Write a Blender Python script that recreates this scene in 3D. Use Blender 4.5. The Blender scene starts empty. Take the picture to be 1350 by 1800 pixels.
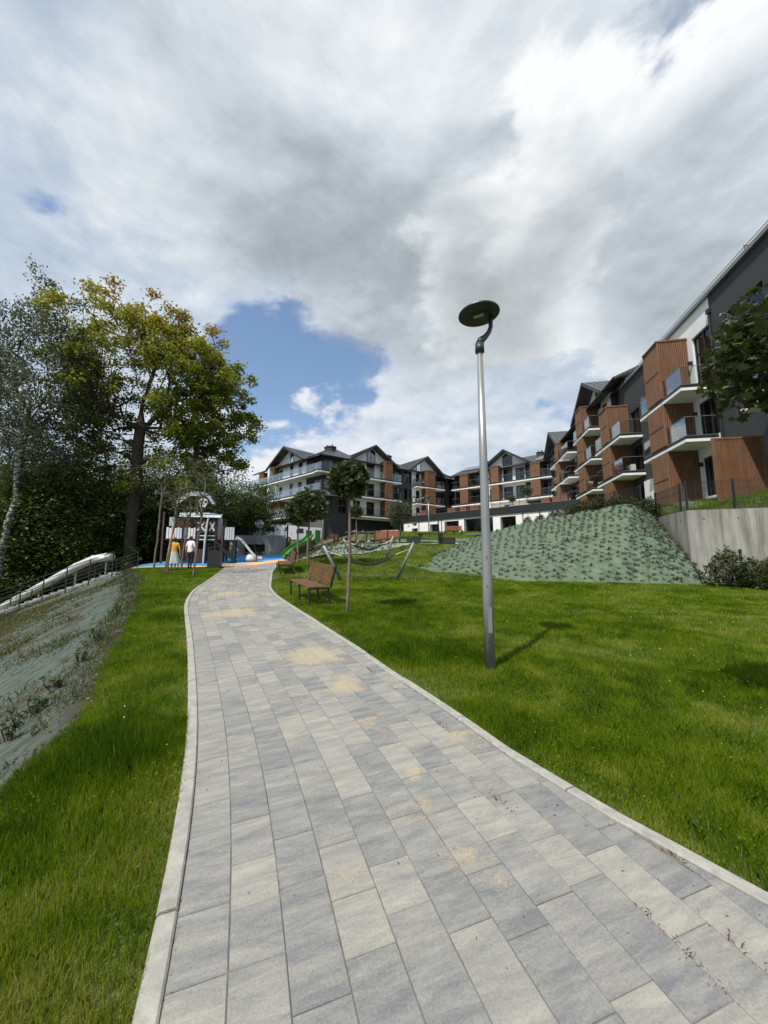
import bpy, math, random
import numpy as np
from mathutils import Vector, Matrix

random.seed(7)
rng = np.random.default_rng(7)
scn = bpy.context.scene
COL = scn.collection
R = math.radians

# ------------------------------------------------------------------ camera
FPX, CX, CY, HOR, EYE = 675.0, 675.0, 900.0, 985.0, 1.6
TH = math.atan((HOR - CY) / FPX)
CT, ST = math.cos(TH), math.sin(TH)
cam_d = bpy.data.cameras.new('camera')
cam_d.sensor_fit = 'HORIZONTAL'
cam_d.angle = 2 * math.atan(CX / FPX)
cam_d.clip_start, cam_d.clip_end = 0.05, 4000
cam = bpy.data.objects.new('camera', cam_d)
COL.objects.link(cam)
cam.location = (0, 0, EYE)
cam.rotation_euler = (math.pi / 2 + TH, 0, 0)
scn.camera = cam

# ------------------------------------------------------------------ sun, exposure
SUN_EL = 57.0
SUN_H = Vector((0.62, 0.785, 0)).normalized()          # light travels this way over the ground
sd = bpy.data.lights.new('sun', 'SUN')
sd.energy, sd.angle, sd.color = 4.8, R(0.6), (1.0, 0.95, 0.87)
sun = bpy.data.objects.new('sun', sd)
COL.objects.link(sun)
v = SUN_H * math.cos(R(SUN_EL)) - Vector((0, 0, math.sin(R(SUN_EL))))
sun.rotation_euler = v.to_track_quat('-Z', 'Y').to_euler()
sun.location = (-20, -25, 50)
scn.view_settings.view_transform = 'Standard'
scn.view_settings.look = 'None'
scn.view_settings.exposure = 0.0
scn.view_settings.gamma = 1.0
scn.view_settings.use_curve_mapping = False
scn.cycles.max_bounces = 6
scn.cycles.transparent_max_bounces = 10
scn.cycles.use_denoising = True


def ray(px, py):
    v = (CY - py) / FPX
    return (px - CX) / FPX, CT - v * ST, ST + v * CT


def sky_dir(px, py):
    return Vector(ray(px, py)).normalized()


# ------------------------------------------------------------------ world: sky and clouds
world = bpy.data.worlds.new('World')
scn.world = world
world.use_nodes = True
wn, wl = world.node_tree.nodes, world.node_tree.links
wn.clear()


def N(tree, t, **kw):
    n = tree.nodes.new(t)
    for k, val in kw.items():
        if k.startswith('i_'):
            key = k[2:]
            n.inputs[int(key) if key.isdigit() else key.replace('_', ' ')].default_value = val
        else:
            setattr(n, k, val)
    return n


WT = world.node_tree


def wmath(op, a, b=None, c=None):
    n = WT.nodes.new('ShaderNodeMath')
    n.operation = op
    for i, q in enumerate((a, b, c)):
        if q is None:
            continue
        if isinstance(q, (int, float)):
            n.inputs[i].default_value = q
        else:
            WT.links.new(q, n.inputs[i])
    return n.outputs[0]


def wrange(val, a, b, c, d, smooth=True):
    n = WT.nodes.new('ShaderNodeMapRange')
    n.interpolation_type = 'SMOOTHSTEP' if smooth else 'LINEAR'
    WT.links.new(val, n.inputs[0])
    for i, q in enumerate((a, b, c, d)):
        n.inputs[i + 1].default_value = q
    return n.outputs[0]


tc = WT.nodes.new('ShaderNodeTexCoord')
sep = WT.nodes.new('ShaderNodeSeparateXYZ')
wl.new(tc.outputs['Generated'], sep.inputs[0])
zc = wmath('ADD', wmath('MAXIMUM', sep.outputs[2], 0.0), 0.75)
comb = WT.nodes.new('ShaderNodeCombineXYZ')
wl.new(wmath('DIVIDE', sep.outputs[0], zc), comb.inputs[0])
wl.new(wmath('DIVIDE', sep.outputs[1], zc), comb.inputs[1])
wl.new(wmath('MULTIPLY', sep.outputs[2], 1.1), comb.inputs[2])


def VAL(x):
    n = WT.nodes.new('ShaderNodeValue')
    n.outputs[0].default_value = x
    return n.outputs[0]


def wnoise(scale, detail, rough, dist, off):
    mp = WT.nodes.new('ShaderNodeVectorMath')
    mp.operation = 'ADD'
    wl.new(comb.outputs[0], mp.inputs[0])
    mp.inputs[1].default_value = off
    n = WT.nodes.new('ShaderNodeTexNoise')
    wl.new(mp.outputs[0], n.inputs['Vector'])
    n.inputs['Scale'].default_value = scale
    n.inputs['Detail'].default_value = detail
    n.inputs['Roughness'].default_value = rough
    n.inputs['Distortion'].default_value = dist
    return n.outputs[0]


def blob(px, py, r0, r1, amp):
    """soft patch of the sky centred on one direction"""
    n = WT.nodes.new('ShaderNodeVectorMath')
    n.operation = 'DISTANCE'
    wl.new(tc.outputs['Generated'], n.inputs[0])
    n.inputs[1].default_value = sky_dir(px, py)
    return wrange(n.outputs['Value'], r0, r1, amp, 0.0)


def wsum(items):
    o = items[0]
    for q in items[1:]:
        o = wmath('ADD', o, q)
    return o


def wscale(x, k, c=0.5):
    return wmath('MULTIPLY', wmath('SUBTRACT', x, c), k)


def wramp(fac, stops):
    r = WT.nodes.new('ShaderNodeValToRGB')
    wl.new(fac, r.inputs[0])
    el = r.color_ramp.elements
    el[0].position, el[0].color = stops[0][0], (*stops[0][1], 1)
    el[1].position, el[1].color = stops[-1][0], (*stops[-1][1], 1)
    for p_, c_ in stops[1:-1]:
        el.new(p_).color = (*c_, 1)
    return r.outputs[0]


def wmix(fac, a, b_):
    n = WT.nodes.new('ShaderNodeMix')
    n.data_type = 'RGBA'
    wl.new(fac, n.inputs[0])
    wl.new(a, n.inputs[6])
    wl.new(b_, n.inputs[7])
    return n.outputs[2]


def wdist(px, py):
    n = WT.nodes.new('ShaderNodeVectorMath')
    n.operation = 'DISTANCE'
    wl.new(tc.outputs['Generated'], n.inputs[0])
    n.inputs[1].default_value = sky_dir(px, py)
    return n.outputs['Value']


OFF, OFG = (3.1, 7.7, 0.4), (1.3, 2.9, 5.0)
n_big = wnoise(2.3, 8.0, 0.52, 0.25, OFF)
n_fine = wnoise(7.0, 8.0, 0.58, 0.15, OFG)
n_soft = wnoise(3.6, 3.0, 0.5, 0.3, (8.3, 1.1, 2.0))
# puffs lit from above: the cloud a little higher up is subtracted
n_b2 = wnoise(2.3, 8.0, 0.52, 0.25, (OFF[0] - 0.02, OFF[1] - 0.035, OFF[2] + 0.05))
n_f2 = wnoise(7.0, 8.0, 0.58, 0.15, (OFG[0] - 0.008, OFG[1] - 0.012, OFG[2] + 0.022))
relief = wmath('ADD', wmath('MULTIPLY', wmath('SUBTRACT', n_big, n_b2), 1.5), wmath('MULTIPLY', wmath('SUBTRACT', n_fine, n_f2), 0.85))
# high broken layer with the blue gaps
cover = wsum([n_big, wscale(n_fine, 1.25), wscale(n_soft, 0.25),
              blob(470, 600, 0.0, 0.20, -0.35), blob(430, 690, 0.0, 0.22, -0.38), blob(590, 595, 0.0, 0.19, -0.35),
              blob(530, 700, 0.0, 0.26, -0.20), blob(455, 668, 0.0, 0.06, 0.26), blob(530, 690, 0.0, 0.07, 0.26), blob(540, 580, 0.0, 0.04, 0.16), blob(500, 725, 0.0, 0.06, 0.16), blob(1235, -20, 0.04, 0.19, -0.50), blob(1110, 90, 0.0, 0.12, -0.16),
              blob(95, 345, 0.0, 0.10, -0.09), blob(965, 325, 0.0, 0.09, -0.22), blob(960, 745, 0.02, 0.14, -0.16),
              blob(660, 630, 0.0, 0.14, -0.18), blob(610, 700, 0.0, 0.14, -0.16), VAL(0.24)])
alpha = wrange(cover, 0.36, 0.56, 0.0, 1.0)
sh_high = wsum([wmath('MULTIPLY', n_soft, 0.7), wmath('MULTIPLY', n_fine, 0.5), relief, VAL(-0.06),
                blob(450, 790, 0.05, 0.32, 0.30), blob(880, 60, 0.1, 0.45, -0.12), blob(800, 740, 0.1, 0.3, 0.14)])
col_high = wramp(sh_high, [(0.10, (4.9, 6.2, 7.9)), (0.5, (7.0, 8.2, 9.8)), (0.95, (11.2, 11.6, 12.1))])
# heavy grey mass in the middle
q1 = wsum([wdist(600, 330), wscale(n_big, -0.75), wscale(n_fine, -0.6), blob(470, 620, 0.05, 0.26, 0.34), blob(650, 630, 0.0, 0.17, 0.15), blob(1000, 200, 0.0, 0.25, 0.12)])
m1 = wrange(q1, 0.30, 0.58, 1.0, 0.0)
sh1 = wsum([VAL(0.64), relief, wscale(n_soft, 0.5), blob(590, 430, 0.02, 0.34, -0.30), blob(420, 430, 0.02, 0.2, -0.10), blob(760, 540, 0.05, 0.28, -0.22),
            blob(600, 130, 0.05, 0.3, 0.18), blob(920, 400, 0.02, 0.15, 0.40), blob(840, 430, 0.0, 0.1, 0.14), blob(740, 250, 0.02, 0.2, 0.08), blob(250, 350, 0.05, 0.3, 0.10)])
col1 = wramp(sh1, [(0.0, (3.5, 4.1, 4.45)), (0.35, (5.5, 6.3, 6.9)), (0.65, (8.1, 9.0, 9.8)), (1.0, (11.8, 12.1, 12.4))])
# bright towering cloud on the right with a crisp edge
q2 = wsum([wdist(1420, 330), wscale(n_big, -0.22), wscale(n_fine, -0.32), blob(1010, 640, 0.0, 0.2, 0.10), blob(1225, -40, 0.0, 0.26, 0.20), blob(1000, 400, 0.0, 0.2, -0.03)])
m2 = wrange(q2, 0.415, 0.46, 1.0, 0.0)
edge2 = wrange(q2, 0.22, 0.43, -0.14, 0.30)
sh2 = wsum([VAL(0.71), relief, edge2, wscale(n_soft, 0.7), wscale(n_fine, 0.3), blob(1130, 440, 0.03, 0.26, -0.22), blob(1080, 620, 0.03, 0.3, -0.22), blob(1080, 350, 0.0, 0.12, 0.10)])
col2 = wramp(sh2, [(0.0, (4.6, 5.2, 5.7)), (0.4, (7.0, 7.8, 8.5)), (0.7, (9.7, 10.4, 11.0)), (1.0, (12.6, 12.8, 13.0))])

sky = WT.nodes.new('ShaderNodeTexSky')
sky.sky_type = 'NISHITA'
sky.sun_disc = False
sky.sun_elevation = R(SUN_EL)
sky.sun_rotation = math.atan2(-SUN_H.x, -SUN_H.y)
sky.air_density, sky.dust_density, sky.ozone_density = 1.2, 1.0, 2.0
gain = WT.nodes.new('ShaderNodeVectorMath')
gain.operation = 'SCALE'
wl.new(sky.outputs[0], gain.inputs[0])
gain.inputs['Scale'].default_value = 2.1
skyc = wmix(alpha, gain.outputs[0], col_high)
skyc = wmix(m1, skyc, col1)
skyc = wmix(m2, skyc, col2)
q3 = wsum([wdist(880, 470), wscale(n_big, -0.25), wscale(n_fine, -0.34)])
m3 = wrange(q3, 0.13, 0.19, 0.9, 0.0)
sh3 = wsum([VAL(0.50), relief, wrange(q3, 0.05, 0.15, -0.1, 0.2), wscale(n_soft, 0.4), blob(900, 370, 0.0, 0.16, 0.40), blob(850, 560, 0.0, 0.2, -0.25)])
skyc = wmix(m3, skyc, wramp(sh3, [(0.0, (4.2, 4.7, 5.0)), (0.45, (6.6, 7.2, 7.6)), (0.75, (9.4, 9.9, 10.2)), (1.0, (12.4, 12.4, 12.4))]))
bg = WT.nodes.new('ShaderNodeBackground')
bg.inputs[1].default_value = 0.078
wl.new(skyc, bg.inputs[0])
wo = WT.nodes.new('ShaderNodeOutputWorld')
wl.new(bg.outputs[0], wo.inputs[0])

# ------------------------------------------------------------------ mesh helpers
ZB = {}                      # base height of a thing: its parts are written in absolute heights


class MB:
    def __init__(s):
        s.v, s.f, s.t = [], [], []

    def add(s, vs, fs):
        k = len(s.v)
        s.v += [tuple(p) for p in vs]
        s.f += [tuple(i + k for i in f) for f in fs]
        return s

    def box(s, x0, x1, y0, y1, z0, z1):
        return s.add([(x0, y0, z0), (x1, y0, z0), (x1, y1, z0), (x0, y1, z0), (x0, y0, z1), (x1, y0, z1), (x1, y1, z1), (x0, y1, z1)],
                     [(0, 3, 2, 1), (4, 5, 6, 7), (0, 1, 5, 4), (1, 2, 6, 5), (2, 3, 7, 6), (3, 0, 4, 7)])

    def hexa(s, b, t):
        """eight corners: bottom ring then top ring"""
        return s.add(list(b) + list(t), [(3, 2, 1, 0), (4, 5, 6, 7), (0, 1, 5, 4), (1, 2, 6, 5), (2, 3, 7, 6), (3, 0, 4, 7)])

    def slab(s, q, th):
        b = [(p[0], p[1], p[2] - th) for p in q]
        return s.hexa(b, q)

    def quad(s, a, b, c, d):
        return s.add([a, b, c, d], [(0, 1, 2, 3)])

    def poly(s, pts):
        return s.add(pts, [tuple(range(len(pts)))])

    def prism(s, pts, off):
        n = len(pts)
        off = Vector(off)
        q = [tuple(Vector(p) + off) for p in pts]
        fs = [tuple(range(n))[::-1], tuple(range(n, 2 * n))]
        fs += [(i, (i + 1) % n, n + (i + 1) % n, n + i) for i in range(n)]
        return s.add(list(pts) + q, fs)

    def bar(s, p, q, w, h=None, up=(0, 0, 1)):
        """box between two points, w wide and h high"""
        h = h or w
        p, q = Vector(p), Vector(q)
        d = (q - p).normalized()
        u = Vector(up)
        if abs(d.dot(u)) > 0.99:
            u = Vector((0, 1, 0))
        a = d.cross(u).normalized() * w / 2
        b = a.cross(d).normalized() * h / 2
        return s.hexa([p - a - b, p + a - b, p + a + b, p - a + b], [q - a - b, q + a - b, q + a + b, q - a + b])

    def tube(s, pts, rad, n=8, cap=True):
        pts = [Vector(p) for p in pts]
        if isinstance(rad, (int, float)):
            rad = [rad] * len(pts)
        k = len(s.v)
        ref = Vector((0.31, 0.77, 0.55)).normalized()
        a = None
        for i, p in enumerate(pts):
            d = (pts[min(i + 1, len(pts) - 1)] - pts[max(i - 1, 0)]).normalized()
            if a is None:
                a = d.cross(ref).normalized()
            else:
                a = (a - d * a.dot(d)).normalized()
            b = d.cross(a)
            for j in range(n):
                t = 2 * math.pi * j / n
                s.v.append(tuple(p + (a * math.cos(t) + b * math.sin(t)) * rad[i]))
        for i in range(len(pts) - 1):
            for j in range(n):
                s.f.append((k + i * n + j, k + i * n + (j + 1) % n, k + (i + 1) * n + (j + 1) % n, k + (i + 1) * n + j))
        if cap:
            s.f.append(tuple(k + j for j in range(n))[::-1])
            s.f.append(tuple(k + (len(pts) - 1) * n + j for j in range(n)))
        return s

    def lathe(s, prof, n=24, c=(0, 0, 0)):
        k = len(s.v)
        for r, z in prof:
            for j in range(n):
                t = 2 * math.pi * j / n
                s.v.append((c[0] + r * math.cos(t), c[1] + r * math.sin(t), c[2] + z))
        for i in range(len(prof) - 1):
            for j in range(n):
                s.f.append((k + i * n + j, k + i * n + (j + 1) % n, k + (i + 1) * n + (j + 1) % n, k + (i + 1) * n + j))
        s.f.append(tuple(k + j for j in range(n))[::-1])
        s.f.append(tuple(k + (len(prof) - 1) * n + j for j in range(n)))
        return s

    def xf(s, mat):
        s.v = [tuple(mat @ Vector(p)) for p in s.v]
        return s

    def build(s, name, mat, parent=None, smooth=False, loc=None, rot=None):
        dz = ZB.get(parent.name, 0.0) if parent else 0.0
        me = bpy.data.meshes.new(name)
        me.from_pydata([(p[0], p[1], p[2] - dz) for p in s.v] if dz else s.v, [], s.f)
        if smooth:
            me.polygons.foreach_set('use_smooth', [True] * len(me.polygons))
        me.materials.append(M[mat] if isinstance(mat, str) else mat)
        me.update()
        o = bpy.data.objects.new(name, me)
        COL.objects.link(o)
        if parent:
            o.parent = parent
            ZB[o.name] = dz
        if loc:
            o.location = loc
        if rot is not None:
            o.rotation_euler = (0, 0, rot)
        return o


def ngons(name, verts, k, mat, parent=None, tint=None, smooth=False):
    """many alike k-sided faces from an (n*k, 3) array, with one tint value per face"""
    n = len(verts) // k
    me = bpy.data.meshes.new(name)
    me.vertices.add(n * k)
    me.vertices.foreach_set('co', np.asarray(verts, np.float32).ravel())
    me.loops.add(n * k)
    me.loops.foreach_set('vertex_index', np.arange(n * k, dtype=np.int32))
    me.polygons.add(n)
    me.polygons.foreach_set('loop_start', np.arange(n, dtype=np.int32) * k)
    if tint is not None:
        at = me.attributes.new('tint', 'FLOAT', 'POINT')
        at.data.foreach_set('value', np.repeat(np.asarray(tint, np.float32), k))
    me.materials.append(M[mat])
    me.update(calc_edges=True)
    me.validate()
    o = bpy.data.objects.new(name, me)
    COL.objects.link(o)
    if parent:
        o.parent = parent
    return o


def empty(name, loc=(0, 0, 0), rz=0.0, zb=None):
    o = bpy.data.objects.new(name, None)
    o.empty_display_size = 0.2
    COL.objects.link(o)
    o.location = loc
    o.rotation_euler = (0, 0, rz)
    if zb is not None:
        ZB[o.name] = zb
    return o


def tag(o, label=None, cat=None, group=None, kind=None):
    if label:
        o['label'] = label
    if cat:
        o['category'] = cat
    if group:
        o['group'] = group
    if kind:
        o['kind'] = kind
    return o


def copy_tree(o, parent=None):
    c = o.copy()
    COL.objects.link(c)
    if parent:
        c.parent = parent
    for ch in list(o.children):
        copy_tree(ch, c)
    return c


# ------------------------------------------------------------------ materials
M = {}


def pm(name, col, rough=0.6, metal=0.0, var=0.0, vs=6.0, bump=0.0, bs=40.0, spec=0.5, stretch=None, col2=None, detail=5.0):
    m = bpy.data.materials.new(name)
    m.use_nodes = True
    t = m.node_tree
    b = t.nodes['Principled BSDF']
    b.inputs['Roughness'].default_value = rough
    b.inputs['Metallic'].default_value = metal
    b.inputs['Specular IOR Level'].default_value = spec
    b.inputs['Base Color'].default_value = (*col, 1)
    if var or bump or col2:
        co = N(t, 'ShaderNodeTexCoord')
        vec = co.outputs['Object']
        if stretch:
            mp = N(t, 'ShaderNodeMapping')
            mp.inputs['Scale'].default_value = stretch
            t.links.new(vec, mp.inputs[0])
            vec = mp.outputs[0]
    if var or col2:
        n = N(t, 'ShaderNodeTexNoise', i_Scale=vs, i_Detail=detail, i_Roughness=0.62)
        t.links.new(vec, n.inputs['Vector'])
        r = N(t, 'ShaderNodeValToRGB')
        t.links.new(n.outputs[0], r.inputs[0])
        lo = [max(0, c * (1 - var)) for c in col]
        hi = [min(1, c * (1 + var)) for c in (col2 or col)]
        r.color_ramp.elements[0].position, r.color_ramp.elements[0].color = 0.33, (*lo, 1)
        r.color_ramp.elements[1].position, r.color_ramp.elements[1].color = 0.67, (*hi, 1)
        t.links.new(r.outputs[0], b.inputs['Base Color'])
    if bump:
        n2 = N(t, 'ShaderNodeTexNoise', i_Scale=bs, i_Detail=6.0, i_Roughness=0.6)
        t.links.new(vec, n2.inputs['Vector'])
        bp = N(t, 'ShaderNodeBump', i_Strength=bump, i_Distance=0.02)
        t.links.new(n2.outputs[0], bp.inputs['Height'])
        t.links.new(bp.outputs[0], b.inputs['Normal'])
    M[name] = m
    return m


def leaf(name, stops, trans=0.35, rough=0.5, spec=0.35):
    """leaf material: colour by the face's own tint value"""
    m = bpy.data.materials.new(name)
    m.use_nodes = True
    t = m.node_tree
    b = t.nodes['Principled BSDF']
    b.inputs['Roughness'].default_value = rough
    b.inputs['Specular IOR Level'].default_value = spec
    a = N(t, 'ShaderNodeAttribute', attribute_name='tint')
    r = N(t, 'ShaderNodeValToRGB')
    t.links.new(a.outputs['Fac'], r.inputs[0])
    els = r.color_ramp.elements
    els[0].position, els[0].color = stops[0][0], (*stops[0][1], 1)
    els[1].position, els[1].color = stops[-1][0], (*stops[-1][1], 1)
    for p, c in stops[1:-1]:
        els.new(p).color = (*c, 1)
    t.links.new(r.outputs[0], b.inputs['Base Color'])
    tr = N(t, 'ShaderNodeBsdfTranslucent')
    t.links.new(r.outputs[0], tr.inputs[0])
    mx = N(t, 'ShaderNodeMixShader')
    mx.inputs[0].default_value = trans
    t.links.new(b.outputs[0], mx.inputs[1])
    t.links.new(tr.outputs[0], mx.inputs[2])
    t.links.new(mx.outputs[0], t.nodes['Material Output'].inputs[0])
    M[name] = m
    return m


def glass(name, tint, refl=1.0, rough=0.02):
    m = bpy.data.materials.new(name)
    m.use_nodes = True
    t = m.node_tree
    t.nodes.remove(t.nodes['Principled BSDF'])
    tr = N(t, 'ShaderNodeBsdfTransparent')
    tr.inputs[0].default_value = (*tint, 1)
    gl = N(t, 'ShaderNodeBsdfGlossy')
    gl.inputs['Roughness'].default_value = rough
    gl.inputs[0].default_value = (0.95, 0.97, 1, 1)
    fr = N(t, 'ShaderNodeFresnel')
    fr.inputs[0].default_value = 1.5
    mu = N(t, 'ShaderNodeMath', operation='MULTIPLY')
    mu.use_clamp = True
    mu.inputs[1].default_value = refl
    t.links.new(fr.outputs[0], mu.inputs[0])
    mx = N(t, 'ShaderNodeMixShader')
    t.links.new(mu.outputs[0], mx.inputs[0])
    t.links.new(tr.outputs[0], mx.inputs[1])
    t.links.new(gl.outputs[0], mx.inputs[2])
    t.links.new(mx.outputs[0], t.nodes['Material Output'].inputs[0])
    M[name] = m


pm('soil', (0.055, 0.075, 0.018), 0.95, var=0.4, vs=2.5, col2=(0.085, 0.10, 0.03), bump=0.6, bs=25)
pm('forest_floor', (0.05, 0.05, 0.025), 0.95, var=0.4, vs=1.2)
pm('joint_sand', (0.17, 0.16, 0.13), 0.95, var=0.45, vs=9, bump=0.5, bs=60)
pm('kerb', (0.31, 0.30, 0.265), 0.85, var=0.2, vs=14, bump=0.3, bs=120)
pm('concrete', (0.27, 0.26, 0.23), 0.85, var=0.42, vs=1.5, bump=0.2, bs=40, stretch=(2.2, 2.2, 0.3), detail=9.0)
pm('concrete_grey', (0.30, 0.30, 0.29), 0.85, var=0.35, vs=0.8, bump=0.15, bs=30, stretch=(1.5, 1.5, 0.5))
pm('pale_gravel', (0.50, 0.48, 0.43), 0.95, var=0.12, vs=5)
pm('white_render', (0.78, 0.78, 0.765), 0.85, var=0.05, vs=0.8, bump=0.1, bs=80)
pm('dark_render', (0.040, 0.040, 0.043), 0.85, var=0.13, vs=0.7, bump=0.1, bs=80)
pm('mid_render', (0.105, 0.103, 0.103), 0.85, var=0.12, vs=0.8)
pm('roof_metal', (0.045, 0.047, 0.05), 0.42, 0.0, var=0.2, vs=0.5, spec=0.6)
pm('black_metal', (0.018, 0.019, 0.021), 0.45, 0.0, spec=0.5)
pm('frame_dark', (0.022, 0.023, 0.026), 0.4, spec=0.5)
pm('interior', (0.03, 0.03, 0.032), 0.9)
pm('curtain', (0.42, 0.41, 0.39), 0.9, var=0.25, vs=6, stretch=(3, 1, 0.1))
pm('timber', (0.185, 0.092, 0.045), 0.65, var=0.22, vs=1.6, stretch=(3, 3, 0.5))
pm('timber_dark', (0.10, 0.04, 0.022), 0.7, var=0.2, vs=2)
pm('bench_wood', (0.155, 0.068, 0.034), 0.55, var=0.35, vs=5, stretch=(1, 1, 6), bump=0.15, bs=60)
pm('orange_wood', (0.26, 0.098, 0.052), 0.6, var=0.2, vs=4)
pm('brown_paint', (0.085, 0.034, 0.026), 0.6, var=0.25, vs=3)
pm('white_paint', (0.75, 0.76, 0.77), 0.6, var=0.06, vs=3)
pm('pale_blue_paint', (0.50, 0.57, 0.62), 0.6, var=0.1, vs=3)
pm('steel', (0.74, 0.74, 0.73), 0.42, 0.45, var=0.1, vs=3)
pm('pole_metal', (0.33, 0.33, 0.325), 0.38, 0.55, var=0.10, vs=2.5, stretch=(6, 6, 0.6), bump=0.05, bs=90)
pm('grey_paint', (0.20, 0.205, 0.21), 0.45, 0.3, var=0.1, vs=4)
pm('lamp_dark', (0.04, 0.042, 0.043), 0.45, 0.2)
pm('lamp_glass', (0.42, 0.42, 0.38), 0.2, spec=0.6)
pm('solar', (0.20, 0.21, 0.22), 0.3, 0.3, spec=0.6)
pm('rubber_blue', (0.035, 0.23, 0.52), 0.85, var=0.10, vs=3, bump=0.2, bs=150)
pm('rubber_sand', (0.62, 0.38, 0.18), 0.9, var=0.12, vs=4)
pm('green_plastic', (0.035, 0.22, 0.03), 0.4, var=0.06, vs=3)
pm('slide_white', (0.62, 0.68, 0.72), 0.35, var=0.05, vs=3)
pm('planter_brown', (0.19, 0.085, 0.055), 0.7, var=0.15, vs=4)
pm('bark', (0.055, 0.042, 0.030), 0.95, var=0.4, vs=6, bump=0.8, bs=25, stretch=(2, 2, 0.5))
pm('bark_young', (0.155, 0.125, 0.095), 0.85, var=0.3, vs=14, bump=0.4, bs=60, stretch=(1, 1, 0.4))
pm('birch_bark', (0.48, 0.46, 0.43), 0.85, var=0.0, vs=5, col2=(0.5, 0.48, 0.45), bump=0.3, bs=30)
pm('stake_wood', (0.36, 0.26, 0.16), 0.8, var=0.25, vs=8, stretch=(3, 3, 0.4))
pm('net_black', (0.022, 0.022, 0.024), 0.7)
pm('rope', (0.62, 0.54, 0.30), 0.8)
pm('plastic_black', (0.02, 0.021, 0.022), 0.5)
pm('skin', (0.50, 0.30, 0.21), 0.55)
pm('shirt_mustard', (0.62, 0.33, 0.035), 0.85, var=0.1, vs=9)
pm('shirt_white', (0.78, 0.78, 0.80), 0.85, var=0.05, vs=9)
pm('skirt_pale', (0.42, 0.43, 0.38), 0.85, var=0.1, vs=8)
pm('trousers_black', (0.015, 0.015, 0.017), 0.85)
pm('hair_dark', (0.018, 0.012, 0.009), 0.6)
pm('blue_paint', (0.025, 0.16, 0.46), 0.5, var=0.1, vs=3)
pm('car_white', (0.72, 0.73, 0.74), 0.25, spec=0.6)
pm('tyre', (0.015, 0.015, 0.015), 0.9)
pm('hill_green', (0.10, 0.15, 0.12), 0.95, var=0.3, vs=0.05)
pm('ac_white', (0.62, 0.62, 0.60), 0.5, var=0.05, vs=5)
pm('terracotta', (0.5, 0.5, 0.48), 0.8)
pm('asphalt', (0.055, 0.055, 0.055), 0.9, var=0.2, vs=3)
glass('balcony_glass', (0.88, 0.92, 0.91), 0.55)
glass('window_glass', (0.60, 0.63, 0.64), 1.4)
leaf('leaf_maple', [(0, (0.03, 0.045, 0.012)), (0.6, (0.062, 0.085, 0.022)), (1, (0.12, 0.135, 0.035))], 0.25, 0.42, 0.45)
leaf('leaf_oak', [(0, (0.10, 0.135, 0.018)), (0.4, (0.21, 0.235, 0.028)), (0.72, (0.30, 0.23, 0.03)), (1, (0.36, 0.18, 0.05))], 0.52)
leaf('leaf_fresh', [(0, (0.075, 0.11, 0.012)), (0.6, (0.18, 0.23, 0.024)), (1, (0.27, 0.30, 0.04))], 0.45)
leaf('leaf_birch', [(0, (0.05, 0.068, 0.03)), (0.6, (0.10, 0.12, 0.06)), (1, (0.17, 0.185, 0.10))], 0.35, 0.6, 0.25)
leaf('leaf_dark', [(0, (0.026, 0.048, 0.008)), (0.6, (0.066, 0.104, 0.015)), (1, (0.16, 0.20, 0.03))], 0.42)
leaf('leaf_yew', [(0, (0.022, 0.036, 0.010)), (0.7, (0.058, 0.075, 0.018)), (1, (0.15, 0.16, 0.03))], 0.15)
leaf('leaf_cover', [(0, (0.022, 0.024, 0.013)), (0.45, (0.035, 0.046, 0.018)), (0.8, (0.085, 0.055, 0.035)), (1, (0.15, 0.10, 0.06))], 0.15)
leaf('grass', [(0, (0.048, 0.105, 0.004)), (0.5, (0.128, 0.212, 0.006)), (0.85, (0.215, 0.275, 0.012)), (1, (0.36, 0.33, 0.10))], 0.40, 0.55, 0.12)
leaf('litter', [(0, (0.04, 0.025, 0.018)), (0.5, (0.12, 0.05, 0.03)), (1, (0.2, 0.12, 0.06))], 0.0, 0.9, 0.1)
leaf('clod', [(0, (0.045, 0.04, 0.028)), (0.7, (0.085, 0.075, 0.055)), (1, (0.16, 0.15, 0.125))], 0.0, 0.95, 0.1)
leaf('weed', [(0, (0.04, 0.07, 0.018)), (0.6, (0.10, 0.12, 0.035)), (1, (0.24, 0.19, 0.08))], 0.3)
leaf('flower', [(0, (0.75, 0.55, 0.02)), (0.5, (0.72, 0.60, 0.05)), (0.55, (0.8, 0.8, 0.75)), (1, (0.8, 0.8, 0.75))], 0.2)

# birch bark: dark lenticels and scars
t = M['birch_bark'].node_tree
co = N(t, 'ShaderNodeTexCoord')
mp = N(t, 'ShaderNodeMapping')
mp.inputs['Scale'].default_value = (2.2, 2.2, 5.0)
t.links.new(co.outputs['Object'], mp.inputs[0])
nz = N(t, 'ShaderNodeTexNoise', i_Scale=1.4, i_Detail=6.0, i_Roughness=0.7)
t.links.new(mp.outputs[0], nz.inputs['Vector'])
rp = N(t, 'ShaderNodeValToRGB')
t.links.new(nz.outputs[0], rp.inputs[0])
rp.color_ramp.elements[0].position, rp.color_ramp.elements[0].color = 0.46, (0.03, 0.027, 0.025, 1)
rp.color_ramp.elements[1].position, rp.color_ramp.elements[1].color = 0.56, (0.38, 0.365, 0.34, 1)
t.links.new(rp.outputs[0], t.nodes['Principled BSDF'].inputs['Base Color'])


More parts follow.
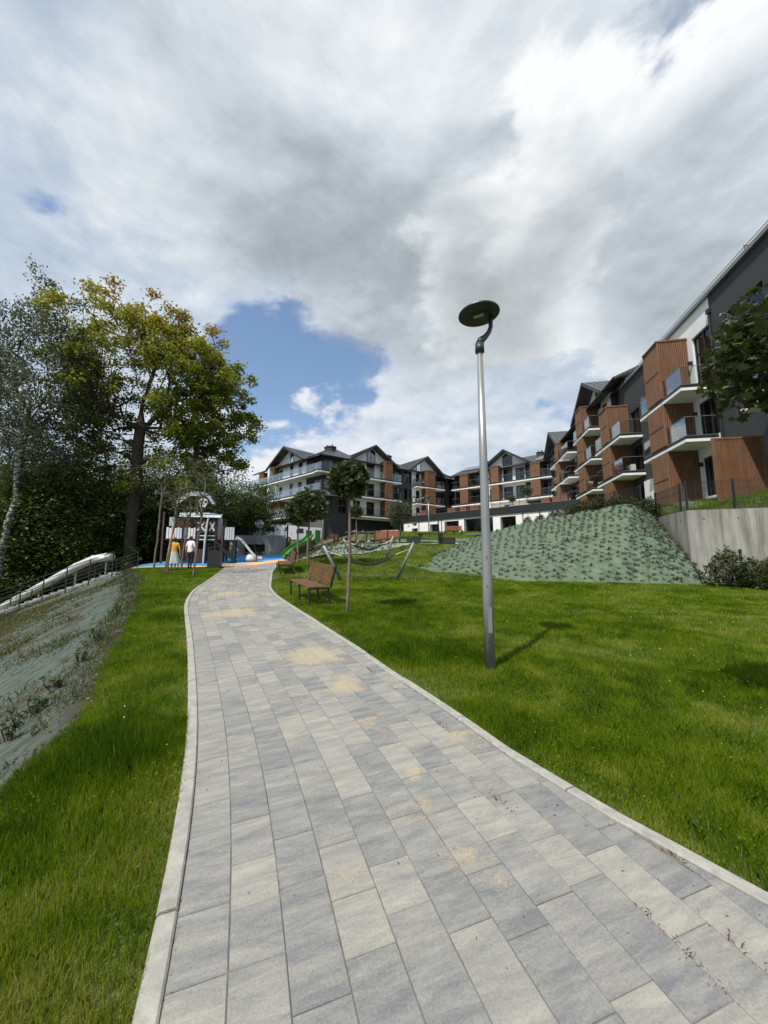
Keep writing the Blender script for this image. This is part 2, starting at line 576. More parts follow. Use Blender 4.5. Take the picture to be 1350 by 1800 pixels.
def vnoise(x, y, seed=0):
    """smooth value noise in [0, 1]"""
    x, y = np.asarray(x, float), np.asarray(y, float)
    xi, yi = np.floor(x).astype(np.int64), np.floor(y).astype(np.int64)
    fx, fy = x - xi, y - yi
    fx, fy = fx * fx * (3 - 2 * fx), fy * fy * (3 - 2 * fy)

    def h(a, b):
        n = (a * 374761393 + b * 668265263 + seed * 974711) & 0x7fffffff
        n = ((n ^ (n >> 13)) * 1274126177) & 0x7fffffff
        return ((n ^ (n >> 16)) & 0xffff) / 65535.0
    return (h(xi, yi) * (1 - fx) + h(xi + 1, yi) * fx) * (1 - fy) + (h(xi, yi + 1) * (1 - fx) + h(xi + 1, yi + 1) * fx) * fy


def fbm(x, y, seed=0, oct=4):
    o, a, s = 0, 0.5, 0
    for i in range(oct):
        o = o + a * vnoise(np.asarray(x) * 2 ** i, np.asarray(y) * 2 ** i, seed + i)
        s += a
        a *= 0.5
    return o / s

# ------------------------------------------------------------------ terrain
def sstep(a, b, x):
    t = np.clip((np.asarray(x, float) - a) / (b - a), 0, 1)
    return t * t * (3 - 2 * t)


EDGE = np.array([(-0.6, -6), (-1.7, 0), (-2.48, 2.68), (-2.86, 3.74), (-3.71, 5.21), (-4.78, 7.14), (-6.08, 9.53), (-10.0, 15.8), (-13.4, 20.6), (-15, 24), (-15.5, 60), (-15.5, 900)])


def xe(y):
    return np.interp(y, EDGE[:, 1], EDGE[:, 0])


def zg(x, y):
    x, y = np.asarray(x, float), np.asarray(y, float)
    p = np.interp(y, [-10, 0, 12, 20, 32, 36.45, 36.95, 50, 55, 900], [-0.6, 0, 0.72, 1.12, 1.96, 2.1, 3.5, 3.8, 4.0, 4.0])
    q = np.interp(y, [-10, 0, 12, 14.5, 18.5, 26, 30, 34, 45, 55, 900], [-0.6, 0, 0.72, 0.86, 1.5, 2.7, 2.85, 3.5, 4.9, 5.05, 5.05])
    z = p + (q - p) * sstep(-6.4, -2.8, x)
    s = (xe(y) - x) * 0.88
    drop = 0.42 * 0.5 * (np.sqrt(s * s + 0.06) + s)
    z = z - np.minimum(drop, 4.5 + 0.02 * np.maximum(s, 0))
    z = z - 0.40 * np.exp(-((x - 4.2) / 2.2) ** 2 - ((y - 22.6) / 2.2) ** 2)
    z = z + 0.045 * (fbm(x * 0.45, y * 0.45, 3, 3) - 0.5) * sstep(0, 3, np.hypot(x, y))
    return z


def gz(x, y):
    return float(zg(x, y))


TT = np.concatenate([np.arange(0.6, 12, 0.01), np.arange(12, 90, 0.03)])


def gr(px, py, dz=0.0):
    """ground point seen at a pixel"""
    a, b, c = ray(px, py)
    below = EYE + c * TT < zg(a * TT, b * TT) + dz
    t = TT[np.argmax(below)] if below.any() else TT[-1]
    x, y = a * t, b * t
    return Vector((x, y, gz(x, y)))


def aty(px, py, Y):
    """point at depth Y seen at a pixel"""
    a, b, c = ray(px, py)
    t = Y / b
    return Vector((a * t, Y, EYE + c * t))


def grid_mesh(name, X, Y, Z, mat, parent=None, smooth=True):
    n, m = X.shape
    me = bpy.data.meshes.new(name)
    co = np.stack([X, Y, Z], -1).reshape(-1, 3).astype(np.float32)
    i, j = np.meshgrid(np.arange(n - 1), np.arange(m - 1), indexing='ij')
    a = (i * m + j).ravel()
    f = np.stack([a, a + 1, a + m + 1, a + m], -1).astype(np.int32)
    me.vertices.add(len(co))
    me.vertices.foreach_set('co', co.ravel())
    me.loops.add(f.size)
    me.loops.foreach_set('vertex_index', f.ravel())
    me.polygons.add(len(f))
    me.polygons.foreach_set('loop_start', np.arange(len(f), dtype=np.int32) * 4)
    me.polygons.foreach_set('use_smooth', np.full(len(f), smooth))
    me.materials.append(M[mat])
    me.update(calc_edges=True)
    o = bpy.data.objects.new(name, me)
    COL.objects.link(o)
    if parent:
        o.parent = parent
    return o


gx = np.concatenate([[-900, -400, -200, -120, -80, -60, -50, -42], np.arange(-36, -16, 0.8), np.arange(-16, 14, 0.25), np.arange(14, 40, 1.0), [45, 60, 90, 150, 300, 900]])
gy = np.concatenate([[-60, -30, -15, -8], np.arange(-5, 27, 0.25), np.arange(27, 36, 0.6), [36.0, 36.44, 36.7, 36.96], np.arange(37.4, 60, 0.6), [65, 75, 90, 120, 170, 260, 400, 900]])
GX, GY = np.meshgrid(gx, gy, indexing='ij')
ground = grid_mesh('ground', GX[:, ::-1], GY[:, ::-1], zg(GX, GY)[:, ::-1], 'soil')
tag(ground, 'green sloping ground under the lawns and the wood', kind='structure')

# ------------------------------------------------------------------ paved path: centre line, kerb stones, pavers
LEFT = np.array([(-0.05, -1.0), (-0.44, 0.3), (-0.78, 1.47), (-1.26, 2.68), (-2.16, 4.43), (-3.58, 7.14), (-4.72, 9.15), (-5.6, 11.25), (-6.74, 15.13), (-8.12, 19.44), (-9.3, 23.0), (-10.6, 27)])
tt = np.linspace(0, 1, 60)


def smooth_line(P, n=400):
    d = np.concatenate([[0], np.cumsum(np.hypot(*np.diff(P, axis=0).T))])
    s = np.linspace(0, d[-1], n)
    q = np.stack([np.interp(s, d, P[:, 0]), np.interp(s, d, P[:, 1])], -1)
    k = np.hanning(61)
    k /= k.sum()
    pad = np.pad(q, ((30, 30), (0, 0)), mode='reflect', reflect_type='odd')
    return np.stack([np.convolve(pad[:, i], k, 'valid') for i in range(2)], -1)


LS = smooth_line(LEFT)
tg = np.gradient(LS, axis=0)
tg /= np.linalg.norm(tg, axis=1)[:, None]
HW = 1.11
CEN = LS + HW * np.stack([tg[:, 1], -tg[:, 0]], -1)
CEN = smooth_line(CEN)
ct = np.gradient(CEN, axis=0)
ct /= np.linalg.norm(ct, axis=1)[:, None]
cs = np.concatenate([[0], np.cumsum(np.hypot(*np.diff(CEN, axis=0).T))])
CN = np.stack([ct[:, 1], -ct[:, 0]], -1)


def pv(s, v):
    """path coordinates (along, across; right positive) to ground x, y"""
    x = np.interp(s, cs, CEN[:, 0]) + v * np.interp(s, cs, CN[:, 0])
    y = np.interp(s, cs, CEN[:, 1]) + v * np.interp(s, cs, CN[:, 1])
    return x, y


def widen(s):
    """extra width on the right-hand side"""
    yc = np.interp(s, cs, CEN[:, 1])
    return np.interp(yc, [-1, 0.2, 1.4, 2.0, 2.6, 4, 9, 12, 16, 20, 24], [1.1, 0.75, 0.31, 0.11, 0.0, -0.05, 0.0, 0.02, 0.12, 0.42, 0.6])


sd_ = np.linspace(0, cs[-1], 500)
KL = np.stack(pv(sd_, -HW), -1)
KR = np.stack(pv(sd_, HW + widen(sd_)), -1)


def x_left(y):
    return np.interp(y, KL[:, 1], KL[:, 0])


def x_right(y):
    return np.interp(y, KR[:, 1], KR[:, 0])


PATH_UP = 0.03
SBLUE = np.array([(-14.2, 21.2), (-12, 21.8), (-9.6, 22.9), (-8.2, 25), (-7.2, 27.6)])       # near edge of the blue surface
SSAND = np.array([(-14.0, 20.9), (-12, 21.2), (-9.5, 21.0), (-7.4, 22.4), (-6.2, 26.2)])      # near edge of the sand-coloured band

# paver material: tone per stone, streaks across it, drifts of spilled sand lying on the path
pmt = bpy.data.materials.new('paver')
pmt.use_nodes = True
t = pmt.node_tree
b = t.nodes['Principled BSDF']
b.inputs['Roughness'].default_value = 0.85
b.inputs['Specular IOR Level'].default_value = 0.3


def tm(op, a, b_=None):
    n = N(t, 'ShaderNodeMath', operation=op)
    for i, q in enumerate((a, b_)):
        if q is None:
            continue
        if isinstance(q, (int, float)):
            n.inputs[i].default_value = q
        else:
            t.links.new(q, n.inputs[i])
    return n.outputs[0]


uv = N(t, 'ShaderNodeUVMap', uv_map='uv')
ton = N(t, 'ShaderNodeAttribute', attribute_name='tone')
mp = N(t, 'ShaderNodeMapping')
mp.inputs['Scale'].default_value = (2.0, 9.0, 1)
t.links.new(uv.outputs[0], mp.inputs[0])
st = N(t, 'ShaderNodeTexNoise', i_Scale=1.5, i_Detail=10.0, i_Roughness=0.74, i_Distortion=0.25)
t.links.new(mp.outputs[0], st.inputs['Vector'])
geo = N(t, 'ShaderNodeNewGeometry')
gn = N(t, 'ShaderNodeTexNoise', i_Scale=110.0, i_Detail=5.0, i_Roughness=0.7)
t.links.new(geo.outputs['Position'], gn.inputs['Vector'])
blot = N(t, 'ShaderNodeTexNoise', i_Scale=2.3, i_Detail=4.0)
t.links.new(geo.outputs['Position'], blot.inputs['Vector'])
val = tm('ADD', tm('MULTIPLY', tm('SUBTRACT', st.outputs[0], 0.5), 2.3), tm('MULTIPLY', tm('SUBTRACT', ton.outputs['Fac'], 0.5), 0.46))
val = tm('ADD', tm('ADD', val, 0.5), tm('MULTIPLY', tm('SUBTRACT', gn.outputs[0], 0.5), 1.25))
cr = N(t, 'ShaderNodeValToRGB')
t.links.new(val, cr.inputs[0])
cr.color_ramp.elements[0].position, cr.color_ramp.elements[0].color = 0.0, (0.145, 0.149, 0.156, 1)
cr.color_ramp.elements[1].position, cr.color_ramp.elements[1].color = 1.0, (0.335, 0.318, 0.268, 1)
cr.color_ramp.elements.new(0.5).color = (0.236, 0.231, 0.214, 1)
wave = N(t, 'ShaderNodeTexNoise', i_Scale=5.0, i_Detail=10.0, i_Roughness=0.75)
t.links.new(geo.outputs['Position'], wave.inputs['Vector'])
warp = N(t, 'ShaderNodeTexNoise', i_Scale=2.6, i_Detail=6.0, i_Roughness=0.7)
t.links.new(geo.outputs['Position'], warp.inputs['Vector'])
wsub = N(t, 'ShaderNodeVectorMath', operation='SUBTRACT')
t.links.new(warp.outputs['Color'], wsub.inputs[0])
wsub.inputs[1].default_value = (0.5, 0.5, 0.5)
wsc = N(t, 'ShaderNodeVectorMath', operation='SCALE')
t.links.new(wsub.outputs[0], wsc.inputs[0])
wsc.inputs['Scale'].default_value = 0.55
wadd = N(t, 'ShaderNodeVectorMath', operation='ADD')
t.links.new(geo.outputs['Position'], wadd.inputs[0])
t.links.new(wsc.outputs[0], wadd.inputs[1])
sand = None
for (px, py, r, amp) in [(548, 1158, 0.85, 1.18), (408, 1080, 1.15, 1.2), (600, 1210, 0.6, 0.95), (822, 1308, 0.30, 0.95), (515, 1302, 0.16, 1.0), (730, 1362, 0.17, 1.0),
                         (548, 1404, 0.16, 0.95), (405, 1045, 1.2, 1.0), (440, 1108, 0.5, 0.85), (520, 1440, 0.09, 1.0), (745, 1440, 0.3, 0.72), (600, 1590, 0.4, 0.62), (340, 1125, 0.3, 0.85), (430, 995, 1.8, 0.75),
                         (850, 1535, 0.35, 0.66), (640, 1280, 0.5, 0.70), (470, 1045, 0.8, 0.8)]:
    c_ = gr(px, py)
    dn = N(t, 'ShaderNodeVectorMath', operation='DISTANCE')
    t.links.new(wadd.outputs[0], dn.inputs[0])
    dn.inputs[1].default_value = c_
    q = N(t, 'ShaderNodeMapRange', interpolation_type='SMOOTHSTEP')
    t.links.new(dn.outputs['Value'], q.inputs[0])
    q.inputs[1].default_value, q.inputs[2].default_value, q.inputs[3].default_value, q.inputs[4].default_value = 0.0, r, amp, 0.0
    sand = q.outputs[0] if sand is None else tm('MAXIMUM', sand, q.outputs[0])
mask = tm('ADD', tm('ADD', tm('MULTIPLY', sand, 0.75), tm('MULTIPLY', tm('SUBTRACT', wave.outputs[0], 0.5), 1.5)), tm('MULTIPLY', tm('SUBTRACT', gn.outputs[0], 0.5), 0.9))
mr = N(t, 'ShaderNodeMapRange', interpolation_type='SMOOTHSTEP')
t.links.new(mask, mr.inputs[0])
mr.inputs[1].default_value, mr.inputs[2].default_value, mr.inputs[4].default_value = 0.40, 0.64, 0.75
mx = N(t, 'ShaderNodeMix', data_type='RGBA')
t.links.new(mr.outputs[0], mx.inputs[0])
t.links.new(cr.outputs[0], mx.inputs[6])
mx.inputs[7].default_value = (0.38, 0.315, 0.215, 1)
t.links.new(mx.outputs[2], b.inputs['Base Color'])
bp = N(t, 'ShaderNodeBump', i_Strength=0.35, i_Distance=0.006)
t.links.new(tm('ADD', gn.outputs[0], tm('MULTIPLY', mr.outputs[0], 1.2)), bp.inputs['Height'])
t.links.new(bp.outputs[0], b.inputs['Normal'])
M['paver'] = pmt

S_END = cs[-1] - 0.3
ns = 160
SS, VV = np.meshgrid(np.linspace(0, S_END, ns), np.linspace(0, 1, 9), indexing='ij')
VV = -1.04 + (2.08 + widen(SS)) * VV
PX, PY = pv(SS, VV)
path = grid_mesh('path', PX, PY, zg(PX, PY) + PATH_UP - 0.006, 'joint_sand', smooth=True)
tag(path, 'curving path of grey rectangular pavers with spilled sand', kind='structure')


def sand_edge(x):
    return np.interp(x, SSAND[:, 0], SSAND[:, 1])


def paver_geo(s0, s1, v0, v1, h, v1b=None):
    """eight-corner stone with a chamfered top: vertices and (u, v) per vertex"""
    c = 0.004
    v1b = v1 if v1b is None else v1b
    out, uvs = [], []
    for (ds, dv, dz) in ((0, 0, -0.05), (0, 0, -c), (c, c, 0.0)):
        for (a, bb, sa, sv) in ((s0, v0, 1, 1), (s0, v1, 1, -1), (s1, v1b, -1, -1), (s1, v0, -1, 1)):
            x, y = pv(a + sa * ds, bb + sv * dv)
            out.append((float(x), float(y), gz(x, y) + h + dz))
            uvs.append((bb + sv * dv, a + sa * ds))
    return out, uvs


PF = [(8, 9, 10, 11)] + [(a + i, a + (i + 1) % 4, a + 4 + (i + 1) % 4, a + 4 + i) for a in (0, 4) for i in range(4)]
PF = [tuple(f[::-1]) for f in PF]


def paver_mesh(name, stones):
    vs, fs, tn, uu = [], [], [], []
    for (g, u_, tone, off) in stones:
        k = len(vs)
        vs += g
        fs += [tuple(i + k for i in f) for f in PF]
        tn += [tone] * 12
        uu += [(a + off[0], c + off[1]) for a, c in u_]
    me = bpy.data.meshes.new(name)
    me.from_pydata(vs, [], fs)
    at = me.attributes.new('tone', 'FLOAT', 'POINT')
    at.data.foreach_set('value', tn)
    ul = me.uv_layers.new(name='uv')
    li = np.zeros(len(me.loops), np.int32)
    me.loops.foreach_get('vertex_index', li)
    ul.data.foreach_set('uv', np.array(uu, np.float32)[li].ravel())
    me.materials.append(pmt)
    me.update()
    o = bpy.data.objects.new(name, me)
    COL.objects.link(o)
    o.parent = path
    return o


stones = []
ROWS, RW = 10, 2.04 / 10
for j in range(ROWS + 5):
    s = -0.2 + random.random() * 0.4
    s = max(s, 0.02)
    v0 = -1.02 + j * RW
    while s < S_END - 0.3:
        L = random.choice([0.25, 0.3, 0.35, 0.4, 0.4, 0.5])
        mxy = pv(s + L / 2, v0 + RW / 2)
        la, lb = HW - 0.087 + float(widen(s)), HW - 0.087 + float(widen(s + L))
        v1, v1b = min(v0 + RW, la), min(v0 + RW, lb)
        if max(v1, v1b) - v0 < 0.03:
            s += L
            continue
        v1, v1b = max(v1, v0 + 0.016), max(v1b, v0 + 0.016)
        if float(mxy[1]) < float(sand_edge(mxy[0])) + 0.25:
            g, u_ = paver_geo(s + 0.0018, s + L - 0.0018, v0 + 0.0018, v1 - 0.0018, PATH_UP + random.uniform(-0.0015, 0.0015), v1b - 0.0018)
            d = math.hypot(float(mxy[0]), float(mxy[1]))
            stones.append((d, (g, u_, random.random(), (random.random() * 50, random.random() * 50)), float(mxy[0]), float(mxy[1])))
        s += L
stones.sort(key=lambda q: q[0])
seen = [q for q in stones if q[3] > 1.1]
for q in seen[:300]:
    paver_mesh('paver', [q[1]])
rest = paver_mesh('far_pavers', [q[1] for q in stones if q not in seen[:300]])
rest['kind'] = 'stuff'

for side in (-1, 1):
    s = 0.0
    first = True
    while s < S_END - 0.5:
        L = 1.0
        mxy = pv(s + 0.5, side * (HW - 0.04) + (float(widen(s)) if side > 0 else 0.0))
        if float(mxy[1]) > float(sand_edge(mxy[0])) + 0.3:
            break
        vs = []
        k = 5
        w0, w1 = (HW - 0.0865, HW - 0.005)
        mb = MB()
        h = PATH_UP + 0.012 + random.uniform(-0.004, 0.004)
        prof = [(w0, -0.09), (w0, -0.008), (w0 + 0.008, 0.0), (w1 - 0.012, 0.0), (w1, -0.012), (w1, -0.09)]
        for i in range(k):
            ss = s + 0.004 + (L - 0.008) * i / (k - 1)
            for (w, dz) in prof:
                x, y = pv(ss, side * w + (float(widen(ss)) if side > 0 else 0.0))
                mb.v.append((float(x), float(y), gz(x, y) + h + dz))
        n_ = len(prof)
        for i in range(k - 1):
            for a in range(n_ - 1):
                q = (i * n_ + a, i * n_ + a + 1, (i + 1) * n_ + a + 1, (i + 1) * n_ + a)
                mb.f.append(q if side > 0 else q[::-1])
        mb.f.append(tuple(range(n_)))
        mb.f.append(tuple(range((k - 1) * n_, k * n_)))
        mb.build('kerb_stone', 'kerb', path)
        s += L


def loft(name, near, far, mat, dz=0.02, n=60, m=14, amp=0.0, seed=1, freq=(1.2, 5.0), ang=0.0):
    near, far = np.array(near, float), np.array(far, float)
    u = np.linspace(0, 1, n)

    def along(Pn):
        d = np.concatenate([[0], np.cumsum(np.hypot(*np.diff(Pn, axis=0).T))])
        return np.stack([np.interp(u * d[-1], d, Pn[:, 0]), np.interp(u * d[-1], d, Pn[:, 1])], -1)
    A, B = along(near), along(far)
    w = np.linspace(0, 1, m)[None, :, None]
    Pp = A[:, None] * (1 - w) + B[:, None] * w
    X, Y = Pp[..., 0], Pp[..., 1]
    Z = zg(X, Y) + dz
    if amp:
        ca, sa = math.cos(ang), math.sin(ang)
        U, V = X * ca + Y * sa, -X * sa + Y * ca
        Z = Z + amp * (fbm(U * freq[0], V * freq[1], seed, 4) - 0.35)
    return grid_mesh(name, X[:, ::-1], Y[:, ::-1], Z[:, ::-1], mat)


# ------------------------------------------------------------------ geotextile
def mat_cloth(name, c0, c1, soil, ang, soil_cut, streak=(1.0, 7.0), scale=1.3):
    m = bpy.data.materials.new(name)
    m.use_nodes = True
    t = m.node_tree
    b = t.nodes['Principled BSDF']
    b.inputs['Roughness'].default_value = 0.9
    b.inputs['Specular IOR Level'].default_value = 0.2
    geo = N(t, 'ShaderNodeNewGeometry')
    mp = N(t, 'ShaderNodeMapping')
    mp.inputs['Rotation'].default_value = (0, 0, -ang)
    t.links.new(geo.outputs['Position'], mp.inputs[0])
    m2 = N(t, 'ShaderNodeMapping')
    m2.inputs['Scale'].default_value = (streak[0], streak[1], 1)
    t.links.new(mp.outputs[0], m2.inputs[0])
    n1 = N(t, 'ShaderNodeTexNoise', i_Scale=scale, i_Detail=8.0, i_Roughness=0.68, i_Distortion=0.6)
    t.links.new(m2.outputs[0], n1.inputs['Vector'])
    r = N(t, 'ShaderNodeValToRGB')
    t.links.new(n1.outputs[0], r.inputs[0])
    r.color_ramp.elements[0].position, r.color_ramp.elements[0].color = 0.32, (*c0, 1)
    r.color_ramp.elements[1].position, r.color_ramp.elements[1].color = 0.68, (*c1, 1)
    n2 = N(t, 'ShaderNodeTexNoise', i_Scale=0.9, i_Detail=8.0, i_Roughness=0.7)
    t.links.new(mp.outputs[0], n2.inputs['Vector'])
    q = N(t, 'ShaderNodeMapRange', interpolation_type='SMOOTHSTEP')
    t.links.new(n2.outputs[0], q.inputs[0])
    q.inputs[1].default_value, q.inputs[2].default_value = soil_cut, soil_cut + 0.07
    mx = N(t, 'ShaderNodeMix', data_type='RGBA')
    t.links.new(q.outputs[0], mx.inputs[0])
    t.links.new(r.outputs[0], mx.inputs[6])
    mx.inputs[7].default_value = (*soil, 1)
    ed = N(t, 'ShaderNodeAttribute', attribute_name='edge')
    me_ = N(t, 'ShaderNodeMath', operation='MULTIPLY')
    t.links.new(ed.outputs['Fac'], me_.inputs[0])
    q3 = N(t, 'ShaderNodeMapRange', interpolation_type='SMOOTHSTEP')
    t.links.new(n2.outputs[0], q3.inputs[0])
    q3.inputs[1].default_value, q3.inputs[2].default_value, q3.inputs[3].default_value, q3.inputs[4].default_value = 0.35, 0.5, 0.5, 1.6
    t.links.new(q3.outputs[0], me_.inputs[1])
    me_.use_clamp = True
    m3 = N(t, 'ShaderNodeMix', data_type='RGBA')
    t.links.new(me_.outputs[0], m3.inputs[0])
    t.links.new(mx.outputs[2], m3.inputs[6])
    m3.inputs[7].default_value = (*soil, 1)
    t.links.new(m3.outputs[2], b.inputs['Base Color'])
    bp = N(t, 'ShaderNodeBump', i_Strength=0.5, i_Distance=0.04)
    t.links.new(n1.outputs[0], bp.inputs['Height'])
    t.links.new(bp.outputs[0], b.inputs['Normal'])
    M[name] = m


SL = math.atan2(0.866, -0.5)
mat_cloth('slope_cloth', (0.026, 0.035, 0.029), (0.115, 0.145, 0.117), (0.055, 0.048, 0.034), SL - 0.35, 0.52, (1.0, 6.0), 2.2)
mat_cloth('mound_cloth', (0.062, 0.094, 0.058), (0.140, 0.188, 0.122), (0.12, 0.13, 0.085), 1.9, 0.66, (1.0, 4.0), 1.6)
mat_cloth('bank_cloth', (0.13, 0.16, 0.12), (0.30, 0.36, 0.29), (0.13, 0.15, 0.08), 1.2, 0.55, (1.0, 4.0), 2.0)

yy = np.arange(-3, 21.6, 0.11)
dd = np.concatenate([np.arange(0, 6, 0.11), np.arange(6, 15, 0.35)])
YY, DD = np.meshgrid(yy, dd, indexing='ij')
XX = xe(YY) - DD + 0.16 - 0.22 * (fbm(YY * 1.3, YY * 0 + 3, 9, 3) - 0.5) * np.exp(-DD)
ca, sa = math.cos(SL - 0.35), math.sin(SL - 0.35)
U, V = XX * ca + YY * sa, -XX * sa + YY * ca
ZZ = zg(XX, YY) + 0.03 + 0.16 * np.abs(fbm(U * 0.5, V * 1.9, 21, 4) - 0.5) + 0.09 * (fbm(U * 1.6, V * 6, 31, 4) - 0.45) * np.clip(DD * 3, 0, 1) - 0.06 * np.exp(-DD * 8)
o = grid_mesh('slope_geotextile', XX, YY, ZZ, 'slope_cloth')
at = o.data.attributes.new('edge', 'FLOAT', 'POINT')
at.data.foreach_set('value', np.clip(0.7 * np.exp(-(DD / 0.24) ** 2) * (0.3 + 1.4 * fbm(XX * 3.0, YY * 3.0, 19, 3)), 0, 1).astype(np.float32).ravel())
tag(o, 'wrinkled grey-green geotextile sheet pinned on the falling left bank', 'geotextile')

# mound: its foot on the lawn, its ridge below the hedge
foot_px = [(716, 997), (765, 1006), (840, 1014), (930, 1024), (1000, 1025), (1100, 1026), (1180, 1028), (1262, 1031)]
ridge = [aty(732, 992, 22.6), aty(799, 959, 24), aty(860, 935, 24), aty(944, 914, 21.8), aty(1019, 899, 19.4), aty(1107, 884, 17.6), aty(1150, 906, 17.2), aty(1222, 1000, 14.7)]
footw = [gr(*p) for p in foot_px]
FOOT = np.array([(p.x, p.y) for p in footw])
RIDGE = np.array([tuple(p) for p in ridge])
n, m_ = 150, 60
u = np.linspace(0, 1, n)
k = np.linspace(0, 1, len(foot_px))


def cr_interp(k, vals, u):
    """smoothed interpolation"""
    f = np.interp(np.linspace(0, 1, 400), k, vals)
    ker = np.hanning(41)
    ker /= ker.sum()
    f = np.convolve(np.pad(f, 20, mode='reflect', reflect_type='odd'), ker, 'valid')
    return np.interp(u, np.linspace(0, 1, 400), f)


fx_, fy_ = (cr_interp(k, FOOT[:, i], u) for i in range(2))
rx_, ry_, rz_ = (cr_interp(k, RIDGE[:, i], u) for i in range(3))
fx_ = fx_ + 0.10 * (fbm(u * 40, u * 0, 5, 2) - 0.5)
fy_ = fy_ + 0.25 * (fbm(u * 40, u * 0, 15, 2) - 0.5)
w = np.linspace(0, 1, m_)
W, U_ = np.meshgrid(w, u)
MX = fx_[:, None] * (1 - W) + rx_[:, None] * W
MY = fy_[:, None] * (1 - W) + ry_[:, None] * W
fz = zg(fx_, fy_)[:, None] + 0.02
prof = W * (1.18 - 0.18 * W)
MZ = fz * (1 - prof) + rz_[:, None] * prof
WR = 0.16 * np.abs(fbm(U_ * 34, W * 2.0, 41, 4) - 0.5) + 0.16 * (fbm(U_ * 7, W * 4, 43, 3) - 0.5)
MZ = MZ + WR * np.sin(np.pi * np.clip(W * 1.05, 0, 1)) ** 0.5
mound = grid_mesh('mound_geotextile', MX[:, ::-1], MY[:, ::-1], MZ[:, ::-1], 'mound_cloth')
tag(mound, 'mound wrapped in pale green geotextile, dotted with ground-cover plants', 'mound')


def on_mound(a, b_):
    i, j = a * (n - 1), b_ * (m_ - 1)
    i0, j0 = int(min(i, n - 2)), int(min(j, m_ - 2))
    di, dj = i - i0, j - j0

    def f(A):
        return (A[i0, j0] * (1 - di) + A[i0 + 1, j0] * di) * (1 - dj) + (A[i0, j0 + 1] * (1 - di) + A[i0 + 1, j0 + 1] * di) * dj
    return f(MX), f(MY), f(MZ)


# embankments by the playground and above the upper path, the upper path, the play surface
o = loft('bank_geotextile', [(-6.4, 25.0), (-5.4, 22.5), (-3.4, 20.6), (-1.2, 21.2), (0.8, 24.0)], [(-6.3, 30.5), (-5.4, 26.5), (-3, 25.6), (-1, 25.8), (2, 26.2)], 'bank_cloth', 0.03, 50, 16, 0.10, 5)
tag(o, 'grey-green geotextile bank between the playground and the upper path', 'geotextile')
o = loft('bank_geotextile', [(-8.4, 33.4), (-7.4, 29.6), (-6.7, 27.2)], [(-7.2, 36.8), (-5.6, 32.5), (-5.2, 28.0)], 'bank_cloth', 0.05, 40, 14, 0.15, 8)
tag(o, 'overgrown geotextile bank beside the green slide', 'geotextile')
o = loft('bank_geotextile', [(-1.5, 30.4), (3, 31.0), (10, 32.0)], [(-1.5, 32.4), (3, 33.0), (10, 34.5)], 'mound_cloth', 0.04, 40, 8, 0.12, 12)
tag(o, 'narrow green geotextile strip along the far side of the upper path', 'geotextile')
o = loft('upper_path', [(-6.2, 26.8), (-4, 25.9), (0, 26.2), (4, 26.8), (9, 27.5)], [(-5.2, 30.6), (-3.0, 28.7), (0, 29.2), (4, 30.2), (9, 31)], 'pale_gravel', 0.035, 50, 8)
tag(o, 'pale upper path across the bank', kind='structure')
far = [(-14.2, 33), (-12.5, 34.5), (-10.5, 35.4), (-9, 35.2), (-7.9, 33)]
o = loft('play_surface', SBLUE, far, 'rubber_blue', 0.045, 40, 20)
tag(o, 'blue rubber play surface', kind='structure')
o = loft('sand_band', SSAND, SBLUE, 'rubber_sand', 0.041, 40, 6)
tag(o, 'sand-coloured rubber band edging the blue play surface', kind='structure')
o = loft('driveway', [(-15, 37.2), (-10, 37.2), (-6.6, 37.2)], [(-26, 75), (-18, 62), (-10, 52)], 'asphalt', 0.06, 30, 20)
tag(o, 'asphalt drive in front of the apartment block', kind='structure')

# ------------------------------------------------------------------ terrace behind the retaining wall
XLY = np.array([(13.1, 18.3), (15.1, 12.15), (17.6, 12.8), (18.0, 10.9), (19.4, 10.0), (21.8, 8.8), (24, 6.5), (30, 7.0), (41, 18.5), (58, 25)])


def xfac(y):
    return 16.7 + (np.asarray(y) - 12.8) * 0.1991


def zterr(x, y):
    xl = np.interp(y, XLY[:, 0], XLY[:, 1])
    zl = np.interp(y, [13, 17.6, 18.2, 21.8, 24, 30, 42, 58], [3.45, 3.5, 3.8, 3.55, 2.95, 3.2, 4.7, 5.0])
    a = np.clip((x - xl) / (xfac(y) - xl), 0, 1)
    return zl + (4.75 - zl) * a


ya = np.concatenate([np.linspace(13.2, 18, 30), np.linspace(18.3, 57, 90)])
A_, Y_ = np.meshgrid(np.linspace(0, 1, 24), ya)
X_ = np.interp(Y_, XLY[:, 0], XLY[:, 1]) * (1 - A_) + (xfac(Y_) + 1.0) * A_
terrace = grid_mesh('terrace_ground', X_, Y_, zterr(X_, Y_), 'soil')
tag(terrace, 'grassy terrace along the front of the right-hand block', kind='structure')

# ------------------------------------------------------------------ grass
def blades(name, x, y, z, length, width, lean, tint, k=5, mat='grass'):
    n = len(x)
    a = rng.uniform(0, 2 * np.pi, n)
    la = a + rng.normal(0, 0.9, n)
    sx, sy = np.cos(a) * width / 2, np.sin(a) * width / 2
    lx, ly = np.cos(la) * lean * length, np.sin(la) * lean * length
    lz = length * np.sqrt(np.maximum(0.15, 1 - lean ** 2))
    base = np.stack([x, y, z - 0.006], -1)
    mid = base + np.stack([lx * 0.35, ly * 0.35, lz * 0.58], -1)
    tip = base + np.stack([lx, ly, lz], -1)
    s = np.stack([sx, sy, 0 * sx], -1)
    if k == 5:
        V = np.stack([base - s, base + s, mid + s * 0.75, tip, mid - s * 0.75], 1)
    else:
        V = np.stack([base - s, base + s, tip], 1)
    return ngons(name, V.reshape(-1, 3), k, mat, tint=tint)


FP = np.array([(p.x, p.y) for p in footw])


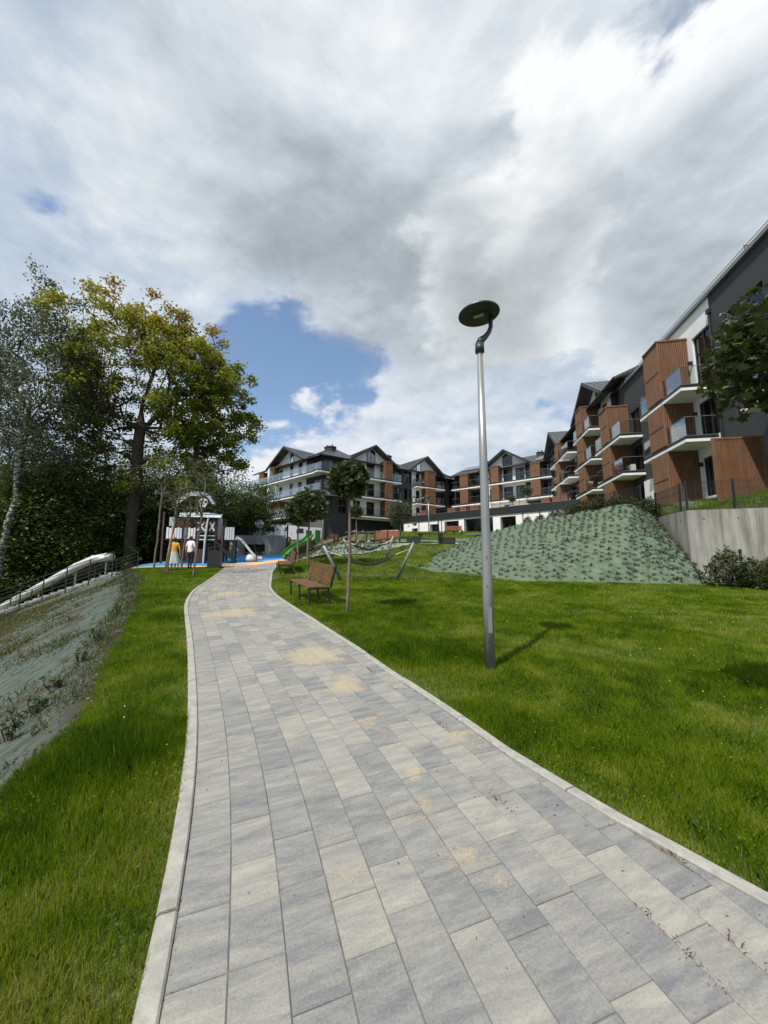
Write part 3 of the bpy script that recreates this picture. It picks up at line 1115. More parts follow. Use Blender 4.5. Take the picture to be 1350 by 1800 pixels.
def lawn_mask(x, y):
    left = (x < x_left(y) + 0.018) & (x > xe(y) + 0.22 * (fbm(y * 1.5, x * 1.5, 77, 3) - 0.25)) & (y < np.interp(x, SSAND[:, 0], SSAND[:, 1]) - 0.15)
    fy = np.interp(x, FP[:, 0], FP[:, 1])
    ry2 = np.interp(x, [2.0, 4.1, 6.6, 9], [23.0, 24.6, 24.6, 22.5])
    right = (x > x_right(y) - 0.018) & ((x < FP[0, 0]) | (y < fy + 0.22) | ((y > ry2) & (x < 7)) | ((x < 4.2) & (y > fy + 1.0)))
    bank = (y > 20.4) & (x < 1.6) & (y > np.interp(x, [-6.4, -5.4, -3.4, -1.2, 0.8, 1.6], [24.5, 22.2, 20.3, 21.0, 23.8, 26]))
    right &= ~bank & (y < 26.0) & ~((x > 12) & (y > 14.2))
    right &= ~((y > 21) & (x < -5.6))
    return left | right


RHO0 = 15000.0
P_ = []
for (d0, d1) in [(1.2, 2.5), (2.5, 4), (4, 6), (6, 9), (9, 14), (14, 20), (20, 30)]:
    rho = RHO0 * (2.6 / max(d0, 2.6)) ** 1.55
    area = math.radians(104) / 2 * (d1 ** 2 - d0 ** 2)
    nn = int(rho * area)
    r_ = np.sqrt(rng.uniform(d0 ** 2, d1 ** 2, nn))
    a_ = rng.uniform(math.radians(-52), math.radians(52), nn)
    x_, y_ = r_ * np.sin(a_), r_ * np.cos(a_)
    mk = lawn_mask(x_, y_)
    P_.append(np.stack([x_[mk], y_[mk], r_[mk]], -1))
G = np.concatenate(P_)
x_, y_, d_ = G.T
z_ = zg(x_, y_)
patch = fbm(x_ * 0.9, y_ * 0.9, 51, 4)
fine = fbm(x_ * 4, y_ * 4, 57, 3)
near_edge = np.minimum(np.abs(x_ - x_left(y_)), np.abs(x_ - x_right(y_)))
length = 0.040 + 0.075 * np.clip((patch - 0.3) * 1.8, 0, 1) + 0.02 * rng.random(len(x_))
tuft = gr(215, 1345)
td = np.hypot(x_ - tuft.x, y_ - tuft.y)
length = length + 0.09 * np.exp(-(td / 0.38) ** 2)
length = length + 0.035 * np.clip((3.6 - d_) / 1.5, 0, 1) * (x_ < 0)
length *= 0.62 + 0.38 * np.clip(near_edge / 0.25, 0, 1)
width = 0.0034 * np.maximum(1, d_ / 3.2) ** 0.75 * rng.uniform(0.7, 1.3, len(x_))
lean = np.clip(np.abs(rng.normal(0.32, 0.26, len(x_))), 0.03, 0.93)
dry = np.clip((fbm(x_ * 1.7 + 30, y_ * 1.7, 131, 4) - 0.58) * 4, 0, 1)
tint = np.clip(0.47 + 0.12 * dry + (fine - 0.5) * 1.1 + (0.5 - patch) * 0.9 + rng.normal(0, 0.16, len(x_)) - 0.35 * np.exp(-(td / 0.38) ** 2) + 0.12 * np.exp(-near_edge / 0.15), 0, 0.93)
tint = np.where(rng.random(len(x_)) < 0.02 + 0.05 * dry, 1.0, tint)
o = blades('grass', x_, y_, z_, length, width, lean, tint)
tag(o, 'lush green lawn grass on both sides of the path', 'grass', kind='stuff')
print('blades', len(x_))

# lawn beyond the upper path, terrace lawn
nn = 26000
x_ = rng.uniform(-2, 16, nn)
y_ = rng.uniform(32.6, 52, nn)
mk = (y_ > np.interp(x_, [-2, 3, 10, 16], [32.4, 33, 34.6, 36])) & (y_ < 58.2 - (x_ - 3) * 0.937 - 0.2)
x_, y_ = x_[mk], y_[mk]
o = blades('grass', x_, y_, zg(x_, y_), rng.uniform(0.1, 0.2, len(x_)), np.full(len(x_), 0.035), rng.uniform(0.05, 0.5, len(x_)), np.clip(rng.normal(0.55, 0.2, len(x_)), 0, 0.95), 3)
tag(o, 'grass strip in front of the white garage wall', 'grass', kind='stuff')
nn = 30000
y_ = rng.uniform(13.6, 24, nn)
x_ = np.interp(y_, XLY[:, 0], XLY[:, 1]) + 0.15 + rng.random(nn) * (xfac(y_) - np.interp(y_, XLY[:, 0], XLY[:, 1]) - 0.2)
o = blades('grass', x_, y_, zterr(x_, y_), rng.uniform(0.08, 0.22, nn), np.full(nn, 0.016), rng.uniform(0.05, 0.5, nn), np.clip(rng.normal(0.45, 0.2, nn), 0, 0.95), 3)
tag(o, 'grass on the terrace behind the mesh fence', 'grass', kind='stuff')

# small flowers in the lawn
nn = 650
x_ = rng.uniform(-4, 9, nn)
y_ = rng.uniform(3, 16, nn)
mk = lawn_mask(x_, y_) & (fbm(x_ * 0.6, y_ * 0.6, 91, 3) > 0.46)
x_, y_ = x_[mk], y_[mk]
nn = len(x_)
h = zg(x_, y_) + rng.uniform(0.05, 0.10, nn)
ang = np.linspace(0, 2 * np.pi, 6, endpoint=False)
rad = rng.uniform(0.003, 0.007, nn) * np.maximum(1, np.hypot(x_, y_) / 9)
V = np.stack([x_[:, None] + np.cos(ang) * rad[:, None], y_[:, None] + np.sin(ang) * rad[:, None] * 0.9, h[:, None] + np.sin(ang) * rad[:, None] * 0.5], -1)
o = ngons('lawn_flowers', V.reshape(-1, 3), 6, 'flower', tint=np.where(rng.random(nn) < 0.65, 0.2, 0.9))
tag(o, 'tiny yellow and white flowers dotted through the lawn', 'flowers', kind='stuff')

# weeds and dry litter in the joints along the kerbs
nn = 1500
ss = rng.uniform(0.3, 14, nn)
side = np.where(rng.random(nn) < 0.5, -1, 1)
vv = side * (HW - 0.088 + rng.normal(0, 0.006, nn)) + np.where(side > 0, widen(ss), 0)
extra = rng.random(nn) < 0.18
vv = np.where(extra & (side > 0), 1.02 - RW * rng.integers(0, 4, nn) + rng.normal(0, 0.006, nn), vv)
cl = vnoise(ss * 1.7, side * 9.0, 13)
mk = cl > 0.42
ss, vv = ss[mk], vv[mk]
x_, y_ = pv(ss, vv)
o = blades('kerb_weeds', x_, y_, zg(x_, y_) + PATH_UP - 0.008, rng.uniform(0.012, 0.04, len(x_)), rng.uniform(0.002, 0.005, len(x_)), rng.uniform(0.3, 0.9, len(x_)), np.clip(rng.normal(0.6, 0.3, len(x_)), 0, 1), 5, 'weed')
tag(o, 'sprigs of weed and dry litter in the path joints', 'weeds', kind='stuff')

# weeds on the slope
nn = 150000
y_ = rng.uniform(2, 21, nn)
d_ = rng.uniform(0.05, 13, nn)
x_ = xe(y_) - d_
dens = fbm(x_ * 0.7 + 4, y_ * 0.7, 61, 4)
band = np.exp(-((d_ - 3.9 - 0.05 * y_) / 1.5) ** 2)
mk = (dens + 0.16 * band + 0.08 * (d_ > 5.5) + rng.normal(0, 0.07, nn) > 0.60) | ((d_ < 0.5) & (rng.random(nn) < 0.8) & (dens > 0.36))
x_, y_, d_ = x_[mk], y_[mk], d_[mk]
dist = np.hypot(x_, y_)
o = blades('slope_weeds', x_, y_, zg(x_, y_) + 0.03, rng.uniform(0.05, 0.16, len(x_)), 0.008 * np.maximum(1, dist / 6), rng.uniform(0.2, 0.9, len(x_)), np.clip(0.35 + 0.4 * np.exp(-((d_ - 3.9) / 1.6) ** 2) + rng.normal(0, 0.22, len(x_)), 0, 1), 5, 'weed')
tag(o, 'sparse weeds growing through the geotextile on the left bank', 'weeds', kind='stuff')
nn = 2600
x_ = rng.uniform(-6.6, 1.5, nn)
y_ = rng.uniform(20.8, 26.2, nn)
mk = (y_ > np.interp(x_, [-6.4, -5.4, -3.4, -1.2, 0.8], [25, 22.5, 20.6, 21.2, 24])) & (fbm(x_ * 1.5, y_ * 1.5, 5, 3) > 0.45)
x_, y_ = x_[mk], y_[mk]
o = blades('bank_weeds', x_, y_, zg(x_, y_) + 0.05, rng.uniform(0.08, 0.25, len(x_)), np.full(len(x_), 0.04), rng.uniform(0.2, 0.9, len(x_)), rng.random(len(x_)) * 0.7, 5, 'weed')
tag(o, 'low plants on the bank below the upper path', 'weeds', kind='stuff')
nn = 3500
y_ = rng.uniform(27, 37, nn)
x_ = np.interp(y_, [27, 30, 33.4, 36.8], [-6.6, -7.3, -8.2, -8]) + rng.random(nn) * 2.0
mk = fbm(x_ * 1.2, y_ * 1.2, 15, 3) > 0.38
x_, y_ = x_[mk], y_[mk]
o = blades('bank_weeds', x_, y_, zg(x_, y_) + 0.05, rng.uniform(0.15, 0.45, len(x_)), np.full(len(x_), 0.06), rng.uniform(0.2, 0.9, len(x_)), rng.random(len(x_)) * 0.9, 5, 'weed')
tag(o, 'rough weeds on the bank beside the driveway wall', 'weeds', kind='stuff')

# dry flecks and crumbs lying on the pavers
nn = 420
ss = rng.uniform(0.8, 9, nn)
vv = np.where(rng.random(nn) < 0.45, 1.02 - np.abs(rng.normal(0, 0.16, nn)) + widen(ss), rng.uniform(-1.0, 1.0, nn))
x_, y_ = pv(ss, vv)
o = blades('path_litter', x_, y_, zg(x_, y_) + PATH_UP + 0.004, rng.uniform(0.006, 0.03, nn), rng.uniform(0.003, 0.008, nn), rng.uniform(0.8, 0.97, nn), rng.uniform(0.0, 0.35, nn), 5, 'litter')
tag(o, 'dry brown flecks scattered on the path', 'litter', kind='stuff')

# clover and plantain leaves low in the turf
sel = rng.random(len(G)) < 0.05
cx_, cy_, cd_ = G[sel].T
cl = fbm(cx_ * 1.1, cy_ * 1.1, 171, 3)
mk = cl > 0.5
cx_, cy_, cd_ = cx_[mk], cy_[mk], cd_[mk]
nn = len(cx_)
ang = np.linspace(0, 2 * np.pi, 5, endpoint=False)
rad = rng.uniform(0.003, 0.0075, nn) * np.maximum(1, cd_ / 5)
til = rng.normal(0, 0.4, (nn, 2))
ox, oy = np.cos(ang) * rad[:, None], np.sin(ang) * rad[:, None]
V = np.stack([cx_[:, None] + ox, cy_[:, None] + oy, (zg(cx_, cy_) + rng.uniform(0.03, 0.075, nn))[:, None] + ox * til[:, :1] + oy * til[:, 1:]], -1)
o = ngons('clover', V.reshape(-1, 3), 5, 'grass', tint=np.clip(rng.normal(0.42, 0.18, nn), 0, 0.8))
tag(o, 'clover leaves scattered through the lawn', 'clover', kind='stuff')

# clods and small stones on the bank beside the turf
nn = 6000
y_ = rng.uniform(1.8, 19, nn)
d_ = np.abs(rng.normal(0, 0.45, nn)) + np.where(rng.random(nn) < 0.3, rng.random(nn) * 5, 0)
x_ = xe(y_) - d_ + 0.12
keep = fbm(x_ * 1.8, y_ * 1.8, 205, 3) > 0.42
x_, y_ = x_[keep], y_[keep]
nn = len(x_)
sz = (0.004 + 0.016 * rng.random(nn) ** 2) * (1 + (np.hypot(x_, y_) / 20))
c0 = np.stack([x_, y_, zg(x_, y_) + 0.035], -1)
oct_ = np.array([(1, 0, 0), (0, 1, 0), (-1, 0, 0), (0, -1, 0), (0, 0, 0.75)], float)
jit = oct_[None] * (1 + rng.normal(0, 0.3, (nn, 5, 1))) * sz[:, None, None]
ra = rng.uniform(0, 6.28, nn)
ca_, sa_ = np.cos(ra)[:, None], np.sin(ra)[:, None]
P5 = np.stack([jit[..., 0] * ca_ - jit[..., 1] * sa_, jit[..., 0] * sa_ + jit[..., 1] * ca_, jit[..., 2]], -1) + c0[:, None]
tri = np.array([(0, 1, 4), (1, 2, 4), (2, 3, 4), (3, 0, 4)])
V = P5[:, tri].reshape(-1, 3)
o = ngons('bank_clods', V, 3, 'clod', tint=np.repeat(rng.random(nn), 4))
tag(o, 'clods of soil and small stones along the edge of the left bank', 'soil clods', kind='stuff')
# dead leaves and small tufts over the cloth
nn = 9000
y_ = rng.uniform(1.8, 20, nn)
d_ = rng.random(nn) ** 1.3 * 8
x_ = xe(y_) - d_
keep = fbm(x_ * 1.1, y_ * 1.1, 305, 3) > 0.5
x_, y_ = x_[keep], y_[keep]
o = blades('bank_litter', x_, y_, zg(x_, y_) + 0.07, rng.uniform(0.02, 0.07, len(x_)), rng.uniform(0.008, 0.025, len(x_)) * np.maximum(1, np.hypot(x_, y_) / 9), rng.uniform(0.6, 0.97, len(x_)), rng.random(len(x_)), 5, 'weed')
tag(o, 'withered leaves and sprigs strewn over the bank cloth', 'litter', kind='stuff')

# russet debris gathered in the joints on the right
cs_r, cv_r = [], []
for k_ in range(26):
    s0_ = random.uniform(1.2, 5.5)
    v0_ = 1.02 - RW * random.choice([0, 0, 0, 1, 1, 2]) + (float(widen(s0_)) if random.random() < 0.35 else 0.0)
    m0 = random.randint(12, 40)
    cs_r.append(s0_ + rng.normal(0, 0.07, m0))
    cv_r.append(v0_ + rng.normal(0, 0.014, m0))
x_, y_ = pv(np.concatenate(cs_r), np.concatenate(cv_r))
nn = len(x_)
o = blades('joint_debris', x_, y_, zg(x_, y_) + PATH_UP + 0.003, rng.uniform(0.008, 0.035, nn), rng.uniform(0.002, 0.006, nn), rng.uniform(0.6, 0.96, nn), rng.uniform(0.2, 0.7, nn), 5, 'litter')
tag(o, 'russet plant debris gathered in the paver joints by the right kerb', 'litter', kind='stuff')

# ragged fringe where turf and bank meet
nn = 16000
y_ = rng.uniform(1.5, 20, nn) ** 1.0
d_ = rng.normal(0.08, 0.22, nn)
x_ = xe(y_) - d_
keep = (fbm(x_ * 2.2, y_ * 2.2, 405, 3) > 0.44) & (d_ > -0.3)
x_, y_, d_ = x_[keep], y_[keep], d_[keep]
dist = np.hypot(x_, y_)
o = blades('bank_fringe', x_, y_, zg(x_, y_) + 0.02, rng.uniform(0.03, 0.10, len(x_)), 0.005 * np.maximum(1, dist / 5), rng.uniform(0.15, 0.9, len(x_)), np.clip(rng.normal(0.45, 0.28, len(x_)), 0, 1), 5, 'weed')
tag(o, 'ragged fringe of weeds between the left lawn and the bank', 'weeds', kind='stuff')

# ------------------------------------------------------------------ apartment blocks
F0, F1, F2, F3, EAVE, APEX = 5.1, 8.05, 11.0, 13.95, 16.8, 19.75
GROUND_Z = 4.0


def wing(name, label, P0, P1, zb):
    rz = math.atan2(P1[1] - P0[1], P1[0] - P0[0])
    w = empty(name, (P0[0], P0[1], zb), rz, zb)
    w['label'] = label
    w['category'] = 'building'
    return w


def window(w, u0, u1, z0, z1, y=0.2, nv=2, nh=0, cur=None, name='window'):
    """frame with mullions, pane behind, sometimes a curtain"""
    f = MB()
    t = 0.07
    f.box(u0, u1, y - 0.05, y + 0.03, z0, z0 + t).box(u0, u1, y - 0.05, y + 0.03, z1 - t, z1)
    f.box(u0, u0 + t, y - 0.05, y + 0.03, z0 + t, z1 - t).box(u1 - t, u1, y - 0.05, y + 0.03, z0 + t, z1 - t)
    for i in range(1, nv):
        c = u0 + (u1 - u0) * i / nv
        f.box(c - 0.045, c + 0.045, y - 0.055, y + 0.025, z0 + t, z1 - t)
    for i in range(1, nh + 1):
        c = z0 + (z1 - z0) * i / (nh + 1)
        f.box(u0 + t, u1 - t, y - 0.045, y + 0.02, c - 0.03, c + 0.03)
    o = f.build(name, 'frame_dark', w)
    MB().quad((u0 + t, y, z0 + t), (u1 - t, y, z0 + t), (u1 - t, y, z1 - t), (u0 + t, y, z1 - t)).build('pane', 'window_glass', o)
    cur = random.random() if cur is None else cur
    if cur > 0.48:
        a = u0 + 0.08 if cur > 0.8 else u0 + (u1 - u0) * 0.55
        b_ = u0 + (u1 - u0) * (0.45 if cur > 0.8 else 1.0) - 0.08
        c = MB()
        k = max(3, int((b_ - a) / 0.12))
        for i in range(k):
            xa, xb = a + (b_ - a) * i / k, a + (b_ - a) * (i + 1) / k
            c.quad((xa, y + 0.14 + 0.05 * (i % 2), z0 + 0.08), (xb, y + 0.14 + 0.05 * ((i + 1) % 2), z0 + 0.08), (xb, y + 0.14 + 0.05 * ((i + 1) % 2), z1 - 0.08), (xa, y + 0.14 + 0.05 * (i % 2), z1 - 0.08))
        c.build('curtain', 'curtain', o)
    return o


def wall(w, u0, u1, z0, z1, ops, mat, y=0.0, depth=0.22):
    """wall with true openings: ops = (u0, u1, z0, z1, divisions, transoms)"""
    us = sorted({u0, u1} | {q for o in ops for q in o[:2] if u0 < q < u1})
    zs = sorted({z0, z1} | {q for o in ops for q in o[2:4] if z0 < q < z1})
    mb = MB()
    for a, b_ in zip(us, us[1:]):
        for c, d in zip(zs, zs[1:]):
            mu, mz = (a + b_) / 2, (c + d) / 2
            if any(o[0] < mu < o[1] and o[2] < mz < o[3] for o in ops):
                continue
            mb.quad((a, y, c), (b_, y, c), (b_, y, d), (a, y, d))
    for o in ops:
        a, b_, c, d = max(o[0], u0), min(o[1], u1), o[2], o[3]
        q = y + depth
        mb.quad((a, y, c), (a, y, d), (a, q, d), (a, q, c)).quad((b_, y, d), (b_, y, c), (b_, q, c), (b_, q, d))
        mb.quad((a, y, d), (b_, y, d), (b_, q, d), (a, q, d)).quad((b_, y, c), (a, y, c), (a, q, c), (b_, q, c))
    wo_ = mb.build('wall', mat, w)
    for o in ops:
        if len(o) > 4 and o[4]:
            window(w, o[0], o[1], o[2], o[3], y + depth - 0.05, o[4], o[5] if len(o) > 5 else 0)
    return wo_


def balcony(w, u0, u1, z, dep=1.6, gl=True, left=True, right=True, rail=1.05, slab_mat='white_render'):
    """z: underside of the slab"""
    s = MB().box(u0, u1, -dep, -0.004, z, z + 0.16).build('balcony', slab_mat, w)
    MB().box(u0 + 0.02, u1 - 0.02, -dep + 0.02, -0.006, z + 0.162, z + 0.34).build('slab_edge', 'black_metal', s)
    MB().box(u0 + 0.015, u1 - 0.015, -dep + 0.015, -0.008, z + 0.342, z + 0.37).build('drip_edge', 'grey_paint', s)
    if gl:
        k = max(1, round((u1 - u0) / 1.7))
        for i in range(k):
            a, b_ = u0 + 0.06 + (u1 - u0 - 0.12) * i / k, u0 + 0.06 + (u1 - u0 - 0.12) * (i + 1) / k
            MB().box(a + 0.012, b_ - 0.012, -dep + 0.07, -dep + 0.085, z + 0.40, z + 0.37 + rail).build('glass_panel', 'balcony_glass', s)
        if left:
            MB().box(u0 + 0.06, u0 + 0.075, -dep + 0.10, -0.02, z + 0.40, z + 0.37 + rail).build('glass_panel', 'balcony_glass', s)
        if right:
            MB().box(u1 - 0.075, u1 - 0.06, -dep + 0.10, -0.02, z + 0.40, z + 0.37 + rail).build('glass_panel', 'balcony_glass', s)
        r = MB()
        zz = z + 0.372 + rail
        r.box(u0 + 0.04, u1 - 0.04, -dep + 0.06, -dep + 0.095, zz, zz + 0.03)
        if left:
            r.box(u0 + 0.04, u0 + 0.08, -dep + 0.097, -0.01, zz, zz + 0.03)
        if right:
            r.box(u1 - 0.08, u1 - 0.04, -dep + 0.097, -0.01, zz, zz + 0.03)
        r.build('handrail', 'grey_paint', s)
    return s


def tower(w, u0, u1, z0, z1, dep=1.58, pitch=0.12, gaps=()):
    """box of timber slats in front of the wall, cut by the balcony slabs"""
    f = MB()
    spans = []
    zc_ = z0
    for g in sorted(gaps) + [None]:
        top = z1 if g is None else min(g, z1)
        if top - zc_ > 0.3:
            spans.append((zc_, top))
        if g is None:
            break
        zc_ = g + 0.38
    sl = MB()
    for (a, b_) in spans:
        f.box(u0 + 0.03, u1 - 0.03, -dep - 0.055, -0.02, a, b_ - 0.002)
        k = int((u1 - u0) / pitch)
        for i in range(k):
            x = u0 + (u1 - u0) * (i + 0.5) / k
            sl.box(x - pitch * 0.33, x + pitch * 0.33, -dep - 0.10, -dep - 0.057, a + 0.02, b_ - 0.02)
        k = int(dep / pitch)
        for i in range(k):
            y = -dep + dep * (i + 0.5) / k
            sl.box(u1 - 0.028, u1 + 0.012, y - pitch * 0.3, y + pitch * 0.3, a + 0.02, b_ - 0.02)
            sl.box(u0 - 0.012, u0 + 0.028, y - pitch * 0.3, y + pitch * 0.3, a + 0.02, b_ - 0.02)
        m_ = (a + b_) / 2
        sl.box(u0 - 0.02, u1 + 0.02, -dep - 0.12, -dep - 0.102, m_ - 0.04, m_ + 0.04)
        sl.box(u0 - 0.022, u0 + 0.03, -dep - 0.125, -dep - 0.035, a, b_).box(u1 - 0.03, u1 + 0.022, -dep - 0.125, -dep - 0.035, a, b_)
    o = f.build('timber_screen', 'timber_dark', w)
    s_ = sl.build('slats', 'timber', o)
    s_['kind'] = 'stuff'
    MB().box(u0 - 0.05, u1 + 0.05, -dep - 0.16, -0.01, z1, z1 + 0.10).build('screen_cap', 'timber', o)
    return o


def seams(mb, a, b_, c, d, step=0.55, h=0.035):
    """standing seams on the roof face a-b (eave) to d-c (ridge)"""
    a, b_, c, d = map(Vector, (a, b_, c, d))
    L = (b_ - a).length
    k = int(L / step)
    nrm = (b_ - a).cross(d - a).normalized()
    for i in range(1, k):
        f = i / k
        mb.bar(a + (b_ - a) * f + nrm * h / 2, d + (c - d) * f + nrm * h / 2, 0.03, h, up=nrm)


def main_roof(w, u0, u1, over=0.8, ridge_y=6.5, depth=13.0, hip0=0.0, hip1=0.0, eave=EAVE, apex=APEX):
    ye = -over
    a, b_ = (u0, ye, eave), (u1, ye, eave)
    c, d = (u1 - hip1, ridge_y, apex), (u0 + hip0, ridge_y, apex)
    e_, f_ = (u1, depth + over, eave), (u0, depth + over, eave)
    r = MB()
    r.slab([a, b_, c, d], 0.22).slab([d, c, e_, f_], 0.22)
    if hip0:
        r.slab([f_, a, d, d], 0.22)
    if hip1:
        r.slab([b_, e_, c, c], 0.22)
    o = r.build('roof', 'roof_metal', w)
    s = MB()
    seams(s, a, b_, c, d)
    s.build('seams', 'roof_metal', o)['kind'] = 'stuff'
    g = MB()
    g.tube([(u0, ye - 0.07, eave - 0.10), (u1, ye - 0.07, eave - 0.10)], 0.075, 8)
    g.build('gutter', 'black_metal', o)
    return o


def gable(w, c, hw, z0=EAVE, apex=APEX, over=1.1, back=6.5, wall_mat='white_render', win=(-0.8, 0.8), base=None):
    """cross gable: wall triangle, attic window and two roof faces running back to the ridge"""
    base = EAVE - 0.15 if base is None else base
    sl = (apex - z0) / hw
    ww = hw - 0.55
    top = lambda u: apex - 0.30 - sl * abs(u - c)
    pts = [(c - ww, 0.002, base), (c + ww, 0.002, base), (c + ww, 0.002, top(c + ww)), (c, 0.002, top(c)), (c - ww, 0.002, top(c - ww))]
    MB().prism(pts, (0, 0.3, 0)).build('gable_wall', wall_mat, w)
    if win:
        a, b_ = c + win[0], c + win[1]
        zt = min(top(a), top(b_)) - 0.25
        zb_ = EAVE - 0.2
        f = MB()
        ym = -0.04
        prof = [(a, ym, zb_), (b_, ym, zb_), (b_, ym, top(b_) - 0.28), (min(max(c, a), b_), ym, top(min(max(c, a), b_)) - 0.28), (a, ym, top(a) - 0.28)]
        o = MB().prism(prof, (0, 0.03, 0)).build('attic_window', 'window_glass', w)
        fr = MB()
        for p, q in zip(prof, prof[1:] + prof[:1]):
            if (Vector(p) - Vector(q)).length > 0.05:
                fr.bar(p, q, 0.08, 0.08, up=(0, 1, 0))
        mid = (a + b_) / 2
        fr.bar((mid, ym, zb_), (mid, ym, top(mid) - 0.3), 0.07, 0.07)
        fr.build('frame', 'frame_dark', o)
        MB().prism([(p[0], -0.003, p[2]) for p in prof], (0, 0.004, 0)).build('dark_backing', 'interior', o)
    o = None
    r = MB()
    for s in (-1, 1):
        e0, e1 = (c + s * hw, -over, z0), (c + s * hw, back, z0)
        r0, r1 = (c, -over, apex), (c, back, apex)
        r.slab([e0, e1, r1, r0] if s < 0 else [r0, r1, e1, e0], 0.26)
    o = r.build('roof', 'roof_metal', w)
    sm = MB()
    for s in (-1, 1):
        k = int((back + over) / 0.55)
        for i in range(k + 1):
            y = -over + 0.02 + (back + over - 0.04) * i / k
            sm.bar((c + s * hw, y, z0 + 0.02), (c, y, apex + 0.02), 0.03, 0.04)
    sm.build('seams', 'roof_metal', o)['kind'] = 'stuff'
    v_ = MB()
    for s in (-1, 1):
        v_.bar((c + s * hw, -over - 0.03, z0 - 0.13), (c, -over - 0.03, apex - 0.13), 0.04, 0.30)
    v_.build('verge_board', 'black_metal', o)
    return o


def chimney(w, u, y, z, wu=1.2, wy=0.7, h=1.3):
    o = MB().box(u - wu / 2, u + wu / 2, y - wy / 2, y + wy / 2, z - 1.6, z + h).build('chimney', 'dark_render', w)
    MB().box(u - wu / 2 - 0.08, u + wu / 2 + 0.08, y - wy / 2 - 0.08, y + wy / 2 + 0.08, z + h + 0.002, z + h + 0.14).build('cap', 'black_metal', o)
    p = MB()
    for i in (-1, 1):
        p.tube([(u + i * wu * 0.28, y, z + h + 0.14), (u + i * wu * 0.28, y, z + h + 0.5)], 0.08, 8)
    p.build('flue', 'black_metal', o)


def solar(w, u0, u1, n, ridge_y=6.5, eave=EAVE, apex=APEX, over=0.8, f0=0.35, f1=0.85):
    for i in range(n):
        a, b_ = u0 + (u1 - u0) * i / n + 0.05, u0 + (u1 - u0) * (i + 1) / n - 0.05
        def p(u, f):
            return (u, -over + (ridge_y + over) * f, eave + (apex - eave) * f + 0.16)
        MB().slab([p(a, f0), p(b_, f0), p(b_, f1), p(a, f1)], 0.05).build('solar_panel', 'solar', w)


def downpipe(w, u, z0, z1, y=-0.07):
    MB().tube([(u, y, z0), (u, y, z1)], 0.06, 8).box(u - 0.12, u + 0.12, y - 0.09, y + 0.05, z1, z1 + 0.25).build('downpipe', 'black_metal', w)


def core(w, u0, u1, y0, y1, z0, z1, mat='interior'):
    return MB().box(u0, u1, y0, y1, z0, z1).build('interior', mat, w)


def door(u, wd=1.0, z=F1, h=2.25):
    return (u, u + wd, z + 0.38, z + 0.38 + h, 1)


K = (-8.9, 54.65)
AC = []


def ac(w, u, z, y=-0.45):
    """remember where an air-conditioning unit stands"""
    AC.append((w, u, z, y))


# ---- block with the three gables, long front
L = wing('apartment_block', 'dark apartment block with two white gables behind the lawn trees', K, (14.3, 72), 4.0)
core(L, 0.3, 29.2, 0.75, 12.7, 4.0, EAVE)
opsD = lambda us, zs, wd, h=1.9: [(u, u + wd, z + 0.75, z + 0.75 + h, 2, 1) for u in us for z in zs]
wall(L, 0, 4.6, 4.0, EAVE, [(0.0, 1.9, F3 + 0.4, F3 + 2.5, 2), (0.0, 1.9, F2 + 0.4, F2 + 2.5, 2), (0.3, 1.6, F1 + 0.5, F1 + 2.6, 2, 1), (2.7, 4.0, F1 + 0.5, F1 + 2.6, 2, 1)], 'dark_render')
wall(L, 4.6, 12.9, F1 - 0.2, EAVE, [(7.7, 9.2, z + 0.4, z + 2.65, 2) for z in (F1, F2, F3)] + [(5.2, 6.5, z + 0.4, z + 2.65, 2) for z in (F1, F2)], 'white_render')
wall(L, 4.6, 12.9, 4.0, F1 - 0.2, [(6.2, 8.6, 4.5, 6.9, 3), (9.4, 12.2, 4.5, 6.9, 3)], 'dark_render', y=0.9, depth=0.1)
wall(L, 12.9, 17.1, 4.0, EAVE, opsD([13.4], [F3, F2], 1.2) + opsD([15.4], [F3, F2, F1], 1.45), 'dark_render')
wall(L, 17.1, 22.6, F1 - 0.2, EAVE, [(18.0, 18.9, z + 0.4, z + 2.6, 1) for z in (F1, F2, F3)] + [(21.4, 22.3, z + 0.4, z + 2.6, 1) for z in (F1, F2, F3)], 'white_render')
wall(L, 17.1, 22.6, 4.0, F1 - 0.2, [], 'dark_render')
wall(L, 22.6, 29.2, 4.0, EAVE, opsD([22.9, 24.2], [F3, F2, F1], 1.15) + opsD([26.2], [F3, F2, F1], 1.4), 'dark_render')
MB().box(0, 29.2, 12.4, 12.7, 4.0, EAVE).build('wall', 'dark_render', L)
main_roof(L, -1.0, 29.0, hip0=6.0)
gable(L, 8.75, 4.7, win=(-1.0, 0.5))
gable(L, 19.9, 4.2, win=(-1.7, -0.9))
for z in (F1, F2, F3):
    balcony(L, 4.9 if z < F3 else 6.9, 13.6, z, 1.5)
    balcony(L, 17.2, 19.2, z, 1.2, right=False)
    balcony(L, 19.25, 23.6, z, 1.5)
tower(L, 10.35, 11.65, F1 + 0.4, 17.2, 1.45, 0.16, gaps=(F2, F3))
tower(L, 19.3, 21.1, F1 + 0.4, 17.0, 1.45, 0.16, gaps=(F2, F3))
tower(L, 5.0, 6.0, F2 + 0.4, F3 - 0.02, 1.1, 0.16)
for z in (F2, F3):
    balcony(L, -1.58, 4.4, z, 1.58, left=False)
downpipe(L, 4.62, 4.2, EAVE - 0.5)
downpipe(L, 13.0, 4.2, EAVE - 0.5)
downpipe(L, 24.05 - 0.0, 6.0, EAVE - 0.5)
chimney(L, 3.6, 4.5, 18.3, 1.6, 0.9)
chimney(L, 14.4, 5.4, 18.9, 0.8, 0.8, 1.2)
chimney(L, 16.2, 5.8, 18.9, 1.3, 0.9, 1.7)
chimney(L, 24.3, 5.0, 18.6, 0.8, 0.7, 0.9)
solar(L, 12.2, 15.4, 3)
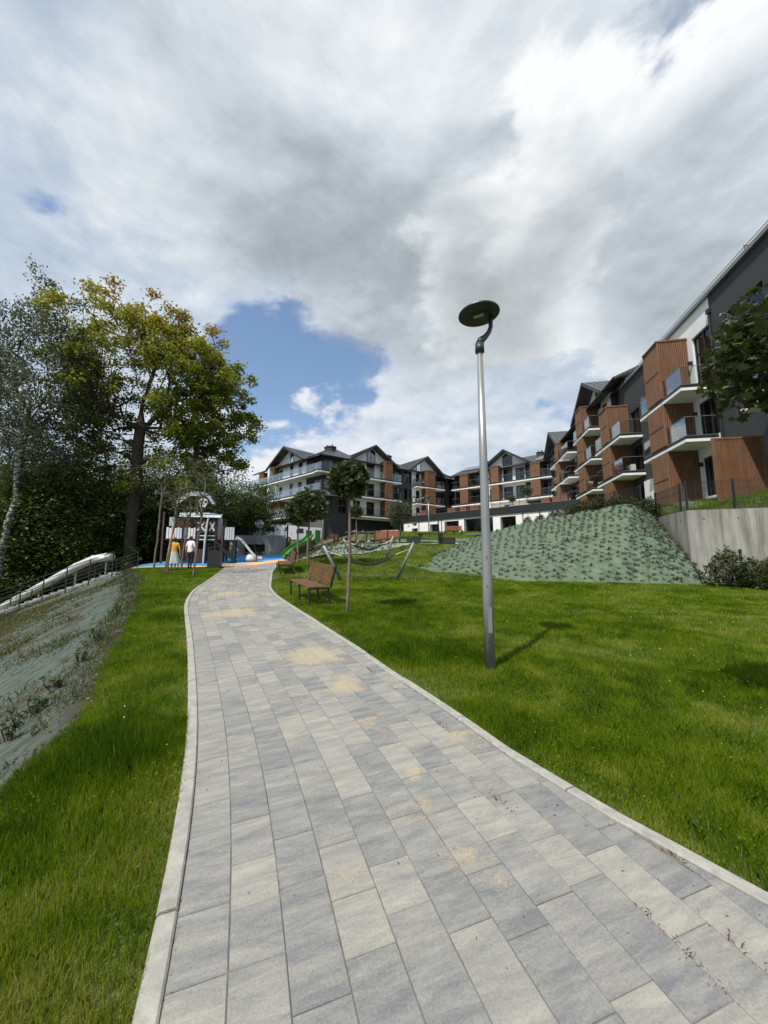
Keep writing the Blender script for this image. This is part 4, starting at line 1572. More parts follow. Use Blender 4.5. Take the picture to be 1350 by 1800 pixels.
solar(L, 22.5, 28.3, 7, f0=0.45)
for u, z in ((11.9, F1), (12.0, F2), (17.5, F2), (17.6, F3), (23.2, F3)):
    ac(L, u, z)

# ---- end front of the same block, facing the drive
LL = wing('apartment_block', 'gabled white end of the dark block, nearest the playground, with glass balconies', (-22.0, 67.1), K, 3.4)
core(LL, 0.0, 17.3, 0.8, 6.0, 3.4, EAVE)
wall(LL, 0.0, 4.4, F1, EAVE, [(3.2, 4.3, z + 0.4, z + 2.6, 1) for z in (F1, F2, F3)], 'dark_render')
wall(LL, 4.4, 14.0, F1, EAVE, [(9.4, 10.4, F3 + 0.38, F3 + 2.7, 1), (11.8, 12.9, F3 + 0.38, F3 + 2.7, 1), (9.4, 10.4, F2 + 0.38, F2 + 2.7, 1), (11.8, 12.9, F2 + 0.38, F2 + 2.7, 1), (9.6, 12.6, F1 + 0.38, F1 + 2.5, 3),
                                 (6.3, 7.3, F2 + 0.38, F2 + 2.6, 1), (6.3, 7.3, F3 + 0.38, F3 + 2.6, 1)], 'white_render')
wall(LL, 14.0, 18.07, 3.4, EAVE, [(15.6, 18.07, F3 + 0.4, F3 + 2.5, 2), (15.6, 18.07, F2 + 0.4, F2 + 2.5, 2)], 'dark_render')
wall(LL, 0.0, 14.0, 3.4, F1, [(9.8, 12.8, 3.6, 6.4, 3), (4.6, 7.6, 4.4, 6.2, 3)], 'dark_render', y=0.35)
MB().box(13.4, 18.3, -0.22, 0.33, 3.4, F1 - 0.1).build('plinth', 'mid_render', LL)
MB().box(17.95, 18.02, 0.02, 0.1, F2, EAVE).build('corner_post', 'frame_dark', LL)
MB().box(-0.3, 0.02, 0.0, 6.0, 3.4, EAVE).build('wall', 'dark_render', LL)
for z in (F1, F2, F3):
    balcony(LL, -1.6, 5.2, z, 1.5, right=(z > F1))
    if z > F1:
        balcony(LL, 5.4, 19.6, z, 1.5, left=True, right=False)
balcony(LL, 5.22, 15.5, F1, 1.5, left=False)
tower(LL, 1.6, 3.0, F1 + 0.4, 16.4, 1.0, 0.16, gaps=(F2, F3))
tower(LL, 5.6, 8.2, F1 + 0.4, F2 - 0.02, 0.8, 0.16)
MB().box(4.6, 5.1, -1.2, 0.0, F1 + 0.36, EAVE + 1.0).build('pier', 'white_render', LL)
MB().box(5.9, 8.0, -0.9, -0.01, F3 + 2.9, F3 + 3.02).build('canopy', 'timber', LL)
tower(LL, 5.9, 6.25, F3 + 0.4, F3 + 2.9, 0.9, 0.16)
main_roof(LL, -1.2, 18.9, ridge_y=5.0, depth=8.0, hip1=4.5)
gable(LL, 9.4, 5.3, over=1.3, back=5.0, win=(0.2, 1.0))
chimney(LL, 15.6, 3.4, 18.2, 1.3, 0.8, 1.0)
solar(LL, 12.0, 15.0, 3, ridge_y=5.0)
for u, z in ((7.4, F1), (8.2, F2), (4.0, F3)):
    ac(LL, u, z)

# ---- block closing the courtyard
Mw = wing('apartment_block', 'apartment block with one white gable closing the courtyard behind the lamp post', (12.9, 69), (26.3, 56.8), 5.0)
core(Mw, 0.0, 18.1, 0.8, 11.5, 5.0, EAVE)
wall(Mw, 0.0, 6.6, F1 - 0.5, EAVE, [(0.4, 1.7, z + 0.4, z + 2.5, 2) for z in (F1, F2, F3)] + [(3.7, 6.0, z + 0.4, z + 2.5, 3) for z in (F1, F2, F3)], 'dark_render')
wall(Mw, 6.6, 13.1, F1 - 0.5, EAVE, [(9.4, 11.0, z + 0.4, z + 2.6, 2, 1) for z in (F1, F2, F3)] + [(11.5, 13.0, z + 0.4, z + 2.6, 2) for z in (F2, F3)] + [(6.9, 8.0, z + 0.4, z + 2.6, 1) for z in (F2, F3)], 'white_render')
wall(Mw, 13.1, 18.12, F1 - 0.5, EAVE, [(13.3, 14.5, z + 0.4, z + 2.6, 2) for z in (F2, F3)] + [(16.0, 17.6, z + 0.4, z + 2.5, 2) for z in (F1, F2, F3)] + [(13.0, 15.6, F1 + 0.4, F1 + 2.5, 3)], 'dark_render')
for z in (F2, F3):
    balcony(Mw, 0.2, 6.8, z, 1.4)
    balcony(Mw, 7.0, 17.6, z, 1.4)
tower(Mw, 2.0, 3.5, F1 + 0.4, 16.4, 1.35, 0.18, gaps=(F2, F3))
tower(Mw, 7.9, 9.2, F2 + 0.4, 17.0, 1.35, 0.18, gaps=(F3,))
tower(Mw, 14.5, 15.9, F2 + 0.4, 16.4, 1.35, 0.18, gaps=(F3,))
main_roof(Mw, -0.5, 18.6, ridge_y=6.0, depth=11.5)
gable(Mw, 10.0, 4.6, back=6.0, win=(-0.6, 1.0))
solar(Mw, 0.4, 5.2, 5, ridge_y=6.0, f0=0.4)
solar(Mw, 14.6, 18.2, 3, ridge_y=6.0, f0=0.1, f1=0.48)
solar(Mw, 14.9, 18.4, 3, ridge_y=6.0, f0=0.5, f1=0.88)
chimney(Mw, 13.9, 4.8, 18.9, 1.0, 0.7, 0.7)
chimney(Mw, 4.2, 4.4, 18.7, 1.0, 0.7, 0.6)

# ---- long block on the right
PR0, PR1 = (25.3, 56.0), (16.7, 12.8)
Rw = wing('apartment_block', 'long dark block on the right with timber screens and white-edged balconies', PR0, PR1, 4.6)
core(Rw, 0.0, 44.0, 0.8, 11.5, 4.6, 16.0)
core(Rw, 0.0, 25.2, 0.8, 11.0, 16.0, EAVE)
FL = (F1, F2, F3)
wall(Rw, 0.0, 14.0, 4.6, EAVE, [(u, u + 1.5, z + 0.4, z + 2.5, 2) for u in (1.2, 5.6, 8.9, 11.3) for z in (F0, F1, F2, F3)], 'dark_render')
wall(Rw, 14.0, 22.6, 4.6, EAVE, [(20.3, 21.6, z + 0.4, z + 2.65, 2) for z in (F0, F1, F2, F3)] + [(16.1, 17.2, z + 0.4, z + 2.6, 1) for z in (F1, F2, F3)], 'white_render')
wall(Rw, 22.6, 25.3, 4.6, EAVE, [(23.2, 24.5, z + 0.4, z + 2.6, 2) for z in (F1, F2, F3)], 'dark_render')
wall(Rw, 25.3, 32.0, 4.6, 16.2, [(26.3, 27.9, z + 0.4, z + 2.5, 2) for z in (F1, F2)] + [(29.6, 31.2, z + 0.5, z + 2.55, 2) for z in (F1, F2)] + [(26.4, 28.2, F0 + 0.1, F0 + 2.3, 2)], 'dark_render')
wall(Rw, 32.0, 36.9, 4.6, 16.2, [(35.1, 36.85, F2 + 0.4, F2 + 3.75, 2, 2), (35.0, 36.85, F1 + 0.4, F1 + 2.65, 2), (34.9, 36.7, F0 + 0.1, F0 + 2.35, 3)], 'white_render')
wall(Rw, 36.9, 44.0, 4.6, 16.2, [(38.0, 39.7, F1 + 0.75, F1 + 2.65, 3), (38.2, 40.6, F2 + 0.75, F2 + 3.4, 2, 1), (41.5, 43.0, F1 + 0.5, F1 + 2.6, 2)], 'dark_render')
MB().box(28.3, 32.0, -0.28, -0.003, F0 - 0.3, F1 - 0.6).build('porch_wall', 'white_render', Rw)
MB().box(44.0, 44.3, 0.0, 11.5, 4.6, 16.2).build('wall', 'dark_render', Rw)
MB().box(25.0, 44.4, -0.18, 11.6, 16.2, 16.42).build('parapet', 'grey_paint', Rw)
MB().tube([(25.2, -0.10, 16.62), (44.3, -0.10, 16.62)], 0.02, 6).build('lightning_rod', 'grey_paint', Rw)
MB().prism([(25.2, 0.25, 16.43), (25.2, 11.4, 16.43), (25.2, 11.4, 16.7), (25.2, 6.0, 19.3), (25.2, 0.25, 17.0)], (0.25, 0, 0)).build('end_wall', 'white_render', Rw)
main_roof(Rw, -0.6, 26.4, ridge_y=6.0, depth=11.5, over=1.0)
gable(Rw, 19.0, 4.7, over=1.25, back=6.0, win=(0.1, 1.1))
gable(Rw, 3.4, 4.0, over=1.25, back=6.0, win=(-0.6, 0.6))
for z in (F1, F2):
    balcony(Rw, 31.6, 36.6, z, 1.6)
    balcony(Rw, 22.5, 28.1, z, 1.6)
for z in FL:
    balcony(Rw, 16.0, 21.3, z, 1.6)
    balcony(Rw, 10.2, 13.2, z, 1.5)
    balcony(Rw, 4.6, 9.6, z, 1.5)
balcony(Rw, 40.8, 43.8, F1, 1.6)
tower(Rw, 32.85, 34.65, F0 - 0.2, 15.0, 1.56, 0.10, gaps=(F1, F2))
tower(Rw, 24.4, 26.0, F0 - 0.2, 14.3, 1.56, 0.12, gaps=(F1, F2))
tower(Rw, 17.6, 19.3, F0 - 0.2, 17.0, 1.56, 0.12, gaps=FL)
tower(Rw, 7.8, 9.0, F0 - 0.2, 16.4, 1.46, 0.16, gaps=FL)
downpipe(Rw, 36.95, 4.8, 15.2)
downpipe(Rw, 23.0, 5.0, EAVE - 0.5)
# roof-access ladder cage on the parapet
lc = MB()
for i in range(6):
    lc.bar((39.3 + 0.0, 0.4 + 0.16 * i, 16.43), (39.3, 0.4 + 0.16 * i, 17.2), 0.03)
lc.bar((39.3, 0.35, 17.2), (39.3, 1.25, 17.2), 0.04).bar((39.3, 0.35, 16.85), (39.3, 1.25, 16.85), 0.04)
lc.build('roof_guard', 'brown_paint', Rw)
for (u, z) in ((35.0, F0 + 1.9), (34.95, F1 + 2.0), (35.02, F2 + 2.2), (33.0, F0 + 1.9)):
    MB().box(u - 0.10, u + 0.0, -0.22, -0.005, z, z + 0.22).build('wall_lamp', 'black_metal', Rw)
for (u, z) in ((29.0, 13.7), (38.1, 14.4)):
    MB().tube([(u, -0.01, z), (u, -0.22, z), (u, -0.26, z - 0.12)], 0.05, 8).box(u - 0.13, u + 0.13, -0.12, -0.006, z - 0.42, z - 0.36).build('vent', 'grey_paint', Rw)
for u, z in ((20.6, F1), (26.8, F1), (12.6, F1), (12.5, F2)):
    ac(Rw, u, z)

# ---- garage wing under the terrace
POD = wing('garage_wing', 'low white garage wing with dark parapet and wide openings', (3, 58.2), (20.5, 41.8), 4.6)
PL = 23.98
gops = [(1.6, 2.7, 4.9, 6.3, 1), (1.7, 2.5, 6.7, 7.1, 1), (4.9, 6.5, 4.9, 6.7, 1), (7.4, 9.7, 4.9, 6.95, 2), (10.5, 14.7, 4.9, 7.05, 3), (15.7, 17.7, 4.9, 6.95, 2)]
wall(POD, 0.0, PL, 4.6, 7.25, gops, 'white_render', depth=0.7)
core(POD, 0.0, PL, 0.9, 8.0, 4.6, 7.2)
MB().box(-0.2, PL + 4.5, -0.14, 0.2, 7.252, 8.12).build('parapet', 'black_metal', POD)
cap = MB().box(-0.25, PL + 4.5, -0.18, 0.24, 8.122, 8.16).build('parapet_cap', 'grey_paint', POD)
MB().poly([(0, 0.21, 7.9), (PL + 4.5, 0.21, 7.9), (PL + 4.5, 16, 7.9), (0, 16, 7.9)]).build('terrace_deck', 'pale_gravel', POD)
rl = MB()
for i in range(24):
    u = 0.2 + i * 1.2
    rl.bar((u, 0.03, 8.16), (u, 0.03, 9.05), 0.035)
for z in (9.05, 8.6):
    rl.bar((0.1, 0.03, z), (PL + 4.3, 0.03, z), 0.03)
rl.build('railing', 'black_metal', POD)
for u in (2.95, 6.95, 18.6, 20.6):
    MB().tube([(u, -0.06, 4.7), (u, -0.06, 7.24)], 0.05, 8).build('downpipe', 'black_metal', POD)
MB().prism([(19.8, -0.02, 4.6), (26, -0.02, 4.6), (26, -0.02, 7.2), (23, -0.02, 6.4), (19.8, -0.02, 5.1)], (0, -0.25, 0)).build('ramp_wall', 'concrete_grey', POD)

# air-conditioning units on the balconies
ROOMS = {}
acm = None
for i, (w, u, z, y) in enumerate(AC):
    mw = Matrix.Translation(w.location) @ Matrix.Rotation(w.rotation_euler.z, 4, 'Z')
    p = mw @ Vector((u, y, 0))
    p.z = z + 0.375
    if acm is None:
        acm = empty('air_conditioner', p, w.rotation_euler.z)
        MB().box(-0.42, 0.42, -0.16, 0.16, 0.06, 0.66).build('casing', 'ac_white', acm)
        f = MB()
        for k_ in range(3):
            r0 = 0.08 + 0.07 * k_
            pts = [(-0.1 + r0 * math.cos(a), -0.175, 0.36 + r0 * math.sin(a)) for a in np.linspace(0, 2 * math.pi, 17)]
            f.tube(pts, 0.012, 4)
        f.build('fan_grille', 'frame_dark', acm)
        MB().box(-0.36, -0.28, -0.14, 0.14, 0, 0.06).box(0.28, 0.36, -0.14, 0.14, 0, 0.06).build('feet', 'black_metal', acm)
        o = acm
    else:
        o = copy_tree(acm)
        o.location = p
        o.rotation_euler = (0, 0, w.rotation_euler.z)
    tag(o, 'small white air-conditioning unit standing on an apartment balcony', 'air conditioner', 'air-conditioning units on the balconies')

# planters and potted palms on the terrace deck
mw = Matrix.Translation(POD.location) @ Matrix.Rotation(POD.rotation_euler.z, 4, 'Z')
for i, (u, y, wd) in enumerate([(8.0, 1.2, 1.3), (9.8, 1.3, 1.0), (11.6, 1.2, 1.2), (21.0, 1.2, 1.0), (22.6, 1.2, 1.7), (3.0, 1.2, 1.2)]):
    p = mw @ Vector((u, y, 0))
    q = empty('planter', (p.x, p.y, 7.905), POD.rotation_euler.z)
    t_ = MB()
    for k_ in range(5):
        t_.box(-wd / 2, wd / 2, -0.35, 0.35, 0.02 + 0.2 * k_, 0.19 + 0.2 * k_)
    t_.build('boards', 'planter_brown', q)
    MB().box(-wd / 2 + 0.04, wd / 2 - 0.04, -0.31, 0.31, 0.0, 0.98).build('soil_box', 'timber_dark', q)
    tag(q, ['reddish wooden planter on the garage terrace, beside the slim lamp', 'small reddish planter on the garage terrace, second from the slim lamp', 'reddish planter on the garage terrace near the big lamp post',
            'narrow reddish planter on the terrace left of the widest planter', 'wide reddish planter at the right end of the garage terrace', 'reddish planter at the left end of the garage terrace'][i], 'planter', 'planters on the garage terrace')

# ------------------------------------------------------------------ retaining wall and fences
rw = empty('retaining_wall', (11.95, 15.05, 0.5), 0, 0.5)
tag(rw, 'tall pale concrete retaining wall right of the green mound', 'retaining wall')
corner = Vector((11.95, 15.05, 0))
segs = [((12.75, 18.1), (11.95, 15.05), 3), ((11.95, 15.05), (18.2, 13.1), 6)]
for (a, b_, k) in segs:
    A, B = Vector((*a, 0)), Vector((*b_, 0))
    d = (B - A).normalized()
    nrm = Vector((-d.y, d.x, 0)) * 0.26
    for i in range(k):
        p, q = A + (B - A) * (i / k) + d * 0.006, A + (B - A) * ((i + 1) / k) - d * 0.006
        mb = MB()
        z1 = 3.56
        mb.hexa([(*(p - rw.location)[:2], 0.5), (*(q - rw.location)[:2], 0.5), (*(q + nrm - rw.location)[:2], 0.5), (*(p + nrm - rw.location)[:2], 0.5)],
                [(*(p - rw.location)[:2], z1), (*(q - rw.location)[:2], z1), (*(q + nrm - rw.location)[:2], z1), (*(p + nrm - rw.location)[:2], z1)])
        mb.build('wall_panel', 'concrete', rw)
        hb = MB()
        out = -nrm.normalized()
        for zz in (3.2,):
            c = (p + q) / 2 - rw.location
            hb.tube([Vector((c.x, c.y, zz)) + out * -0.02, Vector((c.x, c.y, zz)) + out * 0.008], 0.025, 8)
        hb.build('tie_hole', 'black_metal', rw)


def mesh_fence(name, label, pts, h=1.05, pitch=0.05, post=0.06, hs=(0.0, 0.35, 0.7, 1.0), posts=True):
    base = Vector(pts[0])
    f = empty(name, base, 0, 0)
    ZB.pop(f.name, None)
    tag(f, label, 'fence')
    for i, p in enumerate(pts):
        if posts is True or i in posts:
            q = Vector(p) - base
            MB().box(q.x - post / 2, q.x + post / 2, q.y - post / 2, q.y + post / 2, q.z - 0.1, q.z + h + 0.05).build('post', 'black_metal', f)
    for a, b_ in zip(pts, pts[1:]):
        A, B = Vector(a) - base, Vector(b_) - base
        L_ = (B - A).length
        mb = MB()
        k = max(2, int(L_ / pitch))
        for i in range(1, k):
            p = A + (B - A) * (i / k)
            mb.bar(p + Vector((0, 0, 0.04)), p + Vector((0, 0, h)), 0.006)
        for z in hs:
            for dz in (0, 0.05):
                mb.bar(A + Vector((0, 0, 0.05 + z * (h - 0.1) + dz)), B + Vector((0, 0, 0.05 + z * (h - 0.1) + dz)), 0.008)
        mb.build('mesh_panel', 'black_metal', f)
    return f


zt = 3.57
mesh_fence('mesh_fence', 'black wire mesh fence along the top of the concrete wall', [(12.8, 17.9, zt), (12.25, 15.7, zt), (12.1, 15.18, zt), (13.6, 14.72, zt), (16.0, 13.98, zt), (18.2, 13.3, zt)], 1.15)
mesh_fence('mesh_fence', 'black wire mesh fence stepping down behind the hedge', [(12.6, 18.6, 4.0), (12.5, 20.6, 4.05), (12.3, 23.0, 4.0), (12.4, 26.0, 4.0)], 1.25)
pz = lambda x, y: gz(x, y)
mesh_fence('mesh_fence', 'short wire mesh fence at the foot of the concrete wall, among shrubs', [(11.1, 12.95, pz(11.1, 12.95) + 0.2), (11.9, 12.9, pz(11.9, 12.9) + 0.2)], 0.95, posts=(1,))
mesh_fence('mesh_fence', 'low wire mesh panel behind the shrubs at the right edge', [(12.0, 12.9, pz(12, 12.9) - 0.15), (14.4, 12.6, pz(14.4, 12.6) - 0.15)], 0.95, posts=())

# timber divider on the terrace
dv = empty('slat_divider', (15.0, 17.0, 4.2), 0)
tag(dv, 'upright timber slat divider standing on the terrace by the right block', 'screen')
d0, d1 = Vector((0, 0, 0)), Vector((1.9, -0.36, 0))
MB().bar(d0 + Vector((0, 0, 2.9)), d1 + Vector((0, 0, 2.9)), 0.09, 0.08).bar(d0 + Vector((0, 0, 0.05)), d1 + Vector((0, 0, 0.05)), 0.09, 0.08).bar(d0, d0 + Vector((0, 0, 2.94)), 0.09).bar(d1, d1 + Vector((0, 0, 2.94)), 0.09).build('frame', 'timber', dv)
s_ = MB()
for i in range(1, 24):
    p = d0 + (d1 - d0) * (i / 24)
    s_.bar(p + Vector((0, 0, 0.08)), p + Vector((0, 0, 2.86)), 0.045, 0.06)
s_.build('slats', 'timber', dv)['kind'] = 'stuff'
MB().bar(d0 + Vector((0.02, 0.09, 1.45)), d1 + Vector((0.02, 0.09, 1.45)), 0.02, 2.75).build('backing', 'timber_dark', dv)
ts = MB()
for i in range(3):
    ts = MB().box(-0.6, 0.6, -0.4, 0.4, -0.25, 0.03)
    o = ts.build('paving_slab', 'concrete', loc=(14.6 + 0.3 * i, 18.3 + 0.82 * i * 1.6, float(zterr(14.6 + 0.3 * i, 18.3 + 1.3 * i))), rot=0.2)
    tag(o, ['pale paving slab on the terrace nearest the timber divider', 'pale paving slab on the terrace, middle of three', 'pale paving slab on the terrace farthest from the divider'][i], 'paving slab', 'terrace paving slabs')

# ------------------------------------------------------------------ street lamps
b0 = gr(862, 1180)
head = aty(842, 553, b0.y)
top = aty(842, 617, b0.y)
Lh = top.z - b0.z
lamp = empty('street_lamp', b0, 0)
tag(lamp, 'tall tapered grey lamp post with round dark disc head on the lawn', 'street lamp')
MB().tube([(0, 0, -0.1), (0, 0, 1.0), (0, 0, 2.5), (0, 0, Lh)], [0.066, 0.0595, 0.0505, 0.038], 28).build('pole', 'pole_metal', lamp, smooth=True)
MB().tube([(0, 0, -0.02), (0, 0, 0.012)], [0.085, 0.075], 16).build('base_ring', 'grey_paint', lamp)
MB().box(-0.024, 0.024, -0.0655, -0.05, 0.45, 0.75).build('service_door', 'pole_metal', lamp)
MB().tube([(0, 0, Lh - 0.02), (0, 0, Lh + 0.1)], [0.06, 0.058], 16).build('collar', 'lamp_dark', lamp, smooth=True)
hz = head.z - b0.z
hx = head.x - b0.x
arm = [(0, 0, Lh + 0.09), (0.02, 0, Lh + 0.15), (0.085, 0.01, Lh + 0.21), (0.135, 0.02, Lh + 0.28), (0.165, 0.03, Lh + 0.36), (0.17, 0.03, hz - 0.01)]
MB().tube(arm, [0.058, 0.05, 0.036, 0.031, 0.029, 0.029], 14).build('arm', 'lamp_dark', lamp, smooth=True)
disc = MB().lathe([(0.02, -0.012), (0.262, -0.010), (0.272, 0.0), (0.268, 0.016), (0.20, 0.040), (0.06, 0.055)], 48)
tilt = Matrix.Translation((0.005, 0.0, hz)) @ Matrix.Rotation(R(-3), 4, 'Y')
dk = disc.xf(tilt).build('lamp_head', 'lamp_dark', lamp, smooth=False)
MB().box(-0.105, 0.105, -0.075, 0.075, -0.018, -0.0125).xf(tilt @ Matrix.Rotation(R(-28), 4, 'Z')).build('led_housing', 'black_metal', dk)
MB().box(-0.07, 0.06, -0.028, 0.028, -0.0225, -0.0185).xf(tilt @ Matrix.Rotation(R(-28), 4, 'Z')).build('led_glass', 'lamp_glass', dk)
for zz in (0.35, 1.0, 1.35):
    MB().tube([(-0.02, -0.063, zz), (-0.02, -0.072, zz)], 0.008, 8).build('bolt', 'black_metal', lamp)


def park_lamp(label, x, y, h, flip=1):
    o = empty('street_lamp', (x, y, gz(x, y)), 0)
    tag(o, label, 'street lamp', 'slim lamp posts of the upper path')
    MB().tube([(0, 0, -0.1), (0, 0, h)], [0.06, 0.04], 12).build('pole', 'pole_metal', o, smooth=True)
    MB().tube([(0, 0, h), (0, 0, h + 0.12)], 0.06, 10).build('collar', 'lamp_dark', o)
    MB().lathe([(0.05, 0.0), (0.36, 0.0), (0.37, 0.03), (0.2, 0.07)], 24, (flip * 0.1, 0, h + 0.12)).build('lamp_head', 'grey_paint', o)
    return o


p = gr(566, 974)
park_lamp('slim pale lamp post standing in front of the gabled white end', p.x, p.y, aty(566, 868, p.y).z - p.z)
P4 = aty(754, 938, 36)
park_lamp('slim lamp post before the garage wing, by the willow', P4.x, 36, aty(754, 876, 36).z - gz(P4.x, 36), -1)
p = aty(772, 950, 29)
o = empty('bollard_post', (p.x, 29, gz(p.x, 29)), 0)
tag(o, 'short dark post standing behind the picnic table', 'post')
hh = aty(770, 914, 29).z - gz(p.x, 29)
MB().tube([(0, 0, -0.1), (0, 0, hh * 0.42)], 0.09, 10).build('sleeve', 'grey_paint', o)
MB().tube([(0, 0, hh * 0.42), (-0.05, 0, hh)], 0.05, 8).build('pole', 'black_metal', o)

# ------------------------------------------------------------------ benches
def bench(label, origin, ang, group='wooden park benches'):
    """origin: foot of the near front leg; long axis = local +x, seat faces local -y"""
    o = empty('park_bench', origin, ang)
    tag(o, label, 'bench', group)
    Lb, D = 1.75, 0.48
    for i in range(7):
        y = -0.02 + 0.068 * i
        MB().box(-0.04, Lb + 0.04, y, y + 0.050, 0.425, 0.46).build('seat_slat', 'bench_wood', o)
    for i in range(8):
        z = 0.50 + 0.056 * i
        y = D - 0.02 + 0.012 * i
        MB().box(-0.04, Lb + 0.04, y, y + 0.032, z, z + 0.040).build('back_slat', 'bench_wood', o)
    for x in (0.0, Lb / 2, Lb):
        mb = MB()
        mb.bar((x, 0.02, 0.0), (x, -0.01, 0.42), 0.045, 0.035)
        mb.bar((x, D + 0.04, 0.0), (x, D - 0.04, 0.42), 0.045, 0.035)
        mb.bar((x, D - 0.02 + 0.045, 0.40), (x, D + 0.155, 0.95), 0.045, 0.03)
        mb.bar((x, -0.01, 0.405), (x, D, 0.405), 0.045, 0.035)
        mb.bar((x, 0.0, 0.012), (x, D + 0.06, 0.012), 0.04, 0.022)
        mb.build('leg_frame', 'black_metal', o)
    return o


def place_bench(label, near_px, far_px):
    a, b_ = gr(*near_px), gr(*far_px)
    d = b_ - a
    ang = math.atan2(d.y, d.x) + math.pi
    # local +x from far to near end keeps the seat facing the path
    L = Vector((math.cos(ang), math.sin(ang), 0)) * 1.75
    org = a - L
    org.z = min(gz(org.x, org.y), gz(a.x, a.y)) + 0.01
    o = bench(label, org, ang)
    sl = math.atan2(gz(a.x, a.y) - gz(org.x, org.y), 1.75)
    o.location.z = gz(org.x, org.y)
    o.rotation_euler = (0, -sl, ang)
    return o


place_bench('reddish slatted bench nearest the camera, right of the path', (543, 1067), (511, 1049))
place_bench('reddish slatted bench seen end-on, second along the path', (493, 1012), (486, 1001))
place_bench('small reddish bench at the far end of the path by the playground', (502, 986), (497, 980))

# ------------------------------------------------------------------ hammocks
def hammock(label, lpx, rpx, Y0, Y1, ltop, rtop):
    a, b_ = gr(*lpx), gr(*rpx)
    o = empty('hammock', (a + b_) / 2, 0)
    tag(o, label, 'hammock', 'net hammocks on the lawn')
    c = o.location
    ta, tb = aty(*ltop, a.y + Y0) - c, aty(*rtop, b_.y + Y1) - c
    for (foot, topp) in ((a - c, ta), (b_ - c, tb)):
        d = (topp - foot).normalized()
        ps = MB().tube([foot - d * 0.15, topp], [0.062, 0.055], 14).build('post', 'grey_paint', o, smooth=True)
        MB().tube([topp - d * 0.005, topp + d * 0.02], 0.06, 14).build('post_cap', 'black_metal', ps)
    la, lb = ta.lerp(a - c, 0.16), tb.lerp(b_ - c, 0.16)
    ax = (lb - la).normalized()
    side = Vector((-ax.y, ax.x, 0)).normalized()
    wd = 0.62
    n0, n1 = la + (lb - la) * 0.20, lb - (lb - la) * 0.20
    sag = (n1 - n0).length * 0.20
    drop = 0.22

    def pt(f, s):
        q = n0.lerp(n1, f) + side * s * wd
        q.z -= drop + sag * (1 - (2 * f - 1) ** 2) * (1 - 0.25 * abs(s))
        return q
    net = MB()
    nl, nc = 9, 30
    for i in range(nl):
        s = -1 + 2 * i / (nl - 1)
        net.tube([pt(f, s) for f in np.linspace(0, 1, 15)], 0.013, 4)
    for j in range(1, nc):
        net.tube([pt(j / nc, s) for s in np.linspace(-1, 1, 5)], 0.013, 4)
    net.build('net', 'net_black', o)['kind'] = 'stuff'
    for e_, l_ in ((0, la), (1, lb)):
        MB().tube([pt(e_, -1.1), pt(e_, 1.1)], 0.022, 8).build('spreader_bar', 'pole_metal', o)
        r_ = MB()
        for s in (-1, -0.33, 0.33, 1):
            r_.tube([pt(e_, s), l_], 0.008, 4)
        r_.build('ropes', 'rope', o)
    return o


hammock('net hammock slung between two leaning grey posts, nearer of the two', (600, 1021), (697, 1020), -0.25, -0.35, (568, 958), (728, 953))
hammock('net hammock between leaning posts, farther one by the upper path', (621, 989), (677, 986), -0.2, -0.2, (602, 943), (692, 941))

# ------------------------------------------------------------------ litter bin
p = gr(377, 999)
o = empty('litter_bin', p, R(12))
tag(o, 'black box-shaped litter bin where the path meets the playground', 'litter bin')
MB().box(-0.32, 0.32, -0.28, 0.28, 0.05, 0.95).build('body', 'plastic_black', o)
MB().box(-0.34, -0.26, -0.3, 0.3, 0.95, 1.12).box(0.26, 0.34, -0.3, 0.3, 0.95, 1.12).build('hood_side', 'black_metal', o)
MB().box(-0.35, 0.35, -0.31, 0.31, 1.121, 1.16).build('lid', 'black_metal', o)
MB().box(-0.3, 0.3, -0.26, 0.26, -0.05, 0.05).build('plinth', 'grey_paint', o)

